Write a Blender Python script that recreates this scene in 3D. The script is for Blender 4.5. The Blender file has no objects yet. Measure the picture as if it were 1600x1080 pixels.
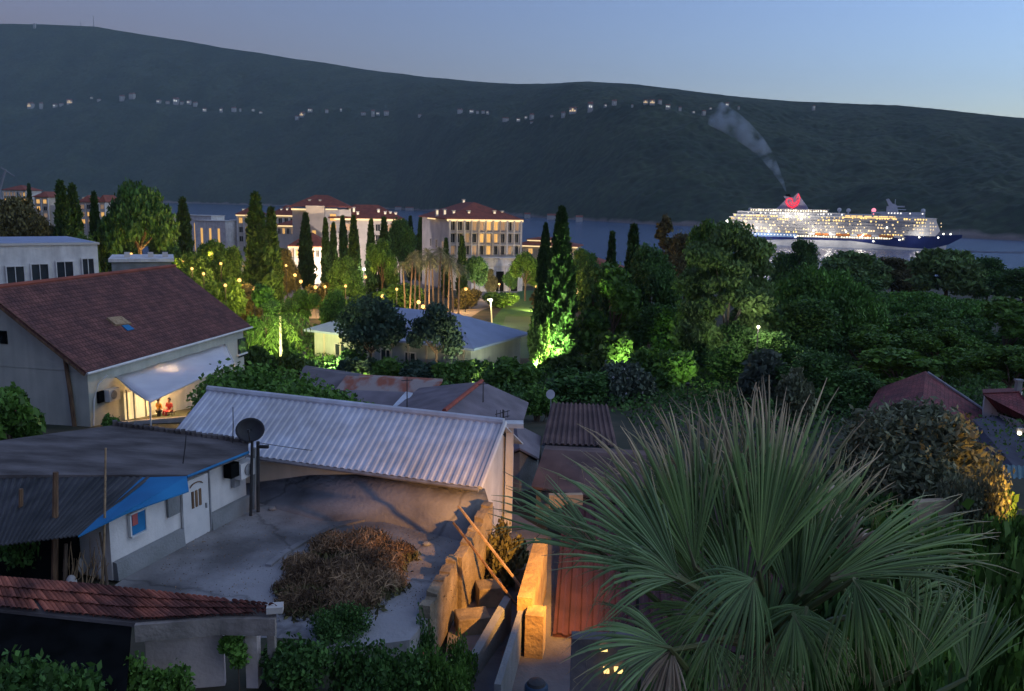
import bpy, math, random
import numpy as np
from mathutils import Vector, Matrix, noise as mnoise
rnd = random.Random(7)
rs = np.random.RandomState(11)
sc = bpy.context.scene
COL = sc.collection
pi = math.pi
EXPO = 5.15            # dusk: the picture is exposed for the afterglow
K = 2 ** -EXPO         # lamps are given in picture units and brought to this exposure
R = math.radians
V = Vector
# ------------------------------------------------------------------ camera
CAMZ = 36.0
FPX = 1300.0
PITCH = math.atan(224 / 1300.0)
ROLL = R(1.2)
F_ = V((0, math.cos(PITCH), -math.sin(PITCH)))
R0, U0 = V((1, 0, 0)), V((0, math.sin(PITCH), math.cos(PITCH)))
RT = R0 * math.cos(ROLL) + U0 * math.sin(ROLL)
UP = -R0 * math.sin(ROLL) + U0 * math.cos(ROLL)
CAM = V((0, 0, CAMZ))
def ray(px, py):
    return F_ + RT * ((px - 800) / FPX) + UP * ((540 - py) / FPX)
def PY(px, py, Y):
    d = ray(px, py)
    return CAM + d * (Y / d.y)
def PZ(px, py, z):
    d = ray(px, py)
    return CAM + d * ((z - CAMZ) / d.z)
cam_d = bpy.data.cameras.new('camera')
cam = bpy.data.objects.new('camera', cam_d)
COL.objects.link(cam)
cam_d.sensor_width = 36
cam_d.lens = 36 * FPX / 1600
cam_d.clip_start = 0.1
cam_d.clip_end = 40000
m = Matrix((RT, UP, -F_)).transposed().to_4x4()
m.translation = CAM
cam.matrix_world = m
sc.camera = cam
# ------------------------------------------------------------------ ground height
GP = [(-40, 30), (0, 28.6), (10, 27), (16, 25.4), (20, 25.1), (33, 25.0), (41, 23), (50, 22), (75, 18.6), (100, 16), (155, 14), (230, 12.3),
      (330, 6), (400, 1.6), (440, -3), (600, -12)]
GP2 = [(-40, 30), (0, 26.2), (8, 24.4), (14, 23.6), (30, 23.4), (41, 22.8), (50, 22)]
def gz(x, y):
    a_ = gz0(y, GP)
    if y > 50 or x < -5:
        return a_
    b_ = min(a_, gz0(y, GP2))
    t = min(1, (x + 5) / 2.0)
    return a_ + (b_ - a_) * t
def gz0(y, GP):
    for (a, za), (b, zb) in zip(GP, GP[1:]):
        if y <= b:
            t = max(0, (y - a) / (b - a))
            return za + (zb - za) * t
    return GP[-1][1]
# ------------------------------------------------------------------ materials
def _n(nt, typ, **kw):
    n = nt.nodes.new(typ)
    for k, v in kw.items():
        setattr(n, k, v)
    return n
def mat(name, col, rough=0.8, col2=None, scale=2.0, detail=5, bump=0.0, bscale=None, bdist=0.05, metal=0.0, spec=0.3, island=0.0,
        emit=None, estr=0.0, stretch=(1, 1, 1), contrast=(0.35, 0.65), attr=None, acol=None, trans=0.0, cracks=0.0, streak=0.0):
    """procedural surface: two colours mixed by noise, optional per-leaf variation, optional bump"""
    mt = bpy.data.materials.new(name)
    mt.use_nodes = True
    nt = mt.node_tree
    b = nt.nodes['Principled BSDF']
    b.inputs['Roughness'].default_value = rough
    b.inputs['Metallic'].default_value = metal
    b.inputs['Specular IOR Level'].default_value = spec
    L = nt.links.new
    tc = _n(nt, 'ShaderNodeTexCoord')
    mp = _n(nt, 'ShaderNodeMapping')
    mp.inputs['Scale'].default_value = stretch
    L(tc.outputs['Object'], mp.inputs[0])
    if col2 is None:
        col2 = tuple(c * 0.72 for c in col)
    nz = _n(nt, 'ShaderNodeTexNoise')
    nz.inputs['Scale'].default_value = scale
    nz.inputs['Detail'].default_value = detail
    L(mp.outputs[0], nz.inputs['Vector'])
    rp = _n(nt, 'ShaderNodeValToRGB')
    rp.color_ramp.elements[0].position = contrast[0]
    rp.color_ramp.elements[1].position = contrast[1]
    rp.color_ramp.elements[0].color = (*col2, 1)
    rp.color_ramp.elements[1].color = (*col, 1)
    L(nz.outputs['Fac'], rp.inputs[0])
    out = rp.outputs[0]
    if attr:
        at = _n(nt, 'ShaderNodeAttribute', attribute_name=attr)
        mx = _n(nt, 'ShaderNodeMix', data_type='RGBA')
        mx.inputs['B'].default_value = (*acol, 1)
        L(out, mx.inputs['A'])
        L(at.outputs['Fac'], mx.inputs['Factor'])
        out = mx.outputs['Result']
    if cracks:
        vo = _n(nt, 'ShaderNodeTexVoronoi', feature='DISTANCE_TO_EDGE')
        vo.inputs['Scale'].default_value = cracks
        wn = _n(nt, 'ShaderNodeTexNoise')
        wn.inputs['Scale'].default_value = 1.3
        wn.inputs['Detail'].default_value = 4
        L(tc.outputs['Object'], wn.inputs['Vector'])
        va = _n(nt, 'ShaderNodeVectorMath', operation='ADD')
        L(tc.outputs['Object'], va.inputs[0])
        L(wn.outputs['Color'], va.inputs[1])
        L(va.outputs[0], vo.inputs['Vector'])
        mc = _n(nt, 'ShaderNodeMapRange')
        mc.inputs['From Max'].default_value = 0.022
        mc.inputs['To Min'].default_value = 0.6
        L(vo.outputs['Distance'], mc.inputs['Value'])
        mm = _n(nt, 'ShaderNodeVectorMath', operation='SCALE')
        L(out, mm.inputs[0])
        L(mc.outputs[0], mm.inputs['Scale'])
        out = mm.outputs[0]
    if streak:
        m2_ = _n(nt, 'ShaderNodeMapping')
        m2_.inputs['Scale'].default_value = (2.2, 2.2, 0.22)
        L(tc.outputs['Object'], m2_.inputs[0])
        n3 = _n(nt, 'ShaderNodeTexNoise')
        n3.inputs['Scale'].default_value = 1.0
        n3.inputs['Detail'].default_value = 7
        L(m2_.outputs[0], n3.inputs['Vector'])
        ms_ = _n(nt, 'ShaderNodeMapRange')
        ms_.inputs['From Min'].default_value = 0.38
        ms_.inputs['From Max'].default_value = 0.58
        ms_.inputs['To Min'].default_value = 1 - streak
        L(n3.outputs['Fac'], ms_.inputs['Value'])
        mm = _n(nt, 'ShaderNodeVectorMath', operation='SCALE')
        L(out, mm.inputs[0])
        L(ms_.outputs[0], mm.inputs['Scale'])
        out = mm.outputs[0]
    if island:
        ge = _n(nt, 'ShaderNodeNewGeometry')
        hs = _n(nt, 'ShaderNodeHueSaturation')
        ma = _n(nt, 'ShaderNodeMapRange')
        ma.inputs['To Min'].default_value = 1 - island
        ma.inputs['To Max'].default_value = 1 + island
        L(ge.outputs['Random Per Island'], ma.inputs['Value'])
        L(ma.outputs['Result'], hs.inputs['Value'])
        L(out, hs.inputs['Color'])
        out = hs.outputs[0]
    L(out, b.inputs['Base Color'])
    if bump:
        n2 = _n(nt, 'ShaderNodeTexNoise')
        n2.inputs['Scale'].default_value = bscale or scale * 4
        n2.inputs['Detail'].default_value = 6
        L(mp.outputs[0], n2.inputs['Vector'])
        bp = _n(nt, 'ShaderNodeBump')
        bp.inputs['Strength'].default_value = bump
        bp.inputs['Distance'].default_value = bdist
        L(n2.outputs['Fac'], bp.inputs['Height'])
        L(bp.outputs[0], b.inputs['Normal'])
    if emit:
        b.inputs['Emission Color'].default_value = (*emit, 1)
        b.inputs['Emission Strength'].default_value = estr * K
    if trans:
        b.inputs['Subsurface Weight'].default_value = 0
        tr = _n(nt, 'ShaderNodeBsdfTranslucent')
        ms = _n(nt, 'ShaderNodeMixShader')
        ms.inputs[0].default_value = trans
        L(out, tr.inputs[0])
        L(b.outputs[0], ms.inputs[1])
        L(tr.outputs[0], ms.inputs[2])
        L(ms.outputs[0], nt.nodes['Material Output'].inputs[0])
    return mt
def tiles(name, col, col2, sx, sy, bump=0.8, rough=0.85, dist=0.05):
    """roof tiles: brick pattern on the UV map (metres) with rounded courses"""
    mt = mat(name, col, rough, col2, scale=0.9)
    nt = mt.node_tree
    L = nt.links.new
    b = nt.nodes['Principled BSDF']
    uv = _n(nt, 'ShaderNodeUVMap')
    br = _n(nt, 'ShaderNodeTexBrick')
    br.inputs['Scale'].default_value = 1
    br.inputs['Brick Width'].default_value = sx
    br.inputs['Row Height'].default_value = sy
    br.inputs['Mortar Size'].default_value = sx * 0.10
    br.inputs['Mortar Smooth'].default_value = 0.6
    br.inputs['Bias'].default_value = 0
    br.inputs['Color1'].default_value = (1.15, 1.15, 1.15, 1)
    br.inputs['Color2'].default_value = (0.75, 0.75, 0.75, 1)
    br.inputs['Mortar'].default_value = (0.55, 0.55, 0.55, 1)
    L(uv.outputs[0], br.inputs['Vector'])
    mx = _n(nt, 'ShaderNodeMix', data_type='RGBA', blend_type='MULTIPLY')
    mx.inputs['Factor'].default_value = 1
    src = b.inputs['Base Color'].links[0].from_socket
    L(src, mx.inputs['A'])
    L(br.outputs['Color'], mx.inputs['B'])
    L(mx.outputs['Result'], b.inputs['Base Color'])
    bp = _n(nt, 'ShaderNodeBump', invert=True)
    bp.inputs['Strength'].default_value = bump
    bp.inputs['Distance'].default_value = dist
    L(br.outputs['Fac'], bp.inputs['Height'])
    L(bp.outputs[0], b.inputs['Normal'])
    return mt
def glow(name, col, s):
    mt = bpy.data.materials.new(name)
    mt.use_nodes = True
    nt = mt.node_tree
    b = nt.nodes['Principled BSDF']
    b.inputs['Base Color'].default_value = (*[min(1, c * 0.6) for c in col], 1)
    b.inputs['Emission Color'].default_value = (*col, 1)
    b.inputs['Emission Strength'].default_value = s * K
    b.inputs['Roughness'].default_value = 0.5
    return mt
# ------------------------------------------------------------------ mesh builder
class MB:
    def __init__(s):
        s.v, s.f, s.uv, s.at = [], [], [], []
    def add(s, vs, fs, uvs=None):
        o = len(s.v)
        s.v += [tuple(p) for p in vs]
        s.f += [tuple(i + o for i in f) for f in fs]
        if uvs:
            s.uv += uvs
        return s
    def hexa(s, p):       # bottom 4 (ccw), top 4
        return s.add(p, [(3, 2, 1, 0), (4, 5, 6, 7), (0, 1, 5, 4), (1, 2, 6, 5), (2, 3, 7, 6), (3, 0, 4, 7)])
    def box(s, c, d, rz=0, rx=0):
        M = Matrix.Translation(V(c)) @ Matrix.Rotation(rz, 4, 'Z') @ Matrix.Rotation(rx, 4, 'X')
        x, y, z = d[0] / 2, d[1] / 2, d[2] / 2
        return s.hexa([M @ V(q) for q in ((-x, -y, -z), (x, -y, -z), (x, y, -z), (-x, y, -z), (-x, -y, z), (x, -y, z), (x, y, z), (-x, y, z))])
    def slab(s, p, n, t):    # quad p thickened by t along -n
        n = V(n)
        return s.hexa([V(q) - n * t for q in p] + [V(q) for q in p])
    def prism(s, poly, ext):
        n = len(poly)
        ext = V(ext)
        vs = [V(p) for p in poly] + [V(p) + ext for p in poly]
        return s.add(vs, [tuple(range(n - 1, -1, -1)), tuple(range(n, 2 * n))] + [(i, (i + 1) % n, (i + 1) % n + n, i + n) for i in range(n)])
    def sweep(s, path, rad, n=8, cap=True):
        path = [V(p) for p in path]
        if not hasattr(rad, '__len__'):
            rad = [rad] * len(path)
        o = len(s.v)
        k = len(path)
        for i, p in enumerate(path):
            d = (path[min(i + 1, k - 1)] - path[max(i - 1, 0)]).normalized()
            a = d.cross(V((0, 0, 1)) if abs(d.z) < 0.95 else V((1, 0, 0))).normalized()
            b = d.cross(a)
            for j in range(n):
                t = 2 * pi * j / n
                s.v.append(tuple(p + (a * math.cos(t) + b * math.sin(t)) * rad[i]))
        for i in range(k - 1):
            for j in range(n):
                s.f.append((o + i * n + j, o + i * n + (j + 1) % n, o + (i + 1) * n + (j + 1) % n, o + (i + 1) * n + j))
        if cap:
            s.f.append(tuple(o + j for j in range(n - 1, -1, -1)))
            s.f.append(tuple(o + (k - 1) * n + j for j in range(n)))
        return s
    def tube(s, a, b, r0, r1=None, n=8):
        return s.sweep([a, b], [r0, r0 if r1 is None else r1], n)
    def ball(s, c, r, n=8, sq=(1, 1, 1)):
        o = len(s.v)
        c = V(c)
        s.v.append(tuple(c + V((0, 0, -r * sq[2]))))
        for i in range(1, n):
            ph = -pi / 2 + pi * i / n
            for j in range(2 * n):
                t = pi * j / n
                s.v.append(tuple(c + V((math.cos(ph) * math.cos(t) * r * sq[0], math.cos(ph) * math.sin(t) * r * sq[1], math.sin(ph) * r * sq[2]))))
        s.v.append(tuple(c + V((0, 0, r * sq[2]))))
        w = 2 * n
        for j in range(w):
            s.f.append((o, o + 1 + (j + 1) % w, o + 1 + j))
            s.f.append((len(s.v) - 1, o + 1 + (n - 2) * w + j, o + 1 + (n - 2) * w + (j + 1) % w))
        for i in range(n - 2):
            for j in range(w):
                s.f.append((o + 1 + i * w + j, o + 1 + i * w + (j + 1) % w, o + 1 + (i + 1) * w + (j + 1) % w, o + 1 + (i + 1) * w + j))
        return s
    def build(s, name, m, parent=None, smooth=False, loc=None):
        me = bpy.data.meshes.new(name)
        vs = s.v
        if parent is not None:
            pm = parent_world(parent)
            vs = [tuple(V(p) - pm) for p in s.v]
        elif loc is not None:
            vs = [tuple(V(p) - V(loc)) for p in s.v]
        me.from_pydata(vs, [], s.f)
        me.materials.append(m)
        if smooth:
            me.polygons.foreach_set('use_smooth', [True] * len(me.polygons))
        me.update()
        o = bpy.data.objects.new(name, me)
        COL.objects.link(o)
        if parent is not None:
            o.parent = parent
        elif loc is not None:
            o.location = loc
        return o
LOCAL = set()          # things whose parts are modelled in their own frame
def parent_world(p):
    r = V((0, 0, 0))
    q = p
    while q is not None:
        if q.name in LOCAL:
            return r
        q = q.parent
    while p is not None:
        r += p.location
        p = p.parent
    return r
def boxuv(o):
    """UV in metres laid along each face (u horizontal, v up the slope)"""
    me = o.data
    uv = me.uv_layers.new(name='UVMap')
    for p in me.polygons:
        n = p.normal
        u = V((0, 0, 1)).cross(n)
        if u.length < 1e-3:
            u = V((1, 0, 0))
        u.normalize()
        w = n.cross(u)
        for li in p.loop_indices:
            c = me.vertices[me.loops[li].vertex_index].co
            uv.data[li].uv = (c.dot(u), c.dot(w))
    return o
def bevel(o, w=0.02, seg=2):
    md = o.modifiers.new('bevel', 'BEVEL')
    md.width = w
    md.segments = seg
    md.limit_method = 'ANGLE'
    return o
def tag(o, label, cat, group=None, kind=None):
    o['label'] = label
    if cat:
        o['category'] = cat
    if group:
        o['group'] = group
    if kind:
        o['kind'] = kind
    return o
def structure(o):
    o['kind'] = 'structure'
    return o
def thing(name, loc, label, cat, group=None):
    o = bpy.data.objects.new(name, None)
    o.location = loc
    o.empty_display_size = 0.3
    COL.objects.link(o)
    return tag(o, label, cat, group)
KIDS = {}
def copy_tree(o, parent=None):
    c = o.copy()
    COL.objects.link(c)
    c.parent = parent
    for ch in o.children:
        copy_tree(ch, c)
    return c
# ------------------------------------------------------------------ foliage
def leaf_mesh(name, pts, sizes, mt, up=None, aspect=1.6, attr=None):
    """one small bent leaf clump (two triangles + two) per point, random orientation (or around up)"""
    n = len(pts)
    pts = np.asarray(pts, np.float32)
    sizes = np.broadcast_to(np.asarray(sizes, np.float32), (n,))[:, None]
    a = rs.normal(size=(n, 3)).astype(np.float32)
    if up is not None:
        a = a * 0.45 + np.asarray(up, np.float32)
    a /= np.linalg.norm(a, axis=1, keepdims=True) + 1e-6
    b = np.cross(a, rs.normal(size=(n, 3)))
    b /= np.linalg.norm(b, axis=1, keepdims=True) + 1e-6
    c = np.cross(a, b)
    h = sizes * aspect * 0.5
    w = sizes * 0.5
    v = np.empty((n, 4, 3), np.float32)
    v[:, 0] = pts - a * h
    v[:, 1] = pts + b * w + c * w * 0.25
    v[:, 2] = pts + a * h
    v[:, 3] = pts - b * w + c * w * 0.25
    me = bpy.data.meshes.new(name)
    me.vertices.add(n * 4)
    me.vertices.foreach_set('co', v.reshape(-1))
    me.loops.add(n * 4)
    me.loops.foreach_set('vertex_index', np.arange(n * 4, dtype=np.int32))
    me.polygons.add(n)
    me.polygons.foreach_set('loop_start', np.arange(0, n * 4, 4, dtype=np.int32))
    me.polygons.foreach_set('loop_total', np.full(n, 4, np.int32))
    me.materials.append(mt)
    me.update(calc_edges=True)
    me.validate()
    return me
def clump_pts(clumps, n):
    """points spread through ellipsoidal clumps, denser near their outsides"""
    vol = np.array([c[1][0] * c[1][1] * c[1][2] for c in clumps]) ** 0.75
    idx = rs.choice(len(clumps), n, p=vol / vol.sum())
    d = rs.normal(size=(n, 3))
    d /= np.linalg.norm(d, axis=1, keepdims=True)
    r = (rs.rand(n, 1) ** 0.45) * (1 + 0.12 * rs.normal(size=(n, 1)))
    cs = np.array([c[0] for c in clumps])[idx]
    rr = np.array([c[1] for c in clumps])[idx]
    return cs + d * r * rr
def part_obj(name, me, parent):
    o = bpy.data.objects.new(name, me)
    COL.objects.link(o)
    o.parent = parent
    return o
# ------------------------------------------------------------------ world / sun / air
w = bpy.data.worlds.new('World')
sc.world = w
w.use_nodes = True
nt = w.node_tree
bg = nt.nodes['Background']
sky = nt.nodes.new('ShaderNodeTexSky')
sky.sky_type = 'NISHITA'
sky.sun_disc = False
SUN_EL, SUN_ROT = R(-2.6), R(76)
sky.sun_elevation = SUN_EL
sky.sun_rotation = SUN_ROT
sky.altitude = 50
sky.air_density = 1.0
sky.dust_density = 0.9
sky.ozone_density = 2.3
hs = nt.nodes.new('ShaderNodeHueSaturation')
hs.inputs['Saturation'].default_value = 0.98
nt.links.new(sky.outputs[0], hs.inputs['Color'])
tint = nt.nodes.new('ShaderNodeMix')
tint.data_type = 'RGBA'
tint.blend_type = 'MULTIPLY'
tint.inputs['Factor'].default_value = 1
tint.inputs['B'].default_value = (0.99, 1.1, 1.04, 1)
nt.links.new(hs.outputs[0], tint.inputs['A'])
nt.links.new(tint.outputs['Result'], bg.inputs[0])
bg.inputs[1].default_value = 0.15
sd = bpy.data.lights.new('sun', 'SUN')
sun = bpy.data.objects.new('sun', sd)
COL.objects.link(sun)
sd.energy = 0.62 * K
sd.angle = R(80)
sd.color = (0.96, 1.0, 0.93)
sun.rotation_euler = (R(52), 0, pi - SUN_ROT - R(22))   # broad fill added to lift the foreground, well above the afterglow
vs_ = sc.view_settings
vs_.view_transform = 'Standard'
vs_.look = 'None'
vs_.gamma = 1
vs_.exposure = EXPO
cy = sc.cycles
cy.max_bounces = 5
cy.diffuse_bounces = 2
cy.glossy_bounces = 3
cy.transmission_bounces = 3
cy.transparent_max_bounces = 6
cy.volume_bounces = 0
cy.sample_clamp_indirect = 4
cy.use_denoising = True
# ------------------------------------------------------------------ shared materials
M = {}
M['soil'] = mat('soil', (0.075, 0.066, 0.045), 0.95, (0.03, 0.04, 0.022), 0.35, 8, 0.6, 3)
M['grass'] = mat('grass', (0.06, 0.10, 0.03), 0.9, (0.03, 0.06, 0.02), 3, 6, 0.4, 20)
M['lawn'] = mat('lawn', (0.06, 0.16, 0.04), 0.95, (0.045, 0.12, 0.03), 0.6, 5, 0.3, 12)
M['court'] = mat('court', (0.10, 0.17, 0.08), 0.95, (0.08, 0.14, 0.065), 0.2, 3, 0.1, 20)
M['paving'] = mat('paving', (0.34, 0.29, 0.24), 0.8, (0.24, 0.21, 0.18), 0.4, 5, 0.2, 6)
M['concrete'] = mat('concrete', (0.33, 0.325, 0.33), 0.9, (0.13, 0.125, 0.125), 0.42, 9, 0.5, 7, contrast=(0.36, 0.62), cracks=.2)
M['block'] = mat('block', (0.33, 0.27, 0.19), 0.95, (0.16, 0.13, 0.09), 1.6, 8, 0.9, 9)
M['render_grey'] = mat('render_grey', (0.27, 0.28, 0.29), 0.9, (0.19, 0.2, 0.2), 1.2, 8, 0.5, 12)
M['white_wall'] = mat('white_wall', (0.76, 0.74, 0.72), 0.85, (0.6, 0.58, 0.57), 0.9, 8, 0.15, 15, streak=.14)
M['cream_wall'] = mat('cream_wall', (0.5, 0.5, 0.43), 0.9, (0.4, 0.41, 0.36), 0.5, 7, 0.2, 10, streak=.1)
M['stone_white'] = mat('stone_white', (0.62, 0.58, 0.53), 0.8, (0.5, 0.47, 0.43), 0.3, 6)
M['beige_wall'] = mat('beige_wall', (0.55, 0.47, 0.37), 0.85, (0.45, 0.38, 0.3), 0.3, 6)
M['red_tile'] = tiles('red_tile', (0.19, 0.08, 0.068), (0.11, 0.05, 0.048), 0.28, 0.36, 0.9, dist=0.06)
M['terracotta'] = tiles('terracotta', (0.42, 0.12, 0.06), (0.16, 0.06, 0.05), 0.2, 0.34, 1.0, dist=0.07)
M['far_tile'] = mat('far_tile', (0.30, 0.09, 0.06), 0.85, (0.2, 0.065, 0.05), 0.8, 6)
M['plum_tile'] = tiles('plum_tile', (0.24, 0.06, 0.065), (0.13, 0.04, 0.045), 0.24, 0.3, 0.8)
M['grey_roof'] = mat('grey_roof', (0.18, 0.165, 0.18), 0.8, (0.11, 0.10, 0.11), 0.6, 8, 0.4, 6)
M['felt'] = mat('felt', (0.17, 0.155, 0.155), 0.95, (0.07, 0.062, 0.06), 0.9, 9, 0.8, 5, stretch=(0.6, 1.8, 1))
M['white_metal'] = mat('white_metal', (0.68, 0.73, 0.82), 0.45, (0.55, 0.56, 0.59), 0.7, 8, 0.1, 5, streak=.14)
M['blue_roof'] = mat('blue_roof', (0.34, 0.40, 0.55), 0.6, (0.28, 0.33, 0.46), 0.4, 5)
M['rust'] = mat('rust', (0.30, 0.10, 0.06), 0.85, (0.33, 0.27, 0.25), 0.9, 8, 0.3, 5, contrast=(0.44, 0.56), stretch=(1, 0.35, 1))
M['blue_sheet'] = mat('blue_sheet', (0.02, 0.2, 0.44), 0.6, (0.015, 0.14, 0.33), 0.7, 6)
M['dark_metal'] = mat('dark_metal', (0.05, 0.05, 0.055), 0.55, (0.03, 0.03, 0.03), 3)
M['grey_metal'] = mat('grey_metal', (0.3, 0.31, 0.33), 0.5, (0.2, 0.2, 0.21), 3)
M['wood'] = mat('wood', (0.23, 0.14, 0.08), 0.9, (0.10, 0.06, 0.04), 6, 6, 0.5, 12, stretch=(1, 1, 0.15))
M['pale_wood'] = mat('pale_wood', (0.42, 0.30, 0.18), 0.9, (0.25, 0.17, 0.1), 5, 6, 0.4, 12)
M['glass'] = mat('glass', (0.035, 0.045, 0.055), 0.12, (0.025, 0.03, 0.035), 1, spec=0.6)
M['black'] = mat('black', (0.010, 0.011, 0.012), 0.95, (0.005, 0.006, 0.006), 2, spec=0.0)
M['white_plastic'] = mat('white_plastic', (0.7, 0.69, 0.68), 0.5, (0.6, 0.6, 0.6), 2)
M['bark'] = mat('bark', (0.17, 0.125, 0.09), 0.95, (0.09, 0.065, 0.05), 3, 8, 0.8, 8, stretch=(1, 1, 0.25))
M['pale_bark'] = mat('pale_bark', (0.40, 0.35, 0.29), 0.95, (0.24, 0.2, 0.17), 2, 8, 0.5, 8, stretch=(1, 1, 0.4))
M['leaf_dark'] = mat('leaf_dark', (0.079,0.182,0.036), 0.7, (0.043,0.107,0.027), 0.5, 4, island=0.55, trans=0.15)
M['leaf_cyp'] = mat('leaf_cyp', (0.040,0.095,0.020), 0.75, (0.022,0.055,0.015), 0.7, 4, island=0.5, trans=0.15)
M['leaf_green'] = mat('leaf_green', (0.117,0.249,0.039), 0.65, (0.069,0.152,0.028), 0.45, 4, island=0.5, trans=0.2)
M['leaf_fresh'] = mat('leaf_fresh', (0.10, 0.17, 0.035), 0.6, (0.06, 0.11, 0.025), 0.45, 4, island=0.45, trans=0.25)
M['leaf_euca'] = mat('leaf_euca', (0.162,0.274,0.077), 0.65, (0.099,0.170,0.051), 0.4, 4, island=0.5, trans=0.15)
M['leaf_olive'] = mat('leaf_olive', (0.206,0.225,0.126), 0.65, (0.117,0.144,0.081), 0.5, 4, island=0.5, trans=0.1)
M['leaf_grey'] = mat('leaf_grey', (0.12, 0.165, 0.10), 0.7, (0.06, 0.08, 0.06), 0.5, 4, island=0.4)
M['leaf_brown'] = mat('leaf_brown', (0.14, 0.13, 0.05), 0.8, (0.09, 0.085, 0.035), 0.5, 4, island=0.5)
M['leaf_pine'] = mat('leaf_pine', (0.105,0.251,0.042), 0.75, (0.063,0.148,0.032), 0.5, 4, island=0.5, trans=0.15)
M['leaf_blue'] = mat('leaf_blue', (0.060,0.111,0.068), 0.7, (0.034,0.072,0.051), 0.6, 4, island=0.5, trans=0.15)
M['dry'] = mat('dry', (0.36, 0.24, 0.14), 0.95, (0.10, 0.065, 0.04), 0.7, 5, island=0.5)
M['flower'] = mat('flower', (0.7, 0.68, 0.66), 0.7, (0.6, 0.58, 0.56), 2)
M['pink_flower'] = mat('pink_flower', (0.5, 0.13, 0.12), 0.7, (0.4, 0.1, 0.1), 2)
WARM = (1.0, 0.62, 0.22)
M['lamp_warm'] = glow('lamp_warm', (1.0, 0.52, 0.14), 2.4)
M['lamp_white'] = glow('lamp_white', (1.0, 0.88, 0.62), 7)
M['strip_warm'] = glow('strip_warm', (1.0, 0.72, 0.36), 1.15)
M['win_warm'] = glow('win_warm', (1.0, 0.55, 0.16), 0.75)
M['win_dim'] = glow('win_dim', (0.8, 0.5, 0.28), 0.22)
# ------------------------------------------------------------------ ground sheet
xs = np.concatenate([np.arange(-900, -60, 40), np.arange(-60, 60, 1.0), np.arange(60, 901, 40)])
ys = sorted(set(list(np.arange(-40, 60, 4.0)) + [g[0] for g in GP] + [g[0] for g in GP2] + list(range(60, 600, 20))))
b = MB()
nx = len(xs)
for y in ys:
    for x in xs:
        b.v.append((float(x), float(y), gz(x, y)))
for j in range(len(ys) - 1):
    for i in range(nx - 1):
        b.f.append((j * nx + i, j * nx + i + 1, (j + 1) * nx + i + 1, (j + 1) * nx + i))
structure(b.build('ground', M['soil'], smooth=True))
def sheet(name, rows, mt, off):
    """rows: (y, x_left, x_right) laid on the ground"""
    b = MB()
    rr = []
    for (a, la, ra), (c, lc, rc) in zip(rows, rows[1:]):
        for y in sorted([a] + [g[0] for g in GP if a < g[0] < c] + list(np.arange(math.ceil(a / 5) * 5 + 5, c, 5.0))):
            t = (y - a) / (c - a)
            rr.append((y, la + (lc - la) * t, ra + (rc - ra) * t))
    rr.append(rows[-1])
    for y, l, r in rr:
        b.v += [(l, y, gz(l, y) + off), (r, y, gz(r, y) + off)]
    for i in range(len(rr) - 1):
        b.f.append((2 * i, 2 * i + 1, 2 * i + 3, 2 * i + 2))
    return structure(b.build(name, mt))
def gp(px, py):
    """ground point seen at a pixel"""
    z = 20.0
    for _ in range(40):
        p = PZ(px, py, z)
        z = 0.5 * z + 0.5 * gz(p.x, p.y)
    return PZ(px, py, z)
# resort drive, lawn and court (rows run away from the viewer)
def rows(*q):
    out = []
    for (py, l, r) in q:
        a, c = gp(l, py), gp(r, py)
        y = (a.y + c.y) / 2
        out.append((y, a.x, c.x))
    return out
sheet('lawn', rows((556, 740, 840), (500, 770, 850), (470, 795, 860), (455, 800, 930)), M['lawn'], 0.01)
sheet('court', rows((560, 790, 850), (530, 778, 845), (495, 790, 850)), M['court'], 0.02)
sheet('drive', rows((496, 690, 735), (485, 708, 752), (472, 735, 790), (462, 752, 800), (452, 755, 815)), M['paving'], 0.03)
sheet('path', rows((497, 380, 520), (478, 420, 560), (462, 340, 640), (445, 330, 700), (436, 330, 700)), M['paving'], 0.02)
# ------------------------------------------------------------------ sea
b = MB()
b.add([(-14000, 300, 0), (14000, 300, 0), (14000, 16000, 0), (-14000, 16000, 0)], [(0, 1, 2, 3)])
sm = bpy.data.materials.new('sea_water')
sm.use_nodes = True
nt = sm.node_tree
bs = nt.nodes['Principled BSDF']
bs.inputs['Base Color'].default_value = (0.045, 0.085, 0.19, 1)
bs.inputs['Roughness'].default_value = 0.16
bs.inputs['IOR'].default_value = 1.333
tc = nt.nodes.new('ShaderNodeTexCoord')
mp = nt.nodes.new('ShaderNodeMapping')
mp.inputs['Scale'].default_value = (0.045, 0.10, 0.1)
n1 = nt.nodes.new('ShaderNodeTexNoise')
n1.inputs['Scale'].default_value = 1.0
n1.inputs['Detail'].default_value = 7
n1.inputs['Roughness'].default_value = 0.65
bp = nt.nodes.new('ShaderNodeBump')
bp.inputs['Strength'].default_value = 1.0
bp.inputs['Distance'].default_value = 2.6
nt.links.new(tc.outputs['Object'], mp.inputs[0])
nt.links.new(mp.outputs[0], n1.inputs['Vector'])
nt.links.new(n1.outputs['Fac'], bp.inputs['Height'])
nt.links.new(bp.outputs[0], bs.inputs['Normal'])
structure(b.build('sea', sm))
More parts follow.
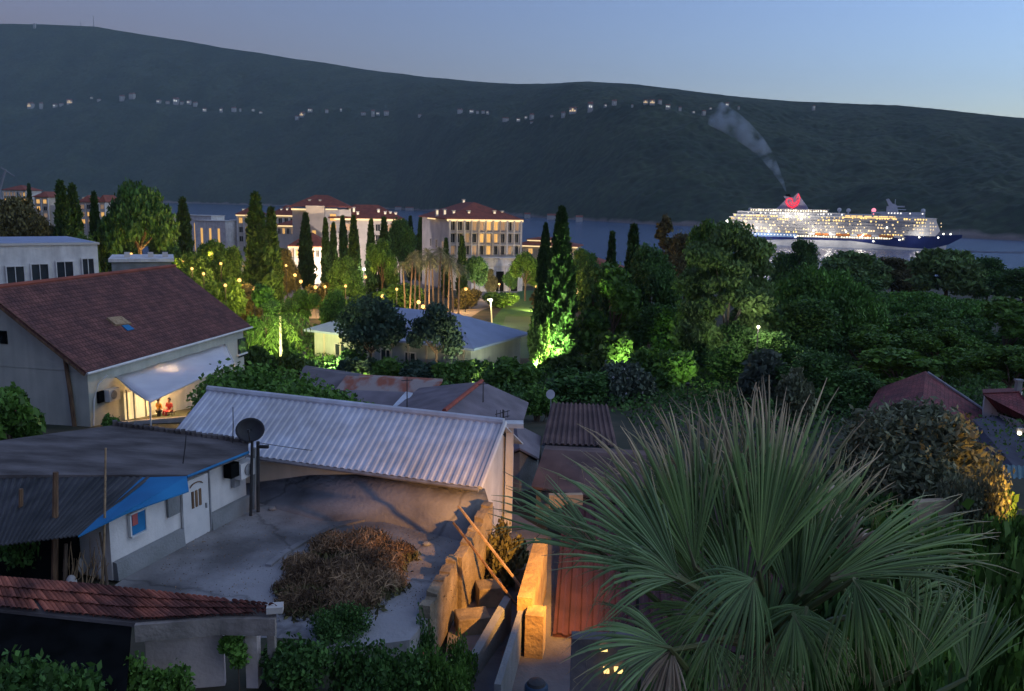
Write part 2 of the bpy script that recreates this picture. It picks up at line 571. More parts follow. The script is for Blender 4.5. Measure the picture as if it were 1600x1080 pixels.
# ------------------------------------------------------------------ wooded hill across the bay
def interp(x, pts):
    return float(np.interp(x, [p[0] for p in pts], [p[1] for p in pts]))
SHORE = [(-700, 297), (-300, 305), (0, 311), (300, 318), (620, 327), (760, 335), (1000, 350), (1200, 359), (1500, 372), (1800, 386), (2300, 410)]
RIDGE = [(-700, 120), (-300, 62), (-100, 42), (0, 38), (60, 38), (150, 42), (250, 58), (350, 75), (450, 90), (520, 100), (600, 113), (680, 122), (760, 129), (850, 131),
         (920, 128), (1000, 131), (1080, 142), (1160, 152), (1250, 160), (1330, 163), (1400, 165), (1480, 173), (1560, 181), (1600, 184), (1800, 205), (2300, 290)]
cols = np.arange(-600, 2201, 2.2)
NT = 230
def vnoise(x, y, seed):
    r = np.random.RandomState(seed)
    T = r.rand(256, 256)
    xi, yi = np.floor(x).astype(int), np.floor(y).astype(int)
    fx, fy = x - xi, y - yi
    fx, fy = fx * fx * (3 - 2 * fx), fy * fy * (3 - 2 * fy)
    a = T[xi % 256, yi % 256]
    b_ = T[(xi + 1) % 256, yi % 256]
    c = T[xi % 256, (yi + 1) % 256]
    d = T[(xi + 1) % 256, (yi + 1) % 256]
    return (a * (1 - fx) + b_ * fx) * (1 - fy) + (c * (1 - fx) + d * fx) * fy - 0.5
def hill_point(px, t):
    sy, ry = interp(px, SHORE), interp(px, RIDGE)
    S = PZ(px, sy, 0)
    deep = interp(px, [(-600, 1900), (600, 1700), (1600, 1000), (2200, 800)])
    k = interp(px, [(1050, 1.0), (1300, 0.0)])
    vb = 178.0
    if t < 0.42:
        a = sy + (vb - sy) * (t / 0.42) ** 0.85
    elif t < 0.52:
        a = vb - 12 * (t - 0.42) / 0.1
    else:
        a = vb - 12 + (ry - vb + 12) * ((t - 0.52) / 0.48) ** 0.8
    c = sy + (ry - sy) * t ** 0.8
    py = a * k + c * (1 - k)
    return PY(px, py, S.y + deep * t)
ts = np.linspace(0, 1, NT)
G = np.zeros((NT + 3, len(cols), 3))
for i, px in enumerate(cols):
    for j, t in enumerate(ts):
        G[j, i] = hill_point(px, t)
    top = G[NT - 1, i]
    for q in range(3):
        G[NT + q, i] = top + np.array([0, 250 * (q + 1), -40 * (q + 1) ** 2])
X, Yy = G[:, :, 0], G[:, :, 1]
fade = np.clip(np.concatenate([ts * 14, [1, 1, 1]]), 0, 1)[:, None]
rd = np.clip((1 - np.concatenate([ts, [1, 1, 1]])) * 4, 0.1, 1)[:, None]
dz = vnoise(X / 230, Yy / 600, 1) * 62 + vnoise(X / 90, Yy / 160, 2) * 24 + vnoise(X / 28, Yy / 28, 3) * 9 + vnoise(X / 11, Yy / 11, 4) * 7
G[:, :, 2] += dz * fade * rd
G[0, :, 2] = -4
b = MB()
nc = len(cols)
me = bpy.data.meshes.new('hill')
vv = G.reshape(-1, 3)
ii = np.arange((NT + 3) * nc).reshape(NT + 3, nc)
ff = np.stack([ii[:-1, :-1], ii[:-1, 1:], ii[1:, 1:], ii[1:, :-1]], -1).reshape(-1, 4)
me.vertices.add(len(vv))
me.vertices.foreach_set('co', vv.astype(np.float32).reshape(-1))
me.loops.add(ff.size)
me.loops.foreach_set('vertex_index', ff.astype(np.int32).reshape(-1))
me.polygons.add(len(ff))
me.polygons.foreach_set('loop_start', np.arange(0, ff.size, 4, dtype=np.int32))
me.polygons.foreach_set('loop_total', np.full(len(ff), 4, np.int32))
me.update(calc_edges=True)
hm = mat('wooded_slope', (0.05, 0.072, 0.034), 0.95, (0.014, 0.033, 0.015), 0.006, 9, 0.7, 0.05, 6.0, contrast=(0.36, 0.66))
nt = hm.node_tree
# crowns: a cell pattern over the wood and a pale rocky shore band near the water
L = nt.links.new
bs = nt.nodes['Principled BSDF']
src = bs.inputs['Base Color'].links[0].from_socket
tc = [n for n in nt.nodes if n.type == 'TEX_COORD'][0]
vo = _n(nt, 'ShaderNodeTexVoronoi')
vo.inputs['Scale'].default_value = 0.055
L(tc.outputs['Object'], vo.inputs['Vector'])
mx = _n(nt, 'ShaderNodeMix', data_type='RGBA', blend_type='MULTIPLY')
mx.inputs['Factor'].default_value = 0.8
mr = _n(nt, 'ShaderNodeMapRange')
mr.inputs['From Max'].default_value = 12
mr.inputs['To Min'].default_value = 1.5
mr.inputs['To Max'].default_value = 0.4
L(vo.outputs['Distance'], mr.inputs['Value'])
mr.inputs['From Max'].default_value = 0.8
cc = _n(nt, 'ShaderNodeCombineColor')
for k in range(3):
    L(mr.outputs[0], cc.inputs[k])
L(src, mx.inputs['A'])
L(cc.outputs[0], mx.inputs['B'])
sx = _n(nt, 'ShaderNodeSeparateXYZ')
L(tc.outputs['Object'], sx.inputs[0])
nz = _n(nt, 'ShaderNodeTexNoise')
nz.inputs['Scale'].default_value = 0.02
L(tc.outputs['Object'], nz.inputs['Vector'])
ad = _n(nt, 'ShaderNodeMath', operation='MULTIPLY_ADD')
ad.inputs[1].default_value = 22
L(nz.outputs['Fac'], ad.inputs[0])
L(sx.outputs['Z'], ad.inputs[2])
m2 = _n(nt, 'ShaderNodeMapRange')
m2.inputs['From Min'].default_value = 14
m2.inputs['From Max'].default_value = 20
m2.inputs['To Min'].default_value = 1
m2.inputs['To Max'].default_value = 0
L(ad.outputs[0], m2.inputs['Value'])
m3 = _n(nt, 'ShaderNodeMix', data_type='RGBA')
m3.inputs['B'].default_value = (0.23, 0.19, 0.17, 1)
L(m2.outputs[0], m3.inputs['Factor'])
L(mx.outputs['Result'], m3.inputs['A'])
L(m3.outputs['Result'], bs.inputs['Base Color'])
me.materials.append(hm)
me.polygons.foreach_set('use_smooth', [True] * len(ff))
ho = bpy.data.objects.new('hill', me)
COL.objects.link(ho)
structure(ho)
def on_hill(px, py):
    """surface point of the hill seen at a pixel"""
    lo, hi = 0.0, 1.0
    for _ in range(30):
        md = (lo + hi) / 2
        p = hill_point(px, md)
        # pixel row of that point
        d = p - CAM
        row = 540 - FPX * d.dot(UP) / d.dot(F_)
        if row > py:
            lo = md
        else:
            hi = md
    p = hill_point(px, lo)
    j = min(NT - 1, int(round(lo * (NT - 1))))
    i = int(round((px - cols[0]) / 2.2))
    return V((p.x, p.y, G[j, i, 2]))
# ------------------------------------------------------------------ cruise ship
M['navy'] = mat('navy_paint', (0.012, 0.022, 0.14), 0.4, (0.01, 0.017, 0.11), 0.1)
M['ship_white'] = mat('ship_white', (0.62, 0.63, 0.66), 0.5, (0.52, 0.53, 0.56), 0.2)
M['ship_grey'] = mat('ship_grey', (0.33, 0.33, 0.36), 0.5, (0.26, 0.26, 0.29), 0.3)
M['ship_blue'] = mat('ship_light_blue', (0.2, 0.33, 0.6), 0.5, (0.17, 0.28, 0.5), 0.3)
M['funnel'] = mat('funnel_paint', (0.42, 0.4, 0.5), 0.5, (0.32, 0.3, 0.4), 0.3)
M['deck_white'] = glow('deck_light_white', (1.0, 0.84, 0.55), 2.6)
M['deck_pale'] = glow('deck_light_pale', (0.95, 0.9, 0.82), 1.5)
M['deck_warm'] = glow('deck_light_warm', (1.0, 0.66, 0.22), 1.8)
M['cabin_glow'] = glow('cabin_light', (1.0, 0.75, 0.42), 1.1)
M['flood'] = glow('flood_light', (1.0, 0.95, 0.78), 5)
M['red_glow'] = glow('red_neon', (1.0, 0.035, 0.075), 1.1)
M['pink_glow'] = glow('pink_light', (1.0, 0.25, 0.33), 1.6)
M['orange_boat'] = mat('lifeboat_orange', (0.6, 0.2, 0.04), 0.5, (0.5, 0.16, 0.04), 0.5)
S0, S1 = PZ(1137, 379.6, 0), PZ(1460, 391.2, 0)
SL = (S1 - S0).length
ship = thing('cruise_ship', S0, 'large lit cruise ship with navy bow and red emblem on its funnel', 'ship')
ship.rotation_euler = (0, 0, math.atan2(S1.y - S0.y, S1.x - S0.x))
LOCAL.add(ship.name)
def sx_(px):
    return (px - 1137) / (1460 - 1137) * SL
HW = 14.5
def hull(name, prof, mt, grow=0.0):
    """prof: (s, half width low, half width high, z low, z high) stations"""
    b = MB()
    for s, wl, wh, zl, zh in prof:
        b.v += [(s, -wl - grow, zl), (s, -wh - grow, zh), (s, wh + grow, zh), (s, wl + grow, zl)]
    for i in range(len(prof) - 1):
        for j in range(4):
            k = (j + 1) % 4
            b.f.append((4 * i + j, 4 * i + 4 + j, 4 * i + 4 + k, 4 * i + k))
    b.f.append((0, 1, 2, 3))
    n = 4 * (len(prof) - 1)
    b.f.append((n + 3, n + 2, n + 1, n))
    return b.build(name, mt, ship)
e = SL
hull('hull_band', [(-1, 11, HW, -3, 3.2), (8, 13, HW, -3, 3.2), (e * .35, HW, HW, -3, 6.4), (e * .62, HW, HW, -3, 6.6), (e * .78, 12, 13.4, -3, 3.0), (e * .88, 8, 9.5, -3, 1.6), (e * .96, 3.4, 4.6, -3, 1.1),
                   (e * 1.0, .5, 1.6, -3, 2.2), (e * 1.05, .2, .6, 1.2, 5.2)], M['ship_white'])
hull('hull', [(-3, 12, HW, 3.2, 9.0), (8, HW, HW, 3.2, 8.2), (e * .35, HW, HW, 6.4, 8.2), (e * .62, HW, HW, 6.6, 8.4), (e * .78, 13.2, HW, 3.0, 8.6), (e * .84, 11, 13.9, 2.0, 13.2), (e * .88, 9.2, 12.6, 1.6, 13.3),
              (e * .96, 4.4, 9, 1.1, 13.6), (e * 1.0, 1.5, 6.2, 2.2, 13.9), (e * 1.06, .5, 2.6, 5.8, 14.4), (e * 1.115, .2, .4, 12.2, 15)], M['navy'], 0.05)
b = MB()
b.box((sx_(1205), 0, 9.9), (sx_(1250) - sx_(1160), 28.9, 3.6))
b.build('stern_band', M['ship_blue'], ship)
DECKS = [  # z, s0 px, s1 px, half width, wall, window kind, fill
    (8.4, 1250, 1414, 13.0, 'ship_grey', 'deck_white', .93), (11.8, 1140, 1412, 14.2, 'ship_grey', 'deck_warm', .5), (14.8, 1139, 1418, 14.3, 'ship_grey', 'cabin_glow', .38), (17.8, 1137, 1426, 14.3, 'ship_grey', 'cabin_glow', .3),
    (20.8, 1138, 1432, 14.3, 'ship_grey', 'cabin_glow', .3), (23.6, 1141, 1440, 14.0, 'ship_grey', 'deck_warm', .45), (26.4, 1146, 1456, 13.4, 'ship_white', 'deck_warm', .6),
    (29.2, 1152, 1322, 12.6, 'ship_white', 'deck_pale', .6), (32.0, 1172, 1296, 11.8, 'ship_grey', 'deck_white', .8)]
for k, (z, a, c, hw, wm, gm, fill) in enumerate(DECKS):
    x0, x1 = sx_(a), sx_(c)
    b = MB()
    b.box(((x0 + x1) / 2, 0, z + 1.45), (x1 - x0, hw * 2, 2.8))
    o = b.build('deck', M[wm], ship)
    sl = MB()
    sl.box(((x0 + x1) / 2, 0, z + 2.86), (x1 - x0 + 1.5, hw * 2 + 1.6, 0.22))
    sl.build('balcony_edge', M['ship_white'], o)
    wb = MB()
    n = int((x1 - x0) / 2.3)
    for i in range(n):
        if rnd.random() > fill:
            continue
        xx = x0 + 1 + i * 2.3 + rnd.uniform(-.2, .2)
        wd = rnd.choice([.9, 1.2, 1.5])
        if k == 0:
            wb = MB()
        for sgn in (-1, 1):
            y = sgn * (hw + 0.06)
            hgt = rnd.uniform(.8, 1.7)
            q = [(xx, y, z + .8), (xx + wd, y, z + .8), (xx + wd, y, z + .8 + hgt), (xx, y, z + .8 + hgt)]
            wb.add(q if sgn < 0 else q[::-1], [(0, 1, 2, 3)])
            if k == 0 and sgn < 0:
                wb.build('lit_window', M[gm], o)
                wb = MB()
                break
    if k:
        wb.build('lit_window', M[gm], o)['kind'] = 'stuff'
# pool deck with yellow light, forward block and bridge
b = MB()
b.box(((sx_(1318) + sx_(1440)) / 2, 0, 30.4), (sx_(1440) - sx_(1318), 22, 2.2))
po = b.build('pool_deck', M['ship_white'], ship)
wb = MB()
for i in range(52):
    xx = sx_(1319) + i * (sx_(1398) - sx_(1319)) / 52
    for zz, hh in ((29.7, .75), (28.4, .5)):
        if rnd.random() < .86:
            wb.box((xx, -14.2 if zz < 29 else -11.1, zz), (.95, .15, hh))
wb.build('pool_light', M['deck_warm'], po)['kind'] = 'stuff'
b = MB()
b.box(((sx_(1375) + sx_(1440)) / 2, 0, 33), (sx_(1440) - sx_(1375), 18, 2.6))
b.box(((sx_(1362) + sx_(1385)) / 2, 0, 33.3), (sx_(1385) - sx_(1362), 16, 1.6))
uo = b.build('upper_house', M['ship_white'], ship)
wb = MB()
for i in range(14):
    if rnd.random() < .75:
        wb.box((sx_(1378) + i * 2.6, -9.1, 33.2), (1.1, .2, 1.2))
wb.build('lit_window', M['deck_pale'], uo)['kind'] = 'stuff'
b = MB()
b.prism([(sx_(1410), -13.3, 13.2), (sx_(1457), -13.3, 13.2), (sx_(1463), -13.3, 18), (sx_(1456), -13.3, 27.4), (sx_(1446), -13.3, 29.2), (sx_(1420), -13.3, 24)], (0, 26.6, 0))
br = b.build('forward_house', M['ship_white'], ship)
b = MB()
for zz in (16, 19, 22, 25):
    for i in range(12):
        if rnd.random() < .55:
            b.box((sx_(1416) + (zz - 16) * .6 + i * 2.2, -13.4, zz), (.8, .2, .9))
b.build('lit_window', M['cabin_glow'], br)['kind'] = 'stuff'
b = MB()
b.prism([(sx_(1214), -5.5, 34.8), (sx_(1265), -5.5, 34.8), (sx_(1262), -5.5, 38), (sx_(1249), -5.5, 47.5), (sx_(1246), -5.5, 50.5), (sx_(1240), -5.5, 46.2), (sx_(1224), -5.5, 47.4), (sx_(1228), -5.5, 44), (sx_(1222), -5.5, 40)], (0, 11, 0))
fu = b.build('funnel', M['funnel'], ship)
b = MB()
y = -5.9
hp = [(1230, 44.8), (1229, 41.5), (1233, 38.2), (1240, 36.3), (1246, 38.5), (1249, 42), (1250, 45.2)]
b.sweep([(sx_(p), y, z) for p, z in hp], [.5, .9, 1.0, 1.1, 1.0, .9, .5], 6)
b.sweep([(sx_(p), y, z) for p, z in [(1231, 44.6), (1235, 45.4), (1239, 44.2), (1239, 41.5), (1243, 40.2), (1247, 43.8)]], [.4, .7, .6, .6, .7, .6], 6)
b.sweep([(sx_(p), y, z) for p, z in [(1245, 45.2), (1248, 49.6), (1251, 45.4)]], [.5, .8, .5], 6)
b.sweep([(sx_(p), y, z) for p, z in [(1234, 42.5), (1237, 39.6), (1242, 38.8)]], [.4, .6, .4], 6)
b.build('emblem', M['red_glow'], fu)
b = MB()
b.tube((sx_(1243), -2, 35), (sx_(1228), -2, 49.2), 1.0)
b.tube((sx_(1246), 2, 35), (sx_(1231), 2, 49.2), 1.0)
b.build('exhaust_pipe', M['black'], fu)
b = MB()
b.prism([(sx_(1386), -2, 34.3), (sx_(1402), -2, 34.3), (sx_(1398), -2, 41), (sx_(1392), -2, 42), (sx_(1386), -2, 46.5), (sx_(1382), -2, 46), (sx_(1387), -2, 40)], (0, 4, 0))
b.box((sx_(1401), 0, 39.4), (11, 3, 1.3))
b.box((sx_(1392), 0, 37), (9, 5, 5))
b.box((sx_(1405), 0, 36.6), (9, 3, .7))
b.tube((sx_(1396), 0, 40), (sx_(1396), 0, 46), .3)
b.build('mast', M['ship_white'], ship)
for px, z, mk in ((1313, 35.2, 'ship_white'), (1327, 34.8, 'ship_white'), (1365, 35.5, 'pink_glow'), (1437, 36.0, 'ship_white'), (1172, 33.6, 'ship_white')):  # one dome glows pink in place of red light falling on it
    b = MB()
    b.ball((sx_(px), -6, z), 2.0, 6)
    b.tube((sx_(px), -6, z - 4), (sx_(px), -6, z - 1.5), .6)
    b.build('radar_dome', M[mk], ship)
for i in range(13):
    x = sx_(1268) + i * (sx_(1402) - sx_(1268)) / 12.5
    b = MB()
    b.prism([(x, -15.6, 11.8), (x + .7, -15.6, 10.9), (x + 5.6, -15.6, 10.9), (x + 6.3, -15.6, 11.8), (x + 5.6, -15.6, 13), (x + .7, -15.6, 13)], (0, 1.5, 0))
    b.build('lifeboat', M['orange_boat' if i % 3 else 'ship_white'], ship)
FL = []
for px, z in ((1134, 22), (1142, 15), (1165, 20), (1186, 16), (1206, 13), (1249, 8.5), (1276, 15), (1302, 13), (1350, 11), (1368, 7), (1406, 9), (1434, 12), (1462, 12), (1470, 15.3), (1480, 15.3), (1232, 28), (1256, 26), (1386, 20), (1326, 15), (1352, 12.4)):
    b = MB()
    x = sx_(px)
    yy = -15.4
    if px > 1445:
        yy = -9 if px < 1466 else -2.5
    if px == 1134:
        yy = -6
    b.ball((x, yy, z), .75, 4)
    b.tube((x, yy + .5, z), (x, yy + 1.6, z), .15)
    fo_ = b.build('floodlight', M['flood'], ship)
    if px < 1445 and len(FL) < 11 and z > 10:
        FL.append(1)
        ld = bpy.data.lights.new('deck_flood', 'POINT')
        ld.energy = 170
        ld.color = (1, .9, .74)
        ld.shadow_soft_size = 1.0
        lo = bpy.data.objects.new('deck_flood', ld)
        COL.objects.link(lo)
        lo.parent = fo_
        lo.location = (x, yy - 10, z + 1)  # hung in the air off the hull, added to brighten the decks
b = MB()
b.tube((sx_(1493), 0, 14.8), (sx_(1493), 0, 20), .2)
b.tube((sx_(1482), 0, 14.5), (sx_(1482), 0, 17.5), .2)
b.build('bow_mast', M['ship_grey'], ship)
b = MB()
for i in range(16):
    b.box((sx_(1174) + i * 3.0, -14.6, 10.2), (1.0, .2, .8))
b.build('porthole', M['deck_pale'], ship)['kind'] = 'stuff'
# wake: long low foam ridges trailing ahead of the bow wave
b = MB()
for off, zz, ln in ((0, .25, 150), (-16, .2, 200)):
    p0 = S1 + (S1 - S0).normalized() * 14
    pts = [p0 + V((i * ln / 14, -i * ln / 14 * .18 + off, zz + .12 * math.sin(i * 1.3))) for i in range(15)]
    b.sweep(pts, [.4 + .55 * math.sin(pi * i / 14) for i in range(15)], 5)
structure(b.build('bow_wave', mat('foam', (0.22, 0.25, 0.31), 0.6, (0.1, 0.13, 0.2), 0.05, 6)))
# smoke drifting back from the funnel
fx = (ship.rotation_euler.to_matrix() @ V((sx_(1229), 0, 49))) + S0
pts = [(1228, 299, .7), (1222, 284, 2.2), (1210, 262, 4.5), (1196, 240, 7), (1180, 222, 9), (1160, 205, 11), (1140, 190, 12.5), (1118, 178, 13.5)]
b = MB()
b.sweep([PY(px, py, fx.y + 8 + i * 9) for i, (px, py, r) in enumerate(pts)], [r for _, _, r in pts], 12)
so = b.build('smoke', M['black'], smooth=True)
tag(so, 'grey smoke plume drifting up and left from the ship funnel', 'smoke', kind='stuff')
smk = bpy.data.materials.new('smoke_volume')
smk.use_nodes = True
nt = smk.node_tree
nt.nodes.clear()
oo = _n(nt, 'ShaderNodeOutputMaterial')
pv = _n(nt, 'ShaderNodeVolumePrincipled')
pv.inputs['Color'].default_value = (0.72, 0.86, 1.0, 1)
tc = _n(nt, 'ShaderNodeTexCoord')
nz = _n(nt, 'ShaderNodeTexNoise')
nz.inputs['Scale'].default_value = 0.055
nz.inputs['Detail'].default_value = 3.5
nt.links.new(tc.outputs['Object'], nz.inputs['Vector'])
mr = _n(nt, 'ShaderNodeMapRange')
mr.inputs['From Min'].default_value = 0.42
mr.inputs['From Max'].default_value = 0.8
mr.inputs['To Max'].default_value = 0.2
nt.links.new(nz.outputs['Fac'], mr.inputs['Value'])
nt.links.new(mr.outputs[0], pv.inputs['Density'])
nt.links.new(pv.outputs[0], oo.inputs['Volume'])
smk.cycles.volume_step_rate = 4
so.data.materials[0] = smk
# ------------------------------------------------------------------ village on the hill
M['hill_wall'] = mat('hill_wall', (0.5, 0.48, 0.46), 0.9, (0.4, 0.39, 0.37), 0.2)
M['hill_lit_white'] = glow('hill_window_white', (0.95, 0.95, 0.88), 0.8)
M['hill_lit_dim'] = glow('hill_window_dim', (0.75, 0.8, 0.8), 0.26)
M['hill_lit_warm'] = glow('hill_window_warm', (1.0, 0.72, 0.4), 0.8)
HOUSES = [(49, 163, 9, 'w'), (65, 161, 7, 'd'), (87, 164, 6, 'b'), (97, 165, 5, 'd'), (110, 165, 7, 'w'), (144, 156, 4, 'b'), (156, 163, 6, 'd'), (192, 160, 7, 'd'), (208, 162, 7, 'd'), (249, 163, 6, 'b'), (263, 163, 5, 'd'),
          (276, 162, 8, 'b'), (285, 163, 5, 'd'), (296, 162, 5, 'b'), (306, 163, 8, 'd'), (320, 165, 5, 'b'), (346, 171, 6, 'b'), (366, 171, 6, 'd'), (376, 171, 4, 'd'), (396, 171, 4, 'b'), (408, 174, 4, 'b'), (465, 180, 8, 'd'),
          (473, 179, 9, 'w'), (485, 179, 7, 'b'), (511, 182, 7, 'd'), (533, 178, 4, 'b'), (568, 178, 6, 'd'), (583, 178, 8, 'd'), (591, 178, 5, 'b'), (604, 179, 7, 'd'), (656, 176, 6, 'd'), (719, 172, 7, 'd'), (737, 174, 6, 'b'),
          (746, 174, 5, 'd'), (755, 174, 6, 'd'), (762, 173, 4, 'b'), (790, 177, 8, 'd'), (810, 178, 6, 'b'), (822, 172, 5, 'b'), (831, 174, 7, 'd'), (831, 181, 4, 'd'), (862, 175, 4, 'd'), (880, 177, 7, 'd'), (895, 174, 10, 'w'),
          (922, 174, 12, 'b'), (945, 176, 5, 'b'), (959, 173, 9, 'd'), (987, 175, 4, 'd'), (1008, 172, 9, 'w'), (1018, 172, 8, 'w'), (1030, 168, 7, 'd'), (1043, 171, 7, 'b'), (1062, 169, 6, 'd'), (1083, 174, 4, 'b'), (1099, 177, 6, 'd'),
          (1109, 173, 4, 'b'), (1135, 171, 6, 'b'), (1153, 177, 4, 'd')]
LAND = [(0, 'far left, left of the hill mast'), (150, 'left, above the umbrella pine'), (335, 'above the tall paired cypress'), (440, 'above the long wing hotel'), (640, 'above the square four-storey hotel'), (800, 'right of the square hotel'), (980, 'left of the smoke plume'),
        (1090, 'at the top of the smoke plume')]
kinds = {'w': ('warmly lit red roofed house in the hillside row, ', 'hill_lit_warm'), 'b': ('bright white house in the hillside row, ', 'hill_lit_white'), 'd': ('dim pale house in the hillside row, ', 'hill_lit_dim')}
PROT = {}
for kd, (lb, gm) in kinds.items():
    r = thing('village_house', (0, 0, 0), 'x', 'house', 'houses of the hillside village')
    LOCAL.add(r.name)
    b = MB()
    b.box((0, 0, 3), (10, 8, 12))
    wl = b.build('wall', M['hill_wall'], r)
    b = MB()
    b.prism([(-5.4, -4.6, 9), (-5.4, 4.6, 9), (-5.4, 0, 12)], (10.8, 0, 0))
    b.build('roof', M['far_tile'], r)
    for wx, wz in {'w': ((-3.2, 3.6), (0, 6.9), (3.2, 3.6), (0, 3.6)), 'b': ((-2.4, 5.5), (1.4, 5.0)), 'd': ((1.0, 4.6),)}[kd]:
        b = MB()
        b.box((wx, -4.05, wz), (2.4, .1, 3.0))
        b.build('lit_window', M[gm], r)  # large panes whose glow also stands in for bright pale walls
    b = MB()
    b.box((3, 1, 11.5), (1, 1, 3))
    b.build('chimney', M['hill_wall'], r)
    PROT[kd] = [r, 0]
for px, py, wpx, kd in HOUSES:
    p = on_hill(px, py + 3)
    r = PROT[kd][0] if PROT[kd][1] == 0 else copy_tree(PROT[kd][0])
    PROT[kd][1] += 1
    r.location = p + V((0, -4, 1))
    s = wpx * p.y / FPX / 10
    r.scale = (s * rnd.uniform(.6, 1.15), s, s * rnd.uniform(.55, .95))
    r.rotation_euler = (0, 0, rnd.uniform(-.3, .3))
    ld = [t for a, t in LAND if px >= a][-1]
    r['label'] = kinds[kd][0] + ld
p = on_hill(1270, 176)
b = MB()
r = thing('hillside_cottage', p, 'lone pale house on the hill far right above the ship bow', 'house')
b.box(p + V((0, -4, 3)), (7, 8, 14))
b.build('wall', M['hill_wall'], r)
b = MB()
b.prism([p + V((-4, -8.5, 10)), p + V((4, -8.5, 10)), p + V((0, -8.5, 13))], (0, 9, 0))
b.build('roof', M['far_tile'], r)
b = MB()
b.box(p + V((0, -8.1, 6)), (3, .2, 5))
b.build('lit_window', M['hill_lit_dim'], r)  # pane glow stands in for the brightness of the pale wall
# masts on the summit
for px, top, base, lb in ((147, 24, 44, 'taller lattice mast on the hill summit at far left'), (127, 33, 43, 'shorter aerial mast on the hill summit at far left')):
    p = hill_point(px, .97)
    q = PY(px, top, p.y)
    r = thing('radio_mast', p, lb, 'mast')
    b = MB()
    hgt = q.z - p.z
    for dx, dy in ((-2, -1.5), (2, -1.5), (0, 2)):
        b.tube(p + V((dx, dy, -30)), p + V((dx * .2, dy * .2, hgt)), .9, .5, 5)
    b.build('tower', M['dark_metal'], r)
    b = MB()
    for i in range(1, 10):
        z = hgt * i / 10
        f = 1 - .8 * i / 10
        c = [p + V((dx * f, dy * f, z)) for dx, dy in ((-2, -1.5), (2, -1.5), (0, 2))]
        for k in range(3):
            b.tube(c[k], c[(k + 1) % 3], .3, n=4)
    b.build('crossbar', M['dark_metal'], r)
p = hill_point(55, .975)
r = thing('summit_station', p, 'small pale building on the hill summit at far left', 'building')
b = MB()
b.box(p + V((0, -6, 8)), (14, 10, 30))
b.build('wall', M['hill_wall'], r)
b = MB()
b.box(p + V((0, -6, 23.6)), (16, 12, 1.2))
b.build('roof', M['grey_metal'], r)
# pale houses strung along the far shore
for px, py, wpx, lb in ((622, 326, 9, 'far shore house between the two hotels, leftmost of the pair'), (640, 327, 12, 'far shore house between the two hotels, rightmost of the pair'), (824, 338, 9, 'low far shore house just right of the square hotel'),
                        (862, 340, 14, 'low far shore house left of the tallest cypress tip'), (905, 343, 10, 'low far shore house right of the tallest cypress tip'), (300, 316, 12, 'pale far shore house above the white blocks at left'), (263, 315, 8, 'smaller pale far shore house left of the cypress at left')):
    q = PZ(px, py, 5)
    s = wpx * q.y / FPX
    r = thing('shore_house', (q.x, q.y, 2), lb, 'house', 'houses along the far shore')
    b = MB()
    b.box((q.x, q.y, 5), (s, 10, 9))
    b.build('wall', M['hill_wall'], r)
    b = MB()
    b.prism([(q.x - s / 2 - .6, q.y - 6, 9.5), (q.x - s / 2 - .6, q.y + 6, 9.5), (q.x - s / 2 - .6, q.y, 13)], (s + 1.2, 0, 0))
    b.build('roof', M['far_tile'], r)
# ------------------------------------------------------------------ resort buildings
def frame(name, A, B, zb, label, cat):
    """a building whose front runs from A to B (xy); parts are modelled in its own frame (x along the front, y back)"""
    a = math.atan2(B.y - A.y, B.x - A.x)
    r = thing(name, (A.x, A.y, zb), label, cat)
    r.rotation_euler = (0, 0, a)
    LOCAL.add(r.name)
    return r, (V((B.x, B.y)) - V((A.x, A.y))).length
def hip(root, x0, x1, y0, y1, z, h, ov, mt, name='roof'):
    b = MB()
    x0, x1, y0, y1 = x0 - ov, x1 + ov, y0 - ov, y1 + ov
    i = min(x1 - x0, y1 - y0) / 2
    if x1 - x0 > y1 - y0:
        rg = [(x0 + i, (y0 + y1) / 2, z + h), (x1 - i, (y0 + y1) / 2, z + h)]
    else:
        rg = [((x0 + x1) / 2, y0 + i, z + h), ((x0 + x1) / 2, y1 - i + .01, z + h)]
    vs = [(x0, y0, z), (x1, y0, z), (x1, y1, z), (x0, y1, z)]
    top = [V(v) + V((0, 0, .25)) for v in vs]
    b.v = [tuple(v) for v in vs] + [tuple(v) for v in top] + rg
    b.f = [(3, 2, 1, 0), (0, 1, 5, 4), (1, 2, 6, 5), (2, 3, 7, 6), (3, 0, 4, 7)]
    if x1 - x0 > y1 - y0:
        b.f += [(4, 5, 9, 8), (5, 6, 9), (6, 7, 8, 9), (7, 4, 8)]
    else:
        b.f += [(4, 5, 8), (5, 6, 9, 8), (6, 7, 9), (7, 4, 8, 9)]
    return b.build(name, mt, root)
def strip(root, x0, x1, y, z, mt='strip_warm', h=.3):
    b = MB()
    b.box(((x0 + x1) / 2, y, z), (x1 - x0, .12, h))
    return b.build('cornice_light', M[mt], root)
def window(root, x, y, z, w_, h_, mt='glass', fr='stone_white'):
    """recessed pane in a projecting frame; front faces -y"""
    b = MB()
    t = .12
    for q in ((x, z + h_ / 2, w_ + 2 * t, t), (x, z - h_ / 2, w_ + 2 * t, t)):
        b.box((q[0], y - .06, q[1]), (q[2], .2, q[3]))
    for sg in (-1, 1):
        b.box((x + sg * (w_ / 2 + t / 2), y - .06, z), (t, .2, h_ - t))
    b.box((x, y - .05, z), (.07, .1, h_ - t))
    f = b.build('window', M[fr], root)
    b = MB()
    b.box((x, y - .01, z), (w_ - .01, .04, h_ - t - .01))
    b.build('pane', M[mt], f)
    return f
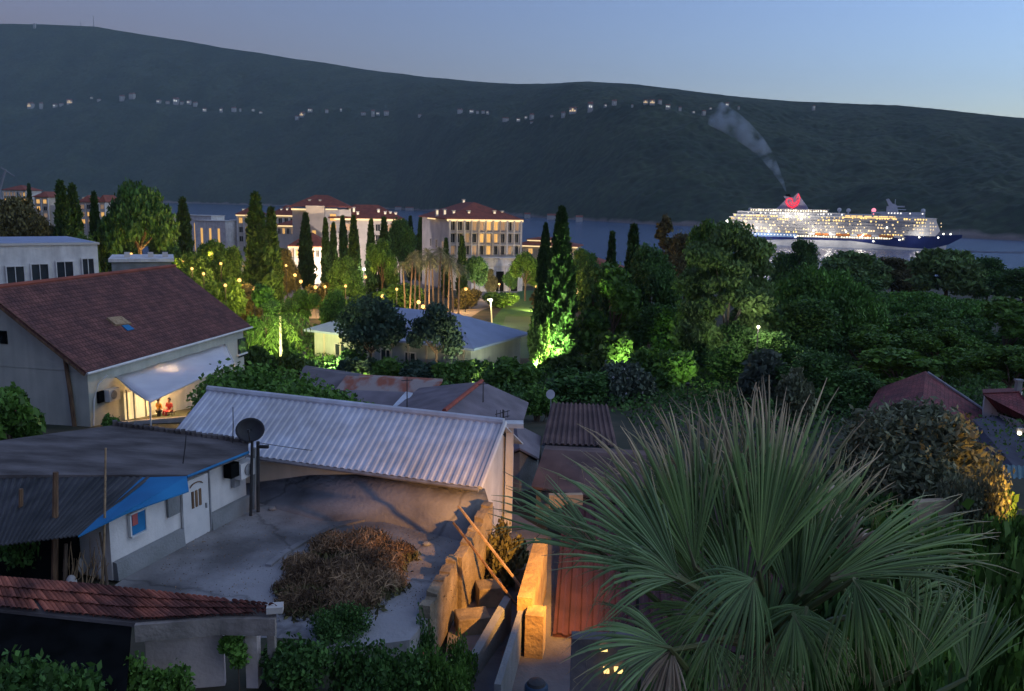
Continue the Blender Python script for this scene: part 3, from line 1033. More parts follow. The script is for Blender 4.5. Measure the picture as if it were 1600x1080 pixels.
def pots(root, roof, lst):
    for x, y, z in lst:
        b = MB()
        b.box((x, y, z + .7), (.75, .75, 1.8))
        b.box((x, y, z + 1.7), (1.0, 1.0, .22))
        c = b.build('chimney', M['stone_white'], roof)
        b = MB()
        b.box((x, y - .4, z + .9), (.5, .06, 1.1))
        b.build('chimney_light', M['pot_glow'], c)  # glowing face stands in for light falling on the chimney
M['pot_glow'] = glow('chimney_glow', (1.0, 0.82, 0.55), .9)
M['wall_lit'] = M['stone_white']
# --- square four-storey hotel
A, B = PY(701, 345, 221), PY(812, 349, 227.5)
zb = 12.2
hA, W = frame('square_hotel', A, B, zb, 'square hotel of four storeys with columns and glowing eaves under a red hip roof', 'hotel')
ze = PY(701, 343, 221).z - zb
DP = 31
b = MB()
b.box((W / 2, DP / 2, ze / 2 - 1), (W, DP, ze + 2 - .02))
wl = b.build('wall', M['stone_white'], hA)
rf = hip(hA, 0, W, 0, DP, ze, 4.6, .9, M['far_tile'])
strip(hA, -.7, W + .7, -.95, ze - .16, h=.55)
b = MB()
b.box((-.95, DP / 2, ze - .16), (.12, DP * .3, .3))
b.build('cornice_light', M['strip_warm'], hA)
fl = (ze - 9.3) / 3
NB = 10
for k in range(3):
    z0 = 9.3 + k * fl
    b = MB()
    b.box((W / 2, -.75, z0 - .12), (W + .3, 1.5, .24))
    b.build('balcony', M['stone_white'], hA)
    for i in range(NB):
        x = (i + .5) * W / NB
        lit = 'win_warm' if (i in (4, 5, 6) and k >= 1 and rnd.random() < .85) or (k == 0 and i == 5) else ('win_dim' if rnd.random() < .35 else 'glass')
        window(hA, x, -.02, z0 + fl * .5, W / NB * .66, fl * .74, lit)
for i in range(NB + 1):
    x = i * W / NB
    b = MB()
    b.box((x, -1.35, 9.3 + (ze - 9.3) / 2), (.34 if i % 2 else .5, .34, ze - 9.3 - .3))
    b.build('column', M['beige_wall' if 3 < i < 8 else 'stone_white'], hA)
# podium: stepped white base with portico and tall dark doorways
b = MB()
b.box((W * .62, -2.2, 4.3), (W * .72, 4.4, 9.9))
b.box((W * .47, -3.6, 3.0), (W * .2, 2.6, 7.6))
b.build('podium', M['white_wall'], hA)
b = MB()
b.box((W * .62, -4.5, 9.0), (W * .74, .5, .35))
b.box((W * .72, -4.5, 6.9), (W * .5, .4, .5))
b.build('moulding', M['stone_white'], hA)
for fx_ in (.655, .85):
    b = MB()
    b.box((W * fx_, -4.42, 2.6), (2.2, .16, 6.0))
    b.build('doorway', M['black'], hA)
for fx_ in (.58, .74, .79, .92):
    b = MB()
    b.box((W * fx_, -4.62, 3.2), (.55, .5, 6.8))
    b.build('pilaster', M['white_wall'], hA)
for y, z in ((6, 12), (13, 12), (20, 12), (6, 8), (20, 8)):
    b = MB()
    b.box((-.04, y, z), (.1, 1.4, 2))
    b.build('side_window', M['win_dim' if y == 6 else 'glass'], hA)
pots(hA, rf, [(2.4, 4, ze + .6), (6.3, 3, ze + .6), (-.2, 12, ze + .7), (1.2, 9, ze + .8), (13.5, 3, ze + .7), (16, 4, ze + .7), (9.6, 20, ze + 3.6)])
# --- long hotel with blank tower
A, B = PY(478, 345, 252), PY(628, 352, 257)
hB, W = frame('long_hotel', A, B, 11, 'long hotel with blank tower and sloping red roof behind cypresses', 'hotel')
zl = PY(560, 342, 254).z - 11
def lx(px, Y, py=350):
    p = PY(px, py, Y) - hB.location
    a = -hB.rotation_euler.z
    return p.x * math.cos(a) - p.y * math.sin(a)
x1, x2, x3 = lx(480, 252), lx(508, 253), lx(533, 254)
zt = PY(490, 321, 260).z - 11
b = MB()
b.box(((x1 + x2) / 2, -.5, zt / 2 - 1), (x2 - x1, 9, zt + 2))
b.build('tower', M['beige_wall'], hB)
b = MB()
b.box((x1 - 2.2, 5.5, zt / 2 - 1.5), (4.4, 8, zt + 1))
b.box(((x2 + x3) / 2 + 1, 6, zt / 2 - 1.5), (x3 - x2 + 4, 12, zt + 1))
b.box(((x3 + W) / 2, 7, zl / 2 - 1), (W - x3, 14, zl + 2))
b.build('wall', M['stone_white'], hB)
hip(hB, x1 - 4.4, x3 + 2.5, 0, 13, zt - .4, 3.6, .7, M['far_tile'])
rf = hip(hB, x3 - 3, W, 0, 14, zl, 4.2, .8, M['far_tile'])
strip(hB, x2 + .2, x3 - 1, -.55, zt - 1.0, h=.35)
strip(hB, x3 - 2, W + .6, -.85, zl - .2, h=.5)
strip(hB, x1 - 4.6, x1 - .4, .7, zt - 1.2, h=.5)
for i in range(9):
    x = x3 + 2 + i * (W - x3 - 3) / 8.5
    if i in (2, 3, 4):
        continue
    for z in (zl - 2.6, zl - 5.8, zl - 9):
        window(hB, x, -.02, z, 1.3, 2.1, 'win_dim' if rnd.random() < .5 else 'glass')
for z in (zt - 3.4, zt - 6.6, zt - 9.6):
    window(hB, (x2 + x3) / 2, -.02, z, 1.8, 2.2, 'win_warm' if z > zt - 8 else 'win_dim')
b = MB()
b.box(((x1 + x2) / 2 - .4, -5.05, zt - 9.2), (1.1, .1, 4))
b.build('lit_panel', M['win_warm'], hB)
pots(hB, rf, [(x1 + .6, 3, zt), (x2 - 1.5, 3, zt), (x3 + 1, 2.5, zl + 1), (x3 + 2.6, 3, zl + 1.4), (x3 + 3.8, 3, zl + 1.6), (x3 + 5, 1.5, zl + .4), (W - 7, 3, zl + 1.2), (W - 5, 2, zl + .6), (W - 3.4, 2.5, zl + .6), (W - 1.8, 2, zl + .4)])
# --- lower villas of the resort
def villa(name, pl, pr, pe, Y, dep, rh, label, floors=2, nb=4, dY=0, lit=.3, zb=None, stripm='strip_warm', wall='stone_white', cols_=True, cat='villa', sh=.4):
    A, B = PY(pl, pe, Y), PY(pr, pe + (pr - pl) * .02, Y + dY)
    zb = gz(A.x, A.y) - .3 if zb is None else zb
    r, W = frame(name, A, B, zb, label, cat)
    ze = A.z - zb
    b = MB()
    b.box((W / 2, dep / 2, ze / 2 - .5), (W, dep, ze + 1 - .02))
    b.build('wall', M[wall], r)
    rf = hip(r, 0, W, 0, dep, ze, rh, .6, M['far_tile'])
    if stripm:
        strip(r, -.4, W + .4, -.66, ze - .2, stripm, sh)
    fh = 3.1
    for k in range(floors):
        z = ze - 1.9 - k * fh
        if z < 1:
            break
        for i in range(nb):
            window(r, (i + .5) * W / nb, -.02, z, min(1.5, W / nb * .55), 1.9, 'win_warm' if rnd.random() < lit * .6 else ('win_dim' if rnd.random() < lit else 'glass'))
    if cols_:
        for i in range(nb + 1):
            b = MB()
            b.box((i * W / nb, -.35, ze / 2 - .2), (.35, .4, ze - .4))
            b.build('pilaster', M['white_wall'], r)
    return r, W, ze, rf
r, W, ze, rf = villa('terrace_villa', 371, 401, 335.5, 285, 10, 2.6, 'narrow red roofed villa half hidden left of the tall paired cypress', 3, 3)
pots(r, rf, [(1.5, 2, ze + .3)])
r, W, ze, rf = villa('terrace_villa', 424, 461, 336, 290, 12, 3.4, 'two storey red roofed villa just right of the tall paired cypress', 1, 4)
pots(r, rf, [(3, 2, ze + .6), (5, 2, ze + .8)])
r, W, ze, rf = villa('garden_pavilion', 433, 467, 352, 278, 8, 1.6, 'low pavilion with glowing eave in front of the two storey villa', 1, 5, cols_=False)
r, W, ze, rf = villa('garden_pavilion', 453, 508, 385, 236, 9, 3.8, 'red roofed pavilion with columns in front of the blank hotel tower', 1, 7, lit=.6)
r, W, ze, rf = villa('apartment_block', 5, 40, 297, 420, 14, 2.6, 'pale apartment block with red roof at the far left edge', 3, 7, lit=.9, zb=6, stripm=None, cat='apartment block')
r, W, ze, rf = villa('apartment_block', 54, 75, 308, 380, 14, 2.6, 'apartment block glowing orange, left of the thick dark cypress pair', 3, 2, lit=.5, zb=7, stripm=None, wall='beige_wall', cat='apartment block')
b = MB()
b.box((W + 3, 5, ze / 2 - 2), (8, 8, ze - 3))
b.build('side_wing', M['stone_white'], r)
r, W, ze, rf = villa('apartment_block', 124, 143, 316, 360, 12, 3, 'narrow apartment block between the thick cypress pair and the next cypress', 3, 2, lit=.5, zb=7, stripm=None, cat='apartment block')
pots(r, rf, [(1, 2, ze + .4)])
r, W, ze, rf = villa('apartment_block', 155, 164, 316, 350, 12, 3, 'sliver of lit apartment block left of the umbrella pine', 3, 1, lit=.9, zb=7, stripm=None, cat='apartment block')
pots(r, rf, [(.6, 2, ze + .4)])
for pl, pr, pe, Y, lb, nlit in ((259, 281, 336, 320, 'small flat white block left of the dark cypress at left', 0), (293, 330, 337, 318, 'flat white resort block with two lit slots, upper of the row', 2), (304, 352, 345, 300, 'flat white resort block with lit doorways, lower of the row', 3),
                                (360, 374, 344, 305, 'flat white block at the right end of the row beside villa', 0)):
    A, B = PY(pl, pe, Y), PY(pr, pe, Y - 3)
    r, W = frame('white_block', A, B, 7, lb, 'building')
    ze = A.z - 7
    b = MB()
    b.box((W / 2, 4, ze / 2 - .5), (W, 8, ze + 1))
    b.build('wall', M['white_wall'], r)
    b = MB()
    b.box((W / 2, 4, ze + .1), (W + .5, 8.5, .25))
    b.build('parapet', M['stone_white'], r)
    for i in range(nlit):
        b = MB()
        b.box((W * (i + .8) / (nlit + .6), -.04, ze * .5), (.8, .12, ze * .75))
        b.build('lit_slot', M['win_warm'], r)
# pavilions right of the square hotel
for pl, pr, pe, Y, lb, rh in ((806, 900, 383, 255, 'low waterside pavilion with double glowing eaves beside the tallest cypress', 1.6), (886, 950, 419, 190, 'low red roofed lodge with glowing eave right of the tallest cypress', 2.6)):
    A, B = PY(pl, pe, Y), PY(pr, pe + 2, Y - 4)
    r, W = frame('waterside_pavilion', A, B, gz(A.x, A.y) - .4, lb, 'pavilion')
    ze = A.z - r.location.z
    b = MB()
    b.box((W / 2, 5, ze / 2 - .5), (W, 10, ze + .9))
    b.build('wall', M['beige_wall'], r)
    hip(r, 0, W, 0, 10, ze, rh, .8, M['far_tile'])
    strip(r, -.6, W + .6, -.86, ze - .15, h=.35)
    if pl == 806:
        b = MB()
        b.box((W / 2, 5, ze + .95), (W * .62, 5, 1.2))
        b.build('lantern', M['stone_white'], r)
        hip(r, W * .19, W * .81, 2.5, 7.5, ze + 1.6, .9, .7, M['far_tile'], 'lantern_roof')
        strip(r, W * .17, W * .83, 1.75, ze + 1.45, h=.3)
    for i in range(6):
        window(r, (i + .5) * W / 6, -.02, ze - 1.7, 1.3, 1.7, 'win_warm' if i in (1, 4) else 'glass')
# crane over the far left roofs
p0, p1 = PY(0, 296, 520), PY(9, 265, 520)
r = thing('harbour_crane', (p0.x, 520, 0), 'grey slanting crane jib above the roofs at the far left edge', 'crane')
b = MB()
b.tube((p0.x - 1, 520, 0), p0 + V((0, 0, 0)), .8, .7)
b.sweep([p0, (p0 + p1) / 2, p1], [.7, .6, .5], 6)
b.build('jib', M['grey_metal'], r)
b = MB()
b.tube(p1 + V((-3, 0, 1.2)), p1 + V((5, 0, -4)), .4, .3, 6)
b.tube(p1, p1 + V((-6, 0, -9)), .2, .2, 6)
b.build('jib_head', M['grey_metal'], r)
b = MB()
b.box((p0.x, 520, 1), (5, 5, 6))
b.build('base', M['grey_metal'], r)
# ------------------------------------------------------------------ trees
def limbs(b, path_r, ends, r):
    base = path_r[-1]
    for e_ in ends:
        e_ = V(e_)
        mid = (base + e_) / 2 + V((rnd.uniform(-.3, .3), rnd.uniform(-.3, .3), rnd.uniform(-.1, .5)))
        b.sweep([base + V((0, 0, -.4)), mid, e_], [r, r * .6, r * .22], 5)
CNT = [0]
def cypress(h, wd, n, leaf='leaf_cyp', size=.36, name='cypress_tree', bumps=.25, tips=1):
    r = thing(name, (0, 0, 0), 'x', 'tree')
    LOCAL.add(r.name)
    b = MB()
    b.sweep([(0, 0, -1), (0, 0, h * .35), (.1, 0, h * .8)], [wd * .09, wd * .07, .05], 6)
    b.build('trunk', M['bark'], r)
    t = rs.rand(n) ** .85
    ph = rs.rand(n) * 2 * pi
    ph0 = rs.rand(8) * 6
    prof = np.minimum(1, .45 + t * 3.2) * np.clip(1 - t, 0, 1) ** .55 * (1 - .12 * t)
    lump = 1 + bumps * np.sin(ph * 3 + t * 17 + ph0[0]) * np.sin(t * 29 + ph0[1] + ph) * .7 + bumps * .5 * np.sin(ph * 7 - t * 41 + ph0[2])
    rad = wd / 2 * prof * lump * (rs.rand(n) ** .3) * (1 + .08 * rs.normal(size=n))
    lean = .02 * h * np.sin(t * 3 + ph0[3])
    p = np.stack([rad * np.cos(ph) + lean * .5, rad * np.sin(ph), .3 + t * (h - .3)], 1)
    up = np.stack([np.cos(ph) * .45, np.sin(ph) * .45, np.full(n, 1.0)], 1)
    part_obj('crown', leaf_mesh('crown', p, size * (.6 + .8 * rs.rand(n)), M[leaf], up, 2.4), r)
    return r
def broad(name, h, wd, leaf, n, size, base=.3, ncl=12, flat=1.0, bark='bark', asp=1.6, droop=0, fork=.4, top_bias=0, trunk_r=None, shape=None, cs=(.1, .22)):
    """rounded, uneven crown of leaf clumps on a forked trunk"""
    r = thing(name, (0, 0, 0), 'x', 'tree')
    LOCAL.add(r.name)
    cl = []
    cz0 = h * base
    ncl = int(ncl * 1.5)
    for i in range(ncl):
        a = i * 2.4 + rnd.uniform(-.5, .5)
        tt = rnd.random()
        zz = cz0 + (h - cz0) * (.18 + .68 * tt)
        rr = wd / 2 * (.25 + .5 * math.sqrt(rnd.random())) * (1 - .55 * max(0, tt - .45) * 1.6)
        if shape == 'column':
            rr *= .6
        s = wd * rnd.uniform(*cs)
        cl.append(((rr * math.cos(a), rr * math.sin(a), zz), (s, s, s * flat * rnd.uniform(.65, .95))))
    cl.append(((0, 0, h * (.9 if flat > .6 else .8)), (wd * .16, wd * .16, h * .09)))
    b = MB()
    tr = trunk_r or max(.12, h * .022)
    tx = rnd.uniform(-.03, .03) * h
    pth = [V((0, 0, -1.0)), V((tx, 0, h * fork * .5)), V((tx * .6, 0, h * fork))]
    b.sweep(pth, [tr * 1.25, tr, tr * .8], 7)
    limbs(b, pth, [c for c, _ in cl if c[2] > h * fork * .9][:9], tr * .5)
    b.build('trunk', M[bark], r)
    p = clump_pts(cl, n)
    # loose outer sprays
    k = n // 9
    d = rs.normal(size=(k, 3))
    d /= np.linalg.norm(d, axis=1, keepdims=True)
    q = p[:k] + d * rs.rand(k, 1) * wd * .07
    p[:k] = q
    p[:, 2] = np.maximum(p[:, 2], h * base * .55)
    up = None
    if droop:
        up = np.tile(np.array([[0, 0, -1.0]]), (n, 1)) * droop
    part_obj('crown', leaf_mesh('crown', p, size * (.6 + .8 * rs.rand(n)), M[leaf], up, asp), r)
    return r
def stone_pine(name, h, wd, n, size, flat=.3, leaf='leaf_pine', bark='bark', cz=.72):
    r = thing(name, (0, 0, 0), 'x', 'tree')
    LOCAL.add(r.name)
    cl = []
    for i in range(26):
        a = i * 2.4
        q = math.sqrt((i + .5) / 26)
        rr = wd / 2 * .86 * q
        zz = h * cz + (h * (1 - cz)) * (1 - q ** 2.2) * .8 + rnd.uniform(-.02, .02) * h
        s = wd * rnd.uniform(.11, .15)
        cl.append(((rr * math.cos(a), rr * math.sin(a), zz), (s, s, s * (.5 + flat))))
    b = MB()
    tr = h * .022
    pth = [V((0, 0, -1)), V((h * .02, 0, h * .3)), V((-h * .01, 0, h * .55))]
    b.sweep(pth, [tr * 1.3, tr, tr * .85], 7)
    limbs(b, pth, [V(c) + V((0, 0, -.5)) for c, _ in cl[4:20:2]], tr * .5)
    b.build('trunk', M[bark], r)
    p = clump_pts(cl, n)
    part_obj('crown', leaf_mesh('crown', p, size * (.6 + .8 * rs.rand(n)), M[leaf], np.tile([[0, 0, 1.0]], (n, 1)), 1.8), r)
    return r
def feather_palm(name, h, head, nf=18, leaf='leaf_green', bark='pale_bark', tr=.16, fan=False):
    r = thing(name, (0, 0, 0), 'x', 'palm tree')
    LOCAL.add(r.name)
    b = MB()
    dx, dy = rnd.uniform(-.05, .05) * h, rnd.uniform(-.05, .05) * h
    top = V((dx, dy, h - head * .35))
    b.sweep([(0, 0, -1), (dx * .2, dy * .2, h * .4), top], [tr * 1.35, tr, tr * .85], 7)
    b.build('trunk', M[bark], r)
    b = MB()
    for i in range(nf):
        a = i * 2.4 + rnd.uniform(-.2, .2)
        el = rnd.uniform(-.5, 1.25)
        L_ = head * rnd.uniform(.42, .56)
        d = V((math.cos(a) * math.cos(el), math.sin(a) * math.cos(el), math.sin(el)))
        side = d.cross(V((0, 0, 1))).normalized()
        pts = []
        for k in range(9):
            t = k / 8
            pts.append(top + d * L_ * t + V((0, 0, -1)) * L_ * .55 * t * t)
        for k in range(1, 8):
            for sg in (-1, 1):
                w_ = L_ * .34 * math.sin(pi * (k + .6) / 9)
                tip = pts[k] + side * sg * w_ + (pts[k + 1] - pts[k]) * 1.1 + V((0, 0, -w_ * .45))
                n_ = (pts[k + 1] - pts[k]) * .42
                b.add([pts[k], pts[k] + n_, tip], [(0, 1, 2)])
            b.add([pts[k] - side * .03, pts[k] + side * .03, pts[k + 1] + side * .03, pts[k + 1] - side * .03], [(0, 1, 2, 3)])
    b.build('crown', M[leaf], r)
    return r
PROTO = {}
USED = set()
def proto(k, fn, h, wd):
    PROTO[k] = (fn, h, wd)
def put(k, px, ytop, wpx, Y, label, group=None, name=None, zb=None, zoff=-.2):
    root, h, wd = PROTO[k]
    p = PY(px, ytop, Y)
    zb = gz(p.x, p.y) if zb is None else zb
    if k in USED:
        root = copy_tree(root)
    USED.add(k)
    hh = p.z - zb - zoff
    root.location = (p.x, p.y, zb + zoff)
    root.scale = (wpx * Y / FPX / wd, wpx * Y / FPX / wd, hh / h)
    root.rotation_euler = (0, 0, rnd.uniform(0, 6.28))
    root['label'] = label
    if group:
        root['group'] = group
    return root
proto('cypA', cypress(15, 3, 5200), 15, 3)
proto('cypB', cypress(15, 3, 5200, bumps=.35), 15, 3)
proto('cypC', cypress(12, 2.4, 3000), 12, 2.4)
proto('cypBig', cypress(18, 4, 15000, 'leaf_cyp', .3, bumps=.3), 18, 4)
proto('cypBig2', cypress(18, 4, 13000, 'leaf_cyp', .3, bumps=.4), 18, 4)
G1 = 'cypresses of the resort garden'
for a in (('cypC', 45, 290, 14, 400, 'slim cypress between the two apartment blocks at far left'), ('cypA', 93, 286, 40, 140, 'left half of the thick dark cypress pair at left'),
          ('cypB', 112, 291, 38, 143, 'right half of the thick dark cypress pair at left'), ('cypA', 147, 303, 28, 150, 'cypress standing alone just left of the umbrella pine'), ('cypB', 285, 311, 34, 190, 'dark cypress in front of the flat white blocks'),
          ('cypB', 399, 304, 46, 150, 'tall thick cypress left of the two storey villa'), ('cypA', 424, 326, 36, 158, 'shorter dark cypress leaning against the tall thick one'), ('cypA', 478, 334, 28, 215, 'cypress covering the left end of the blank tower'),
          ('cypC', 508, 343, 18, 190, 'leftmost slim cypress before the long hotel wing'), ('cypC', 521, 350, 18, 192, 'short slim cypress, second from left before the long hotel wing'), ('cypC', 535, 340, 20, 200, 'slim cypress left of the bold dark one before the long hotel'),
          ('cypA', 552, 339, 26, 186, 'bold dark cypress in the middle of the long hotel front'), ('cypC', 580, 345, 20, 190, 'cypress right of the bare white wall of the long hotel'), ('cypC', 600, 342, 24, 195, 'cypress near the right end of the long hotel'),
          ('cypC', 641, 340, 15, 275, 'leftmost of three slim cypresses against the sea between hotels'), ('cypC', 657, 342, 17, 275, 'middle of three slim cypresses against the sea between hotels'), ('cypC', 671, 345, 14, 270, 'rightmost of three slim cypresses, at the square hotel corner'),
          ('cypC', 697, 374, 16, 200, 'slim cypress against the side wall of the square hotel'), ('cypC', 722, 371, 18, 196, 'slim cypress before the left windows of the square hotel'), ('cypBig2', 853, 351, 36, 101, 'shorter of the two floodlit cypresses in the middle'),
          ('cypBig', 879, 326, 60, 97, 'tallest cypress, floodlit green at its foot in the middle'), ('cypC', 957, 366, 26, 125, 'pointed small cypress against the sea right of the tallest cypress'), ('cypA', 990, 353, 40, 130, 'ragged cypress second right of the tallest cypress')):
    put(*a, group=G1)
proto('bdark', broad('broadleaf_tree', 10, 9, 'leaf_dark', 22000, .25), 10, 9)
proto('bdark2', broad('broadleaf_tree', 9, 10, 'leaf_dark', 22000, .25, base=.2, ncl=14), 9, 10)
proto('bgreen', broad('broadleaf_tree', 10, 9, 'leaf_green', 22000, .25), 10, 9)
proto('bgreen2', broad('broadleaf_tree', 11, 8, 'leaf_green', 8000, .42, base=.12, ncl=16), 11, 8)
proto('beuca', broad('broadleaf_tree', 12, 11, 'leaf_euca', 9000, .45, base=.25, ncl=18, droop=.7, asp=2.4), 12, 11)
proto('bbrown', broad('broadleaf_tree', 10, 10, 'leaf_brown', 22000, .25, base=.15, ncl=14), 10, 10)
proto('bpoplar', broad('broadleaf_tree', 14, 5, 'leaf_brown', 4500, .5, base=.12, ncl=14, shape='column'), 14, 5)
proto('bblue', broad('broadleaf_tree', 8, 9, 'leaf_blue', 7600, .27, base=.3, ncl=17, fork=.35), 8, 9)
proto('bblue2', broad('broadleaf_tree', 8, 7.5, 'leaf_blue', 5200, .27, base=.3, ncl=13, fork=.38), 8, 7.5)
proto('pine', stone_pine('stone_pine', 12, 10, 8000, .3, .5, 'leaf_dark', 'bark', cz=.6), 12, 10)
proto('dome', stone_pine('stone_pine', 12, 13, 26000, .25, .55, cz=.58), 12, 13)
proto('flat', stone_pine('stone_pine', 10, 14, 20000, .27, .12, cz=.78), 10, 14)
G2 = 'broadleaf trees of the resort garden'
for a in (('bbrown', 18, 306, 120, 150, 'olive brown rounded tree at the far left edge above the white building'), ('bbrown', 62, 338, 80, 140, 'smaller olive brown tree left of the thick cypress pair'), ('bdark', 178, 352, 70, 165, 'dark rounded tree left of the umbrella pine trunk'),
          ('bdark2', 128, 366, 60, 130, 'dark low tree behind the white building right corner'), ('bdark', 255, 362, 60, 178, 'dark tree right of the umbrella pine'), ('bgreen', 332, 374, 62, 170, 'green tree in front of the flat white blocks'),
          ('bdark', 358, 388, 50, 160, 'dark tree left of the tall thick cypress'), ('bdark2', 300, 396, 60, 150, 'low dark tree above the tip of the red tile roof'), ('bbrown', 447, 388, 44, 180, 'lamp lit tree below the two storey villa'),
          ('bdark', 625, 344, 50, 225, 'dark tree hiding the right end of the long hotel'), ('bgreen', 598, 372, 60, 175, 'round green tree below the long hotel wing'), ('bdark2', 540, 402, 60, 165, 'dark tree under the slim cypresses of the long hotel'),
          ('bdark', 742, 402, 46, 200, 'dark tree left of the white portico'), ('bbrown', 767, 420, 26, 206, 'small lamp lit tree beside the hotel entrance'), ('bdark', 797, 424, 26, 206, 'small dark tree in front of the right hotel doorway'),
          ('bgreen', 822, 393, 52, 195, 'green tree right of the square hotel'), ('bgreen', 908, 388, 66, 170, 'pale green tree behind the tallest cypress, right side'), ('bdark2', 930, 412, 70, 150, 'dark low tree below the red roofed lodge'),
          ('bgreen2', 414, 446, 66, 105, 'bright lamp lit tree beside the garden palm, left'), ('bgreen', 470, 452, 66, 120, 'green tree between the garden palm and the blue roof'), ('bdark', 520, 456, 50, 115, 'dark tree above the left end of the blue roof')):
    put(*a, group=G2)
put('pine', 214, 291, 118, 150, 'umbrella pine with tall lamp lit trunk at left', G2)
put('bblue', 580, 462, 126, 88, 'dark leafy tree hiding the left half of the blue roof')
put('bblue2', 682, 470, 92, 86, 'slender dark tree with bare trunk before the blue roof, right')
G3 = 'dense trees right of the floodlit cypresses'
for a in (('bgreen2', 962, 414, 118, 100, 'green floodlit tree just right of the tallest cypress'), ('bdark', 1022, 388, 96, 116, 'dark tree with pale forked trunk right of the ragged cypress'), ('bpoplar', 1041, 336, 50, 185, 'brownish upright tree against the sea, left of the ship'),
          ('bbrown', 1075, 364, 76, 165, 'brownish bushy tree right of the upright one'), ('bgreen', 1106, 342, 74, 145, 'pointed green tree left of the ship stern'), ('bdark2', 1252, 374, 80, 205, 'dark tree below the red funnel reflection'),
          ('beuca', 1330, 394, 116, 215, 'dark tree in front of the ship middle'), ('bbrown', 1400, 402, 90, 220, 'low dark tree below the ship bow'), ('beuca', 1485, 390, 120, 200, 'large dark tree at the shore right of the ship'), ('bdark2', 1548, 402, 80, 205, 'dark pine like tree at the right shore'),
          ('bdark', 1606, 420, 120, 180, 'dark tree cut by the right edge, at the shore'), ('bdark', 1255, 470, 150, 90, 'dark tree under the domed pine, left'), ('bgreen', 1350, 505, 170, 92, 'dark tree under the flat pine, left'), ('bgreen', 1480, 512, 150, 88, 'dull green tree under the flat pine, right'),
          ('bgreen2', 1580, 468, 150, 100, 'tall dark tree at the right edge'), ('bgreen', 1585, 540, 150, 72, 'dull green tree at the right edge above the red roof'), ('bdark2', 1150, 505, 140, 84, 'dark tree below the tall eucalyptus'), ('bgreen2', 1410, 545, 160, 70, 'dark tree above the plum red roof'),
          ('bdark2', 1290, 552, 170, 66, 'dark tree behind the tips of the fan palm'), ('bdark', 1040, 478, 110, 96, 'dark tree left of the tall eucalyptus'), ('bdark2', 1330, 432, 130, 150, 'dark tree behind the domed pine, right'), ('bgreen', 1440, 488, 150, 104, 'green tree filling the gap beneath the flat pine crown'), ('bdark', 1390, 492, 130, 112, 'dark tree between the domed pine and the flat pine'), ('bdark2', 1530, 498, 140, 110, 'dark tree beneath the farther flat pine'), ('bdark', 1215, 520, 110, 80, 'dark tree right of the tall eucalyptus foot'), ('bdark2', 1200, 440, 110, 130, 'dark tree between the eucalyptus and the domed pine')):
    put(*a, group=G3)
put('dome', 1282, 426, 190, 98, 'big domed stone pine right of the tall eucalyptus', G3)
put('flat', 1432, 464, 200, 120, 'flat topped stone pine right of the domed one, nearer', G3)
put('flat', 1515, 474, 150, 135, 'flat topped stone pine at far right, behind', G3)
euc = broad('eucalyptus_tree', 22, 13, 'leaf_euca', 42000, .24, base=.08, ncl=34, cs=(.07, .15), droop=.8, asp=2.6, bark='pale_bark', fork=.3, trunk_r=.35)
proto('euc', euc, 22, 13)
put('euc', 1146, 342, 196, 88, 'tall loose eucalyptus in front of the ship stern')
# palms
for i in range(3):
    proto('tp%d' % i, feather_palm('fan_topped_palm', 11, 4.2, 30, 'leaf_olive', bark='bark', tr=.17), 11, 3.2)
for i, (px, yt, lb) in enumerate(((640, 392, 'leftmost palm of the tall thin palm row'), (648, 383, 'second palm from left in the tall palm row, taller'), (656, 389, 'third palm from left in the tall palm row'), (664, 380, 'tall palm left of centre in the palm row'),
                                  (671, 391, 'short palm at the centre of the palm row'), (678, 384, 'tall palm at the centre of the palm row'), (685, 378, 'tallest palm of the row, just right of centre'), (693, 392, 'short palm right of centre in the palm row'),
                                  (701, 386, 'fourth palm from right in the palm row'), (709, 398, 'third palm from right in the palm row'), (717, 404, 'second palm from right in the palm row'), (633, 400, 'small palm set apart left of the palm row'))):
    put('tp%d' % (i % 3), px, yt, 26, 140 + (i % 4) * 5, lb, 'tall thin palms before the square hotel')
proto('gp', feather_palm('garden_palm', 6.5, 6, 30, 'leaf_fresh', tr=.13), 6.5, 6)
put('gp', 436, 444, 108, 82, 'bright green lamp lit palm right of the red tile house')
# shrubs
def shrub(name, h, wd, leaf, n, size, label, px, yt, wpx, Y, flowers=None, ncl=9, fl='flower', nfl=150):
    r = thing(name, (0, 0, 0), label, 'shrub')
    LOCAL.add(r.name)
    cl = []
    for i in range(ncl):
        a = i * 2.4
        q = math.sqrt(i / ncl)
        cl.append(((wd / 2 * .7 * q * math.cos(a), wd / 2 * .7 * q * math.sin(a), h * rnd.uniform(.3, .7)), (wd * .2, wd * .2, h * rnd.uniform(.22, .34))))
    b = MB()
    limbs(b, [V((0, 0, -.5))], [c for c, _ in cl[:6]], .06)
    b.build('stems', M['bark'], r)
    p = clump_pts(cl, n)
    part_obj('crown', leaf_mesh('crown', p, size * (.6 + .8 * rs.rand(n)), M[leaf]), r)
    if flowers:
        p = clump_pts([(c, (q[0] * 1.05, q[1] * 1.05, q[2] * 1.05)) for c, q in cl], nfl)
        part_obj('blossom', leaf_mesh('blossom', p, flowers, M[fl], None, 1.1), r)
    c = PY(px, yt, Y)
    zb = gz(c.x, c.y)
    r.location = (c.x, c.y, zb - .15)
    s = wpx * Y / FPX / wd
    r.scale = (s, s, (c.z - zb + .15) / h)
    return r
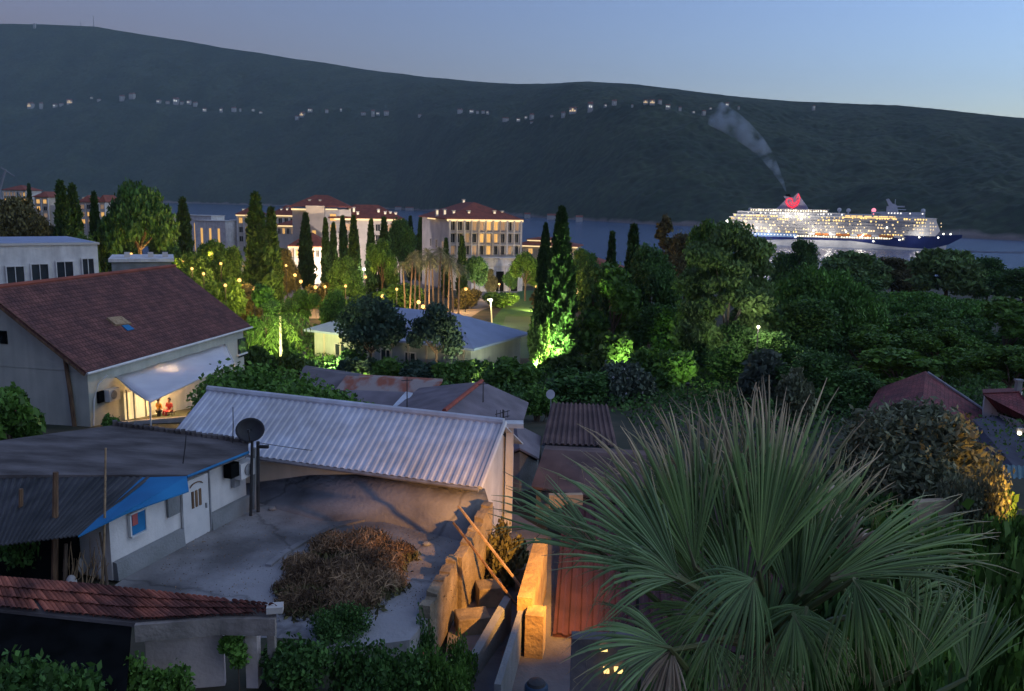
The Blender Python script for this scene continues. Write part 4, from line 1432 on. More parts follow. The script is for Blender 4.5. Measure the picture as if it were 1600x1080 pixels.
SH = [('leaf_dark', 546, 545, 50, 92, 'dark shrub beside the lit oval wall patch'), ('leaf_blue', 556, 552, 70, 84, 'bluish shrub under the dark leafy tree'), ('leaf_green', 610, 556, 70, 80, 'green shrub before the blue roofed building, left'), ('leaf_blue', 655, 560, 70, 78, 'bluish shrub before the blue roofed building, middle'),
      ('leaf_green', 705, 562, 70, 76, 'green shrub before the blue roofed building, right'), ('leaf_dark', 745, 556, 50, 84, 'dark shrub at the right corner of the blue roofed building'), ('leaf_fresh', 405, 536, 60, 74, 'yellow green lamp lit shrub right of the red tile house'),
      ('leaf_fresh', 460, 548, 60, 74, 'yellow green lamp lit shrub below the garden palm'), ('leaf_green', 430, 520, 60, 86, 'green shrub behind the garden palm'), ('leaf_green', 800, 560, 90, 78, 'dark green shrub left of the floodlit cypresses'),
      ('leaf_fresh', 842, 500, 40, 95, 'climbing ivy on the left foot of the floodlit cypresses'), ('leaf_fresh', 886, 556, 60, 90, 'bright floodlit shrub at the foot of the tallest cypress'), ('leaf_fresh', 922, 552, 46, 93, 'bright floodlit shrub right of the tallest cypress foot'),
      ('leaf_fresh', 952, 518, 80, 86, 'yellow green shrub right of the floodlight'), ('leaf_green', 1005, 540, 70, 80, 'green shrub between the oleander and the dark tree'), ('leaf_dark', 900, 580, 110, 66, 'dark shrub left of the white flowered oleander'),
      ('leaf_green', 1052, 548, 80, 78, 'green shrub right of the white flowered oleander'), ('leaf_green', 840, 606, 70, 55, 'green shrub above the dark corrugated roof'), ('leaf_grey', 1196, 542, 90, 68, 'grey green rounded shrub behind the fan palm tips'),
      ('leaf_olive', 1245, 570, 70, 56, 'olive green shrub right behind the fan palm tips'), ('leaf_green', 780, 455, 60, 180, 'clipped hedge left of the court, seen from above'), ('leaf_green', 620, 440, 80, 165, 'lamp lit shrub left of the palm row'),
      ('leaf_brown', 728, 450, 44, 175, 'golden lamp lit shrub at the bend of the drive'), ('leaf_brown', 858, 440, 60, 160, 'golden lamp lit shrub right of the hotel entrance'), ('leaf_brown', 500, 440, 60, 170, 'golden lamp lit shrub below the columned pavilion'),
      ('leaf_green', 560, 455, 60, 140, 'dark green shrub left of the palm row trunks'), ('leaf_brown', 385, 440, 60, 140, 'golden lamp lit shrub above the red tile roof'), ('leaf_green', 350, 430, 60, 130, 'green shrub above the gable end of the red tile roof'),
      ('leaf_green', 250, 395, 60, 150, 'lamp lit shrub at the foot of the umbrella pine'), ('leaf_green', 175, 646, 34, 44, 'small green shrub under the white air conditioner'), ('leaf_brown', 790, 818, 74, 25.4, 'yellowish shrub lit by the street lamp beside the ruined wall')]
for lf, px, yt, wpx, Y, lb in SH:
    m_ = wpx * Y / FPX
    shrub('shrub', 2, 2, lf, int(2200 + 110 * wpx * .6), 0.15 if Y > 60 else .12, lb, px, yt, wpx, Y)
shrub('oleander_shrub', 2.4, 4, 'leaf_grey', 7000, .18, 'oleander shrub dotted with white flowers behind the palm', 975, 566, 112, 68, flowers=.16, nfl=170)
# hedge mound behind the metal roof
r = thing('ivy_hedge', (0, 0, 0), 'dense green ivy mound behind the pale ribbed metal roof', 'hedge')
LOCAL.add(r.name)
cl = []
for px, py, Y, sx, sz in ((380, 580, 50, 2.4, 1.5), (410, 576, 51, 2.3, 1.7), (445, 586, 50, 2.2, 1.5), (480, 600, 47, 2, 1.2), (345, 594, 47, 1.6, 1.4), (515, 613, 44, 1.7, .8), (545, 624, 42, 1.2, .5), (360, 580, 52, 2, 1.8), (430, 605, 45, 2.2, 1.3), (320, 612, 45, 1.0, 1.2)):
    c = PY(px, py, Y)
    cl.append(((c.x, c.y, c.z - sz * .8), (sx, sx * .8, sz)))
    g_ = gz(c.x, c.y)
    cl.append(((c.x, c.y, (c.z - sz + g_) / 2), (sx * .9, sx * .7, max(.6, (c.z - g_) / 2))))
p = clump_pts(cl, 17000)
part_obj('foliage', leaf_mesh('foliage', p, .2 * (.6 + .8 * rs.rand(17000)), M['leaf_green']), r)
b = MB()
for c, s in cl[::2]:
    b.tube((c[0], c[1], gz(c[0], c[1]) - .3), (c[0] + .2, c[1], c[2]), .06, .03, 5)
b.build('stems', M['bark'], r)
# undergrowth over the slopes below the resort
n = 90000
yy = 44 + 90 * rs.rand(n) ** .8
xx = (rs.rand(n) * 1.5 - .68) * yy
zz = np.array([gz(0, y) for y in yy]) + rs.rand(n) * 1.1
keep = ~((xx > -26) & (xx < 8) & (yy < 60) & (xx < 8)) & ~((xx / yy > -.02) & (xx / yy < .035) & (yy > 88)) & ~((xx < -8) & (yy < 80))
p = np.stack([xx, yy, zz], 1)[keep]
me = leaf_mesh('undergrowth', p, .0030 * p[:, 1] * (.5 + rs.rand(len(p))), M['leaf_dark'])
o = bpy.data.objects.new('undergrowth', me)
COL.objects.link(o)
tag(o, 'dark tangled undergrowth on the slope below the resort trees', 'undergrowth', kind='stuff')

for k in list(PROTO):
    pass
# ------------------------------------------------------------------ helpers for the near houses
def plane(px, py, p0, n):
    d = ray(px, py)
    return CAM + d * ((V(p0) - CAM).dot(n) / d.dot(n))
def poly_slab(poly, t, name, m_, parent=None, uv=False):
    """flat-ish polygon given as its top outline (ccw seen from above), thickened downwards"""
    b = MB()
    b.prism([V(p) - V((0, 0, t)) for p in poly], (0, 0, t))
    o = b.build(name, m_, parent)
    if uv:
        boxuv(o)
    return o
def corrug(c00, c10, c11, c01, n, amp, name, m_, parent=None, prof=((0, 0), (.25, 0), (.4, 1), (.75, 1), (.9, 0)), t=.03):
    """ribbed sheet: ribs run from the c00-c10 edge to the c01-c11 edge"""
    b = MB()
    c00, c10, c11, c01 = map(V, (c00, c10, c11, c01))
    nn = (c10 - c00).cross(c01 - c00).normalized()
    if nn.z < 0:
        nn = -nn
    us = [((i + u) / n, h) for i in range(n) for u, h in prof] + [(1, 0)]
    for u, h in us:
        b.v += [tuple(c00.lerp(c10, u) + nn * amp * h), tuple(c01.lerp(c11, u) + nn * amp * h)]
    k = len(us)
    for u, h in us:
        b.v += [tuple(c00.lerp(c10, u) + nn * (amp * h - t)), tuple(c01.lerp(c11, u) + nn * (amp * h - t))]
    for i in range(k - 1):
        b.f.append((2 * i, 2 * i + 2, 2 * i + 3, 2 * i + 1))
        j = 2 * k + 2 * i
        b.f.append((j, j + 1, j + 3, j + 2))
        b.f.append((2 * i, j, j + 2, 2 * i + 2))
        b.f.append((2 * i + 1, 2 * i + 3, j + 3, j + 1))
    return b.build(name, m_, parent)
def wallbox(b, p, q, z0, z1, th, side):
    """wall from p to q (xy) with thickness th to the given side"""
    p, q = V((p[0], p[1])), V((q[0], q[1]))
    d = (q - p).normalized()
    n = V((-d.y, d.x)) * side * th
    z0a, z0b = z0 if hasattr(z0, '__len__') else (z0, z0)
    z1a, z1b = z1 if hasattr(z1, '__len__') else (z1, z1)
    c = [p, q, q + n, p + n] if side > 0 else [p + n, q + n, q, p]
    za = {0: (z0a, z1a), 1: (z0b, z1b)}
    idx = [0, 1, 1, 0]
    b.hexa([V((v.x, v.y, za[i][0])) for v, i in zip(c, idx)] + [V((v.x, v.y, za[i][1])) for v, i in zip(c, idx)])
    return b
# ------------------------------------------------------------------ house with the red tile roof
E1, E2 = PZ(140, 580, 25.7), PZ(391, 510, 25.7)
u = (E2 - E1).normalized()
E2 = E1 + u * (E2 - E1).length
nl = V((-u.y, u.x, 0))
gw = 6.6
RZ = 30.3
hT = thing('tiled_house', (E1.x, E1.y, 21.5), 'pale house with long dark red tile roof and white awning at left', 'house')
a0 = E1 + u * .35 + nl * .45
LN = (E2 - E1).length - .7
zb = 20.5
def C(s, t, z):
    p = a0 + u * s + nl * t
    return V((p.x, p.y, z))
WD = 2 * gw - .9
b = MB()
b.hexa([C(0, 0, zb), C(LN, 0, zb), C(LN, WD, zb), C(0, WD, zb), C(0, 0, 25.55), C(LN, 0, 25.55), C(LN, WD, 25.55), C(0, WD, 25.55)])
b.prism([C(0, 0, 25.5), C(0, WD / 2, RZ - .35), C(0, WD, 25.5)], u * LN)
b.build('wall', M['cream_wall'], hT)
b = MB()
r0, r1 = E1 + nl * gw + V((0, 0, RZ - 25.7)) - u * .3, E2 + nl * gw + V((0, 0, RZ - 25.7)) + u * .2
f0, f1 = E1 - u * .3, E2 + u * .2
k0, k1 = E1 + nl * 2 * gw - u * .3, E2 + nl * 2 * gw + u * .2
sl = (r0 - f0).cross(f1 - f0).normalized()
sl = sl if sl.z > 0 else -sl
b.hexa([f0 - sl * .14, f1 - sl * .14, r1 - sl * .14, r0 - sl * .14, f0, f1, r1, r0])
sl2 = (k0 - r0).cross(r1 - r0).normalized()
sl2 = sl2 if sl2.z > 0 else -sl2
b.hexa([r0 - sl2 * .14, r1 - sl2 * .14, k1 - sl2 * .14, k0 - sl2 * .14, r0, r1, k1, k0])
rf = boxuv(b.build('roof', M['red_tile'], hT))
b = MB()
b.sweep([r0 + V((0, 0, .03)), r1 + V((0, 0, .03))], .14, 8)
b.build('ridge_tile', M['red_tile_ridge'] if 'red_tile_ridge' in M else M['far_tile'], rf)
b = MB()
b.sweep([f0 + V((0, 0, -.1)) - nl * .08, f1 + V((0, 0, -.1)) - nl * .08], .08, 6)
gt = b.build('gutter', M['white_plastic'], hT)
b = MB()
b.slab([f0 - u * .03 + sl * .02, f0 + sl * .02, r0 + sl * .02, r0 - u * .03 + sl * .02], -u, .03)
b.hexa([f0 - sl * .3 - u * .02, f0 - sl * .3 + u * .05, r0 - sl * .3 + u * .05, r0 - sl * .3 - u * .02, f0 - sl * .15 - u * .02, f0 - sl * .15 + u * .05, r0 - sl * .15 + u * .05, r0 - sl * .15 - u * .02])
b.build('barge_board', M['wood'], hT)
# roof hatch of pale boards with a scrap of blue
c = plane(185, 503, f0, sl)
sd_ = (r0 - f0).normalized()
b = MB()
b.hexa([c - u * .7 - sd_ * .3, c + u * .7 - sd_ * .5, c + u * .6 + sd_ * .35, c - u * .7 + sd_ * .45] + [q + sl * .14 for q in (c - u * .7 - sd_ * .3, c + u * .7 - sd_ * .5, c + u * .6 + sd_ * .35, c - u * .7 + sd_ * .45)])
hch = b.build('roof_hatch', M['pale_wood'], rf)
c2 = plane(199, 512, f0, sl)
b = MB()
b.hexa([c2 - u * .35 - sd_ * .3, c2 + u * .35 - sd_ * .3, c2 + u * .3 + sd_ * .2, c2 - u * .3 + sd_ * .25] + [q + sl * .06 for q in (c2 - u * .35 - sd_ * .3, c2 + u * .35 - sd_ * .3, c2 + u * .3 + sd_ * .2, c2 - u * .3 + sd_ * .25)])
b.build('tarp_scrap', M['blue_sheet'], hch)
# gable: vent, drain pipe; long side: door, window, air conditioner
gp0, gn = C(0, 0, 22), -u
q = plane(6, 527, gp0, gn)
b = MB()
b.box(q - u * .02, (.5, .08, .8), math.atan2(u.y, u.x) + pi / 2)
b.build('gable_window', M['black'], hT)
q0, q1, q2 = plane(103, 556, gp0, gn), plane(112, 612, gp0, gn), plane(119, 668, gp0, gn)
b = MB()
b.sweep([q0 - u * .12, q1 - u * .12, q2 - u * .12], [.12, .13, .13], 8)
b.build('drain_pipe', M['wood'], hT)
fn = -nl
def onf(px, py):
    return plane(px, py, C(0, 0, 22), fn)
def panel(b, px, py, w_, h_, off=.05, th=.08):
    q = onf(px, py) + fn * off
    b.box(q, (w_, th, h_), math.atan2(u.y, u.x))
    return b
panel(MB(), 377, 543, 1.1, 1.5).build('window', M['glass'], hT)
sb = MB()
panel(sb, 377, 553, 1.4, .12, .1, .2)
sb.build('window_sill', M['white_plastic'], hT)
ac = panel(MB(), 170, 616, 1.0, .75, .25, .36).build('air_conditioner', M['white_plastic'], hT)
q = onf(168, 616) + fn * .45
b = MB()
b.sweep([q, q + fn * .03], .27, 14)
b.build('fan_grille', M['grey_metal'], ac)
b = MB()
panel(b, 155, 620, .5, .7, .1, .15)
b.build('vent_box', M['black'], hT)  # black box stands in for the dark side of the air conditioner
b = MB()
q = onf(148, 600)
b.sweep([onf(156, 585) + fn * .5, onf(150, 600) + fn * .15, onf(145, 625) + fn * .1, onf(144, 665) + fn * .1], .05, 6)
b.build('downpipe', M['white_plastic'], hT)
b = MB()
panel(b, 213, 640, 2.3, 2.6, .03, .06)
dr = b.build('glazed_door', M['door_glow'] if 'door_glow' in M else glow('door_glow', (1.0, .74, .36), .85), hT)
b = MB()
for px in (197, 208, 226):
    panel(b, px, 640, .08, 2.6, .1, .08)
b.build('door_frame', M['grey_metal'], dr)
b = MB()
panel(b, 217, 640, .75, 2.5, .08, .03)
b.build('curtain', glow('curtain_glow', (.95, .82, .5), .62), dr)
# awning
w0, w1 = onf(182, 600), onf(352, 548)
w0, w1 = V((w0.x, w0.y, 24.75)), V((w1.x, w1.y, 24.75))
o0, o1 = PZ(234, 629, 24.4), PZ(366, 567, 24.4)
aw = thing('awning', (w0 + w1) / 2, 'white awning lit from beneath on the side of the red roofed house', 'awning')
b = MB()
NA = 14
for i in range(NA + 1):
    for j in range(7):
        t = j / 6
        p = w0.lerp(w1, i / NA).lerp(o0.lerp(o1, i / NA), t)
        b.v.append(tuple(p + V((0, 0, -.14 * math.sin(pi * t) + .025 * math.sin(i * 1.7)))))
for i in range(NA):
    for j in range(6):
        b.f.append((i * 7 + j, i * 7 + j + 1, (i + 1) * 7 + j + 1, (i + 1) * 7 + j))
cv = b.build('canvas', mat('awning_canvas', (.86, .84, .85), .8, (.78, .76, .78), .8, trans=.14), aw, smooth=True)
md = cv.modifiers.new('thick', 'SOLIDIFY')
md.thickness = .02
for p in (o0, o1):
    b = MB()
    b.tube((p.x, p.y, 20.6), p, .05)
    b.build('post', M['white_plastic'], aw)
b = MB()
b.tube(o0, o1, .04)
b.tube(w0, o0, .035)
b.tube(w1, o1, .035)
b.build('frame', M['white_plastic'], aw)
def lamp_at(name, p, power, col=(1, .6, .25), r_=.12, parent=None, kind='POINT', aim=None, ang=90):
    ld = bpy.data.lights.new(name, kind)
    ld.energy = power
    ld.color = col
    ld.shadow_soft_size = r_
    lo = bpy.data.objects.new(name, ld)
    COL.objects.link(lo)
    if kind == 'SPOT':
        ld.spot_size = R(ang)
        ld.spot_blend = 1.0
        lo.rotation_euler = (V(aim) - V(p)).to_track_quat('-Z', 'Y').to_euler()
    if parent is not None:
        lo.parent = parent
        lo.location = V(p) - parent_world(parent)
    else:
        lo.location = p
    return lo
lc = plane(262, 573, (w0 + o0) / 2, (w1 - w0).cross(o0 - w0).normalized()) + V((0, 0, -.42))
b = MB()
b.ball(lc, .1, 6)
bl = b.build('bulb', M['lamp_warm'], aw)
lamp_at('awning_lamp', lc + V((0, 0, -.02)), 45, r_=.16, parent=aw)
# terrace wall and things under the awning
q0, q1 = PZ(196, 664, 22.2), PZ(300, 662, 22.2)
b = MB()
wallbox(b, q0 + V((-1.2, 0, 0)), q1 + V((1.5, 2.5, 0)), 20.6, 22.25, .25, 1)
tw = b.build('parapet_wall', M['white_wall'], loc=(q0.x, q0.y, 20.6))
tag(tw, 'low white terrace parapet under the awning', 'wall')
# ------------------------------------------------------------------ two people under the awning
def person(name, at, turn, scale, label, shirt, trousers, hair, pose):
    """one continuous skinned body; hair and clothing are its children"""
    r = thing(name, at, label, 'person')
    r.rotation_euler = (0, 0, turn)
    r.scale = (scale,) * 3
    LOCAL.add(r.name)
    def skin(nm, nodes, edges, mt, root, sub=2):
        me = bpy.data.meshes.new(nm)
        me.from_pydata([n[0] for n in nodes], edges, [])
        me.materials.append(mt)
        o = bpy.data.objects.new(nm, me)
        COL.objects.link(o)
        o.parent = r
        sk = o.modifiers.new('skin', 'SKIN')
        sv = me.skin_vertices[0].data
        for i, n in enumerate(nodes):
            sv[i].radius = (n[1], n[2] if len(n) > 2 else n[1])
        sv[root].use_root = True
        ss = o.modifiers.new('sub', 'SUBSURF')
        ss.levels = ss.render_levels = sub
        return o
    st = pose == 'stand'
    hip = .92 if st else .5
    kn = ((.1, 0, .5), (-.1, .03, .5)) if st else ((.12, -.42, .5), (-.12, -.42, .5))
    ft = ((.11, .02, .08), (-.12, .02, .08)) if st else ((.12, -.45, .08), (-.12, -.45, .08))
    toe = ((.12, -.15, .04), (-.13, -.15, .04)) if st else ((.12, -.62, .04), (-.12, -.62, .04))
    sh = hip + .5
    N = [((0, 0, hip), .14, .11), ((0, 0, hip + .22), .13, .1), ((0, 0, sh - .05), .17, .11), ((0, 0, sh + .06), .06, .06), ((0, -.02, sh + .2), .085, .1), ((0, -.02, sh + .3), .07, .085),
         ((.19, 0, sh - .04), .06), ((.27, -.02, sh - .3), .045), ((.24, -.2, sh - .46), .035), ((.23, -.28, sh - .5), .03),
         ((-.19, 0, sh - .04), .06), ((-.27, -.02, sh - .3), .045), ((-.22, -.2, sh - .4), .035), ((-.2, -.28, sh - .43), .03),
         ((.1, 0, hip - .06), .09), (kn[0], .065), (ft[0], .042), (toe[0], .035), ((-.1, 0, hip - .06), .09), (kn[1], .065), (ft[1], .042), (toe[1], .035)]
    Ed = [(0, 1), (1, 2), (2, 3), (3, 4), (4, 5), (2, 6), (6, 7), (7, 8), (8, 9), (2, 10), (10, 11), (11, 12), (12, 13), (0, 14), (14, 15), (15, 16), (16, 17), (0, 18), (18, 19), (19, 20), (20, 21)]
    for base, sg in ((9, 1), (13, -1)):
        p = V(N[base][0])
        for k in range(4):
            d = V((sg * (-.03 + .02 * k), -.075 + .006 * abs(k - 1.4), -.02 - .004 * k))
            N.append((tuple(p + d * .55), .011))
            N.append((tuple(p + d * 1.1 + V((0, 0, -.02))), .008))
            Ed += [(base, len(N) - 2), (len(N) - 2, len(N) - 1)]
        N.append((tuple(p + V((-sg * .045, -.03, .01))), .011))
        Ed.append((base, len(N) - 1))
    skin('body', N, Ed, M['skin'], 0)
    def grow(i, f):
        n = N[i]
        return (n[0], n[1] * f, (n[2] if len(n) > 2 else n[1]) * f)
    skin('shirt', [grow(0, 1.1), grow(1, 1.16), grow(2, 1.12), grow(6, 1.25), grow(7, 1.3), grow(10, 1.25), grow(11, 1.3)], [(0, 1), (1, 2), (2, 3), (3, 4), (2, 5), (5, 6)], shirt, 0)
    skin('trousers', [grow(0, 1.13), grow(14, 1.15), grow(15, 1.2), grow(16, 1.35), grow(18, 1.15), grow(19, 1.2), grow(20, 1.35)], [(0, 1), (1, 2), (2, 3), (0, 4), (4, 5), (5, 6)], trousers, 0)
    b = MB()
    b.ball((0, .015, sh + .25), .118, 8, (.88, 1.0, 1.12))
    for p in list(b.v):
        pass
    b.v = [(x, y + (.03 if y < -.05 and z < sh + .27 else 0) + (.06 if y < -.03 and z < sh + .24 else 0), max(z, sh + .1)) for x, y, z in b.v]
    b.build('hair', hair, r)
    b = MB()
    for sg in (-1, 1):
        b.ball((sg * .035, -.115, sh + .23), .013, 4)
    b.build('eyes', M['black'], r)
    b = MB()
    b.prism([(-.014, -.11, sh + .18), (.014, -.11, sh + .18), (0, -.11, sh + .225)], (0, -.028, 0))
    b.build('nose', M['skin'], r)
    b = MB()
    b.box((0, -.108, sh + .148), (.05, .012, .012))
    b.build('mouth', M['lips'], r)
    return r
M['skin'] = mat('skin', (.5, .3, .2), .6, (.44, .26, .17), 6)
M['lips'] = mat('lips', (.35, .12, .1), .6, (.3, .1, .09), 6)
M['cloth_orange'] = mat('orange_cloth', (.8, .34, .05), .9, (.65, .26, .04), 8)
M['cloth_red'] = mat('red_cloth', (.5, .05, .07), .9, (.4, .04, .05), 8)
M['cloth_dark'] = mat('dark_cloth', (.07, .06, .05), .9, (.05, .045, .04), 8)
M['hair_dark'] = mat('dark_hair', (.02, .014, .01), .6, (.012, .01, .008), 20)
M['hair_brown'] = mat('brown_hair', (.09, .04, .02), .6, (.06, .03, .015), 20)
pY = onf(250, 650).y - 1.2
p1 = PY(249, 655, pY)
person('person', (p1.x, p1.y, 20.95), 2.6, 1.0, 'person in orange top and dark trousers standing under the awning', M['cloth_orange'], M['cloth_dark'], M['hair_brown'], 'stand')
p2 = PY(266, 660, pY + .6)
person('person', (p2.x, p2.y, 21.25), -.4, 1.0, 'dark haired person in red seated beside the person in orange', M['cloth_red'], M['cloth_red'], M['hair_dark'], 'sit')
b = MB()
b.box((p2.x + .02, p2.y + .05, 21.62), (.45, .45, .06))
ch = thing('terrace_chair', (p2.x, p2.y, 21.2), 'wooden chair under the awning with the seated person', 'chair')
b.build('seat', M['pale_wood'], ch)
for dx in (-.2, .2):
    for dy in (-.18, .22):
        b = MB()
        b.tube((p2.x + dx, p2.y + dy, 20.7), (p2.x + dx, p2.y + dy, 21.6), .025)
        b.build('leg', M['pale_wood'], ch)
# floor of the terrace
b = MB()
c = (onf(190, 660) + onf(330, 600)) / 2
b.hexa([C(3, -4.6, 20.5), C(15, -4.6, 20.5), C(15, -.02, 20.5), C(3, -.02, 20.5), C(3, -4.6, 20.85), C(15, -4.6, 20.85), C(15, -.02, 20.85), C(3, -.02, 20.85)])
tf = structure(b.build('terrace', M['paving']))
# ------------------------------------------------------------------ white building, upper left, and the small flat roof
A, B = PY(-60, 400, 84), PY(152, 382, 92)
wb_, W = frame('flat_roof_building', A, B, 17, 'white flat roofed building with a row of dark windows at upper left', 'building')
ze = B.z - 17
b = MB()
b.box((W / 2, 7, ze / 2 - 1), (W, 14, ze + 2))
b.build('wall', M['white_wall'], wb_)
b = MB()
b.box((W / 2, 7, ze + .1), (W + .4, 14.4, .22))
rf_ = b.build('roof_edge', M['stone_white'], wb_)
b = MB()
b.box((W / 2, 7, ze + .26), (W - .6, 13.4, .08))
b.build('roof', M['blue_roof'], rf_)
def loc_x(root, px, py, Y):
    p = PY(px, py, Y) - root.location
    a = -root.rotation_euler.z
    return p.x * math.cos(a) - p.y * math.sin(a)
for px, py, Y in ((24, 430, 87), (62, 426, 88.5), (101, 422, 90), (137, 417, 91.5)):
    x = loc_x(wb_, px, py, Y)
    z = PY(px, py, Y).z - 17
    window(wb_, x, -.02, z, 1.55 if px < 120 else 1.1, 1.9, 'glass', 'white_wall')
A, B = PY(174, 409, 78), PY(268, 416, 80)
sm_, W = frame('flat_roof_annex', A, B, 18, 'small white flat roof just behind the red tile ridge', 'building')
ze = A.z - 18
b = MB()
b.box((W / 2, 3, ze / 2 - .5), (W, 6, ze + 1))
b.build('wall', M['render_grey'], sm_)
b = MB()
b.box((W / 2, 3, ze + .12), (W + .5, 6.5, .3))
b.build('roof_edge', M['white_wall'], sm_)
for i, fx_ in enumerate((.25, .65, .9)):
    b = MB()
    b.box((W * fx_, 2, ze + .5), (.5, .5, .5))
    b.build('roof_vent', M['stone_white'], sm_)
# blue-grey hip roof building
A, B = PY(484, 523, 103), PY(738, 541, 92)
hb_, W = frame('blue_roof_building', A, B, 15.6, 'low pale building with wide blue grey hip roof among trees', 'building')
ze = (A.z + B.z) / 2 - 15.6
DP = 13
b = MB()
b.box((W / 2, DP / 2, ze / 2 - 1), (W - .8, DP - .8, ze + 2 - .02))
b.build('wall', M['cream_wall'], hb_)
hip(hb_, 0, W, 0, DP, ze, 3.0, .5, M['blue_roof'])
b = MB()
for i in range(9):
    b.box((2 + i * W / 9.3, .36, ze / 2), (.25, .16, ze - .1))
b.build('pilaster_row', M['beige_wall'], hb_)
for x in (4.5, 8, 11.5, 15):
    window(hb_, x, .37, ze * .5, 1.4, 1.5, 'glass')
c = plane(510, 553, hb_.matrix_basis @ V((0, .3, 0)), V((math.sin(hb_.rotation_euler.z), -math.cos(hb_.rotation_euler.z), 0)))
sg = thing('oval_sign', c, 'white oval wall sign with dark scribble on the blue roofed building', 'sign')
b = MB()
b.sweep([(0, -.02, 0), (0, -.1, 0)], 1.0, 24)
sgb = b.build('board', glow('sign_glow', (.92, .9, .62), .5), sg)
LOCAL.add(sg.name)
sgb.matrix_basis = Matrix.Identity(4)
sg.rotation_euler = hb_.rotation_euler
sg.scale = (1.45, 1, .75)
b = MB()
b.sweep([(-.4, -.12, .02), (-.25, -.12, .16), (-.15, -.12, -.02), (0, -.12, .16), (.1, -.12, -.02), (.25, -.12, .12), (.45, -.12, 0)], .05, 5)
b.build('lettering', M['black'], sg)
# ------------------------------------------------------------------ pale ribbed metal roof house
ye = 26.75
e0, e1 = PZ(300, 703, ye), PZ(748, 762, ye)
r0, r1 = PZ(325, 609, 28.25), PZ(787, 661, 28.25)
u6 = (e1 - e0).normalized()
# make it a rectangle: ridge parallel to eave
dp = (r1 - e1)
e0 = e1 - u6 * (r1 - r0).length
e0 = PZ(262, 663, 27.2)
mh = thing('ribbed_roof_house', (e1.x, e1.y, 24), 'long low house with pale ribbed metal roof in the centre', 'house')
# near slope: left verge runs from the ridge end out towards the hidden left corner
l0 = r0 + (e1 - r1)
rsheet = corrug(l0, e1, r1, r0, 46, .04, 'roof', M['white_metal'], mh)
b = MB()
back = V((r1.x + (r1.x - e1.x) , r1.y + (r1.y - e1.y), ye))
backl = back + (r0 - r1)
b.hexa([r0 - V((0, 0, .06)), r1 - V((0, 0, .06)), back - V((0, 0, .06)), V((backl.x, backl.y, ye)) - V((0, 0, .06)), r0 + V((0, 0, -.01)), r1 + V((0, 0, -.01)), back, V((backl.x, backl.y, ye))])
b.build('rear_slope', M['white_metal'], mh)
b = MB()
b.sweep([r0 + V((0, 0, .05)), r1 + V((0, 0, .05))], .13, 8)
b.build('ridge_cap', M['white_metal'], rsheet)
b = MB()
b.sweep([e1 + u6 * .05, r1 + u6 * .05 + V((0, 0, .03))], .09, 6)
b.build('verge_trim', M['white_plastic'], rsheet)
b = MB()
b.sweep([l0 - V((0, 0, .07)), e1 - V((0, 0, .07))], .07, 6)
b.build('gutter', M['grey_metal'], mh)
b = MB()
ins = (r1 - e1)
ins = V((ins.x, ins.y, 0)).normalized()
p, q = l0 + ins * .35, e1 + ins * .35 - u6 * .3
wallbox(b, p, q, 23.5, ye + .02, .25, 1)
b.build('front_wall', M['cream_wall'], mh)
b = MB()
p2_, q2_ = e1 - u6 * .3 + ins * .62, back - u6 * .3 - ins * .3
b.prism([V((q.x, q.y, 23.0)), V((q2_.x, q2_.y, 23.0)), V((q2_.x, q2_.y, ye - .1)), V((r1.x - u6.x * .3, r1.y - u6.y * .3, 28.1)), V((q.x, q.y, ye - .02))], -u6 * .25)
b.build('end_wall', M['white_wall'], mh)
# wires, white slab and post at the right end
c = PZ(802, 663, 27.9)
st = thing('slab_chimney', (c.x, c.y, 23), 'white capped chimney slab at the right end of the ribbed roof', 'chimney')
b = MB()
b.box((c.x, c.y, 27.9), (.75, .55, .16))
b.build('cap', M['white_wall'], st)
b = MB()
b.box((c.x - .12, c.y + .05, 25.4), (.28, .28, 4.85))
b.build('stack', M['white_wall'], st)
p = PZ(790, 700, 26.8)
tp = thing('aerial_post', (p.x, p.y, 24), 'dark aerial post with wire brackets at the right end of the ribbed roof', 'post')
t_ = PY(786, 640, p.y)
b = MB()
b.sweep([(p.x - .1, p.y, 23.2), (p.x, p.y, 26.4), t_], [.06, .05, .03], 6)
b.build('pole', M['dark_metal'], tp)
b = MB()
for dz in (-.15, -.35):
    b.tube(t_ + V((-.3, 0, dz - .05)), t_ + V((.25, .05, dz + .1)), .016, n=5)
for k in range(4):
    b.tube(t_ + V((-.24 + .14 * k, 0, -.32)), t_ + V((-.24 + .14 * k, 0, -.02)), .012, n=5)
b.build('bracket', M['dark_metal'], tp)
b = MB()
a_, c_ = PY(405, 692, 28.4), t_ + V((0, 0, -.5))
b.sweep([a_.lerp(c_, k / 12) + V((0, 0, -.75 * math.sin(pi * k / 12))) for k in range(13)], .012, 4)
wr = b.build('wire', M['dark_metal'], loc=a_)
tag(wr, 'thin black wire sagging in front of the ribbed metal roof', 'wire')
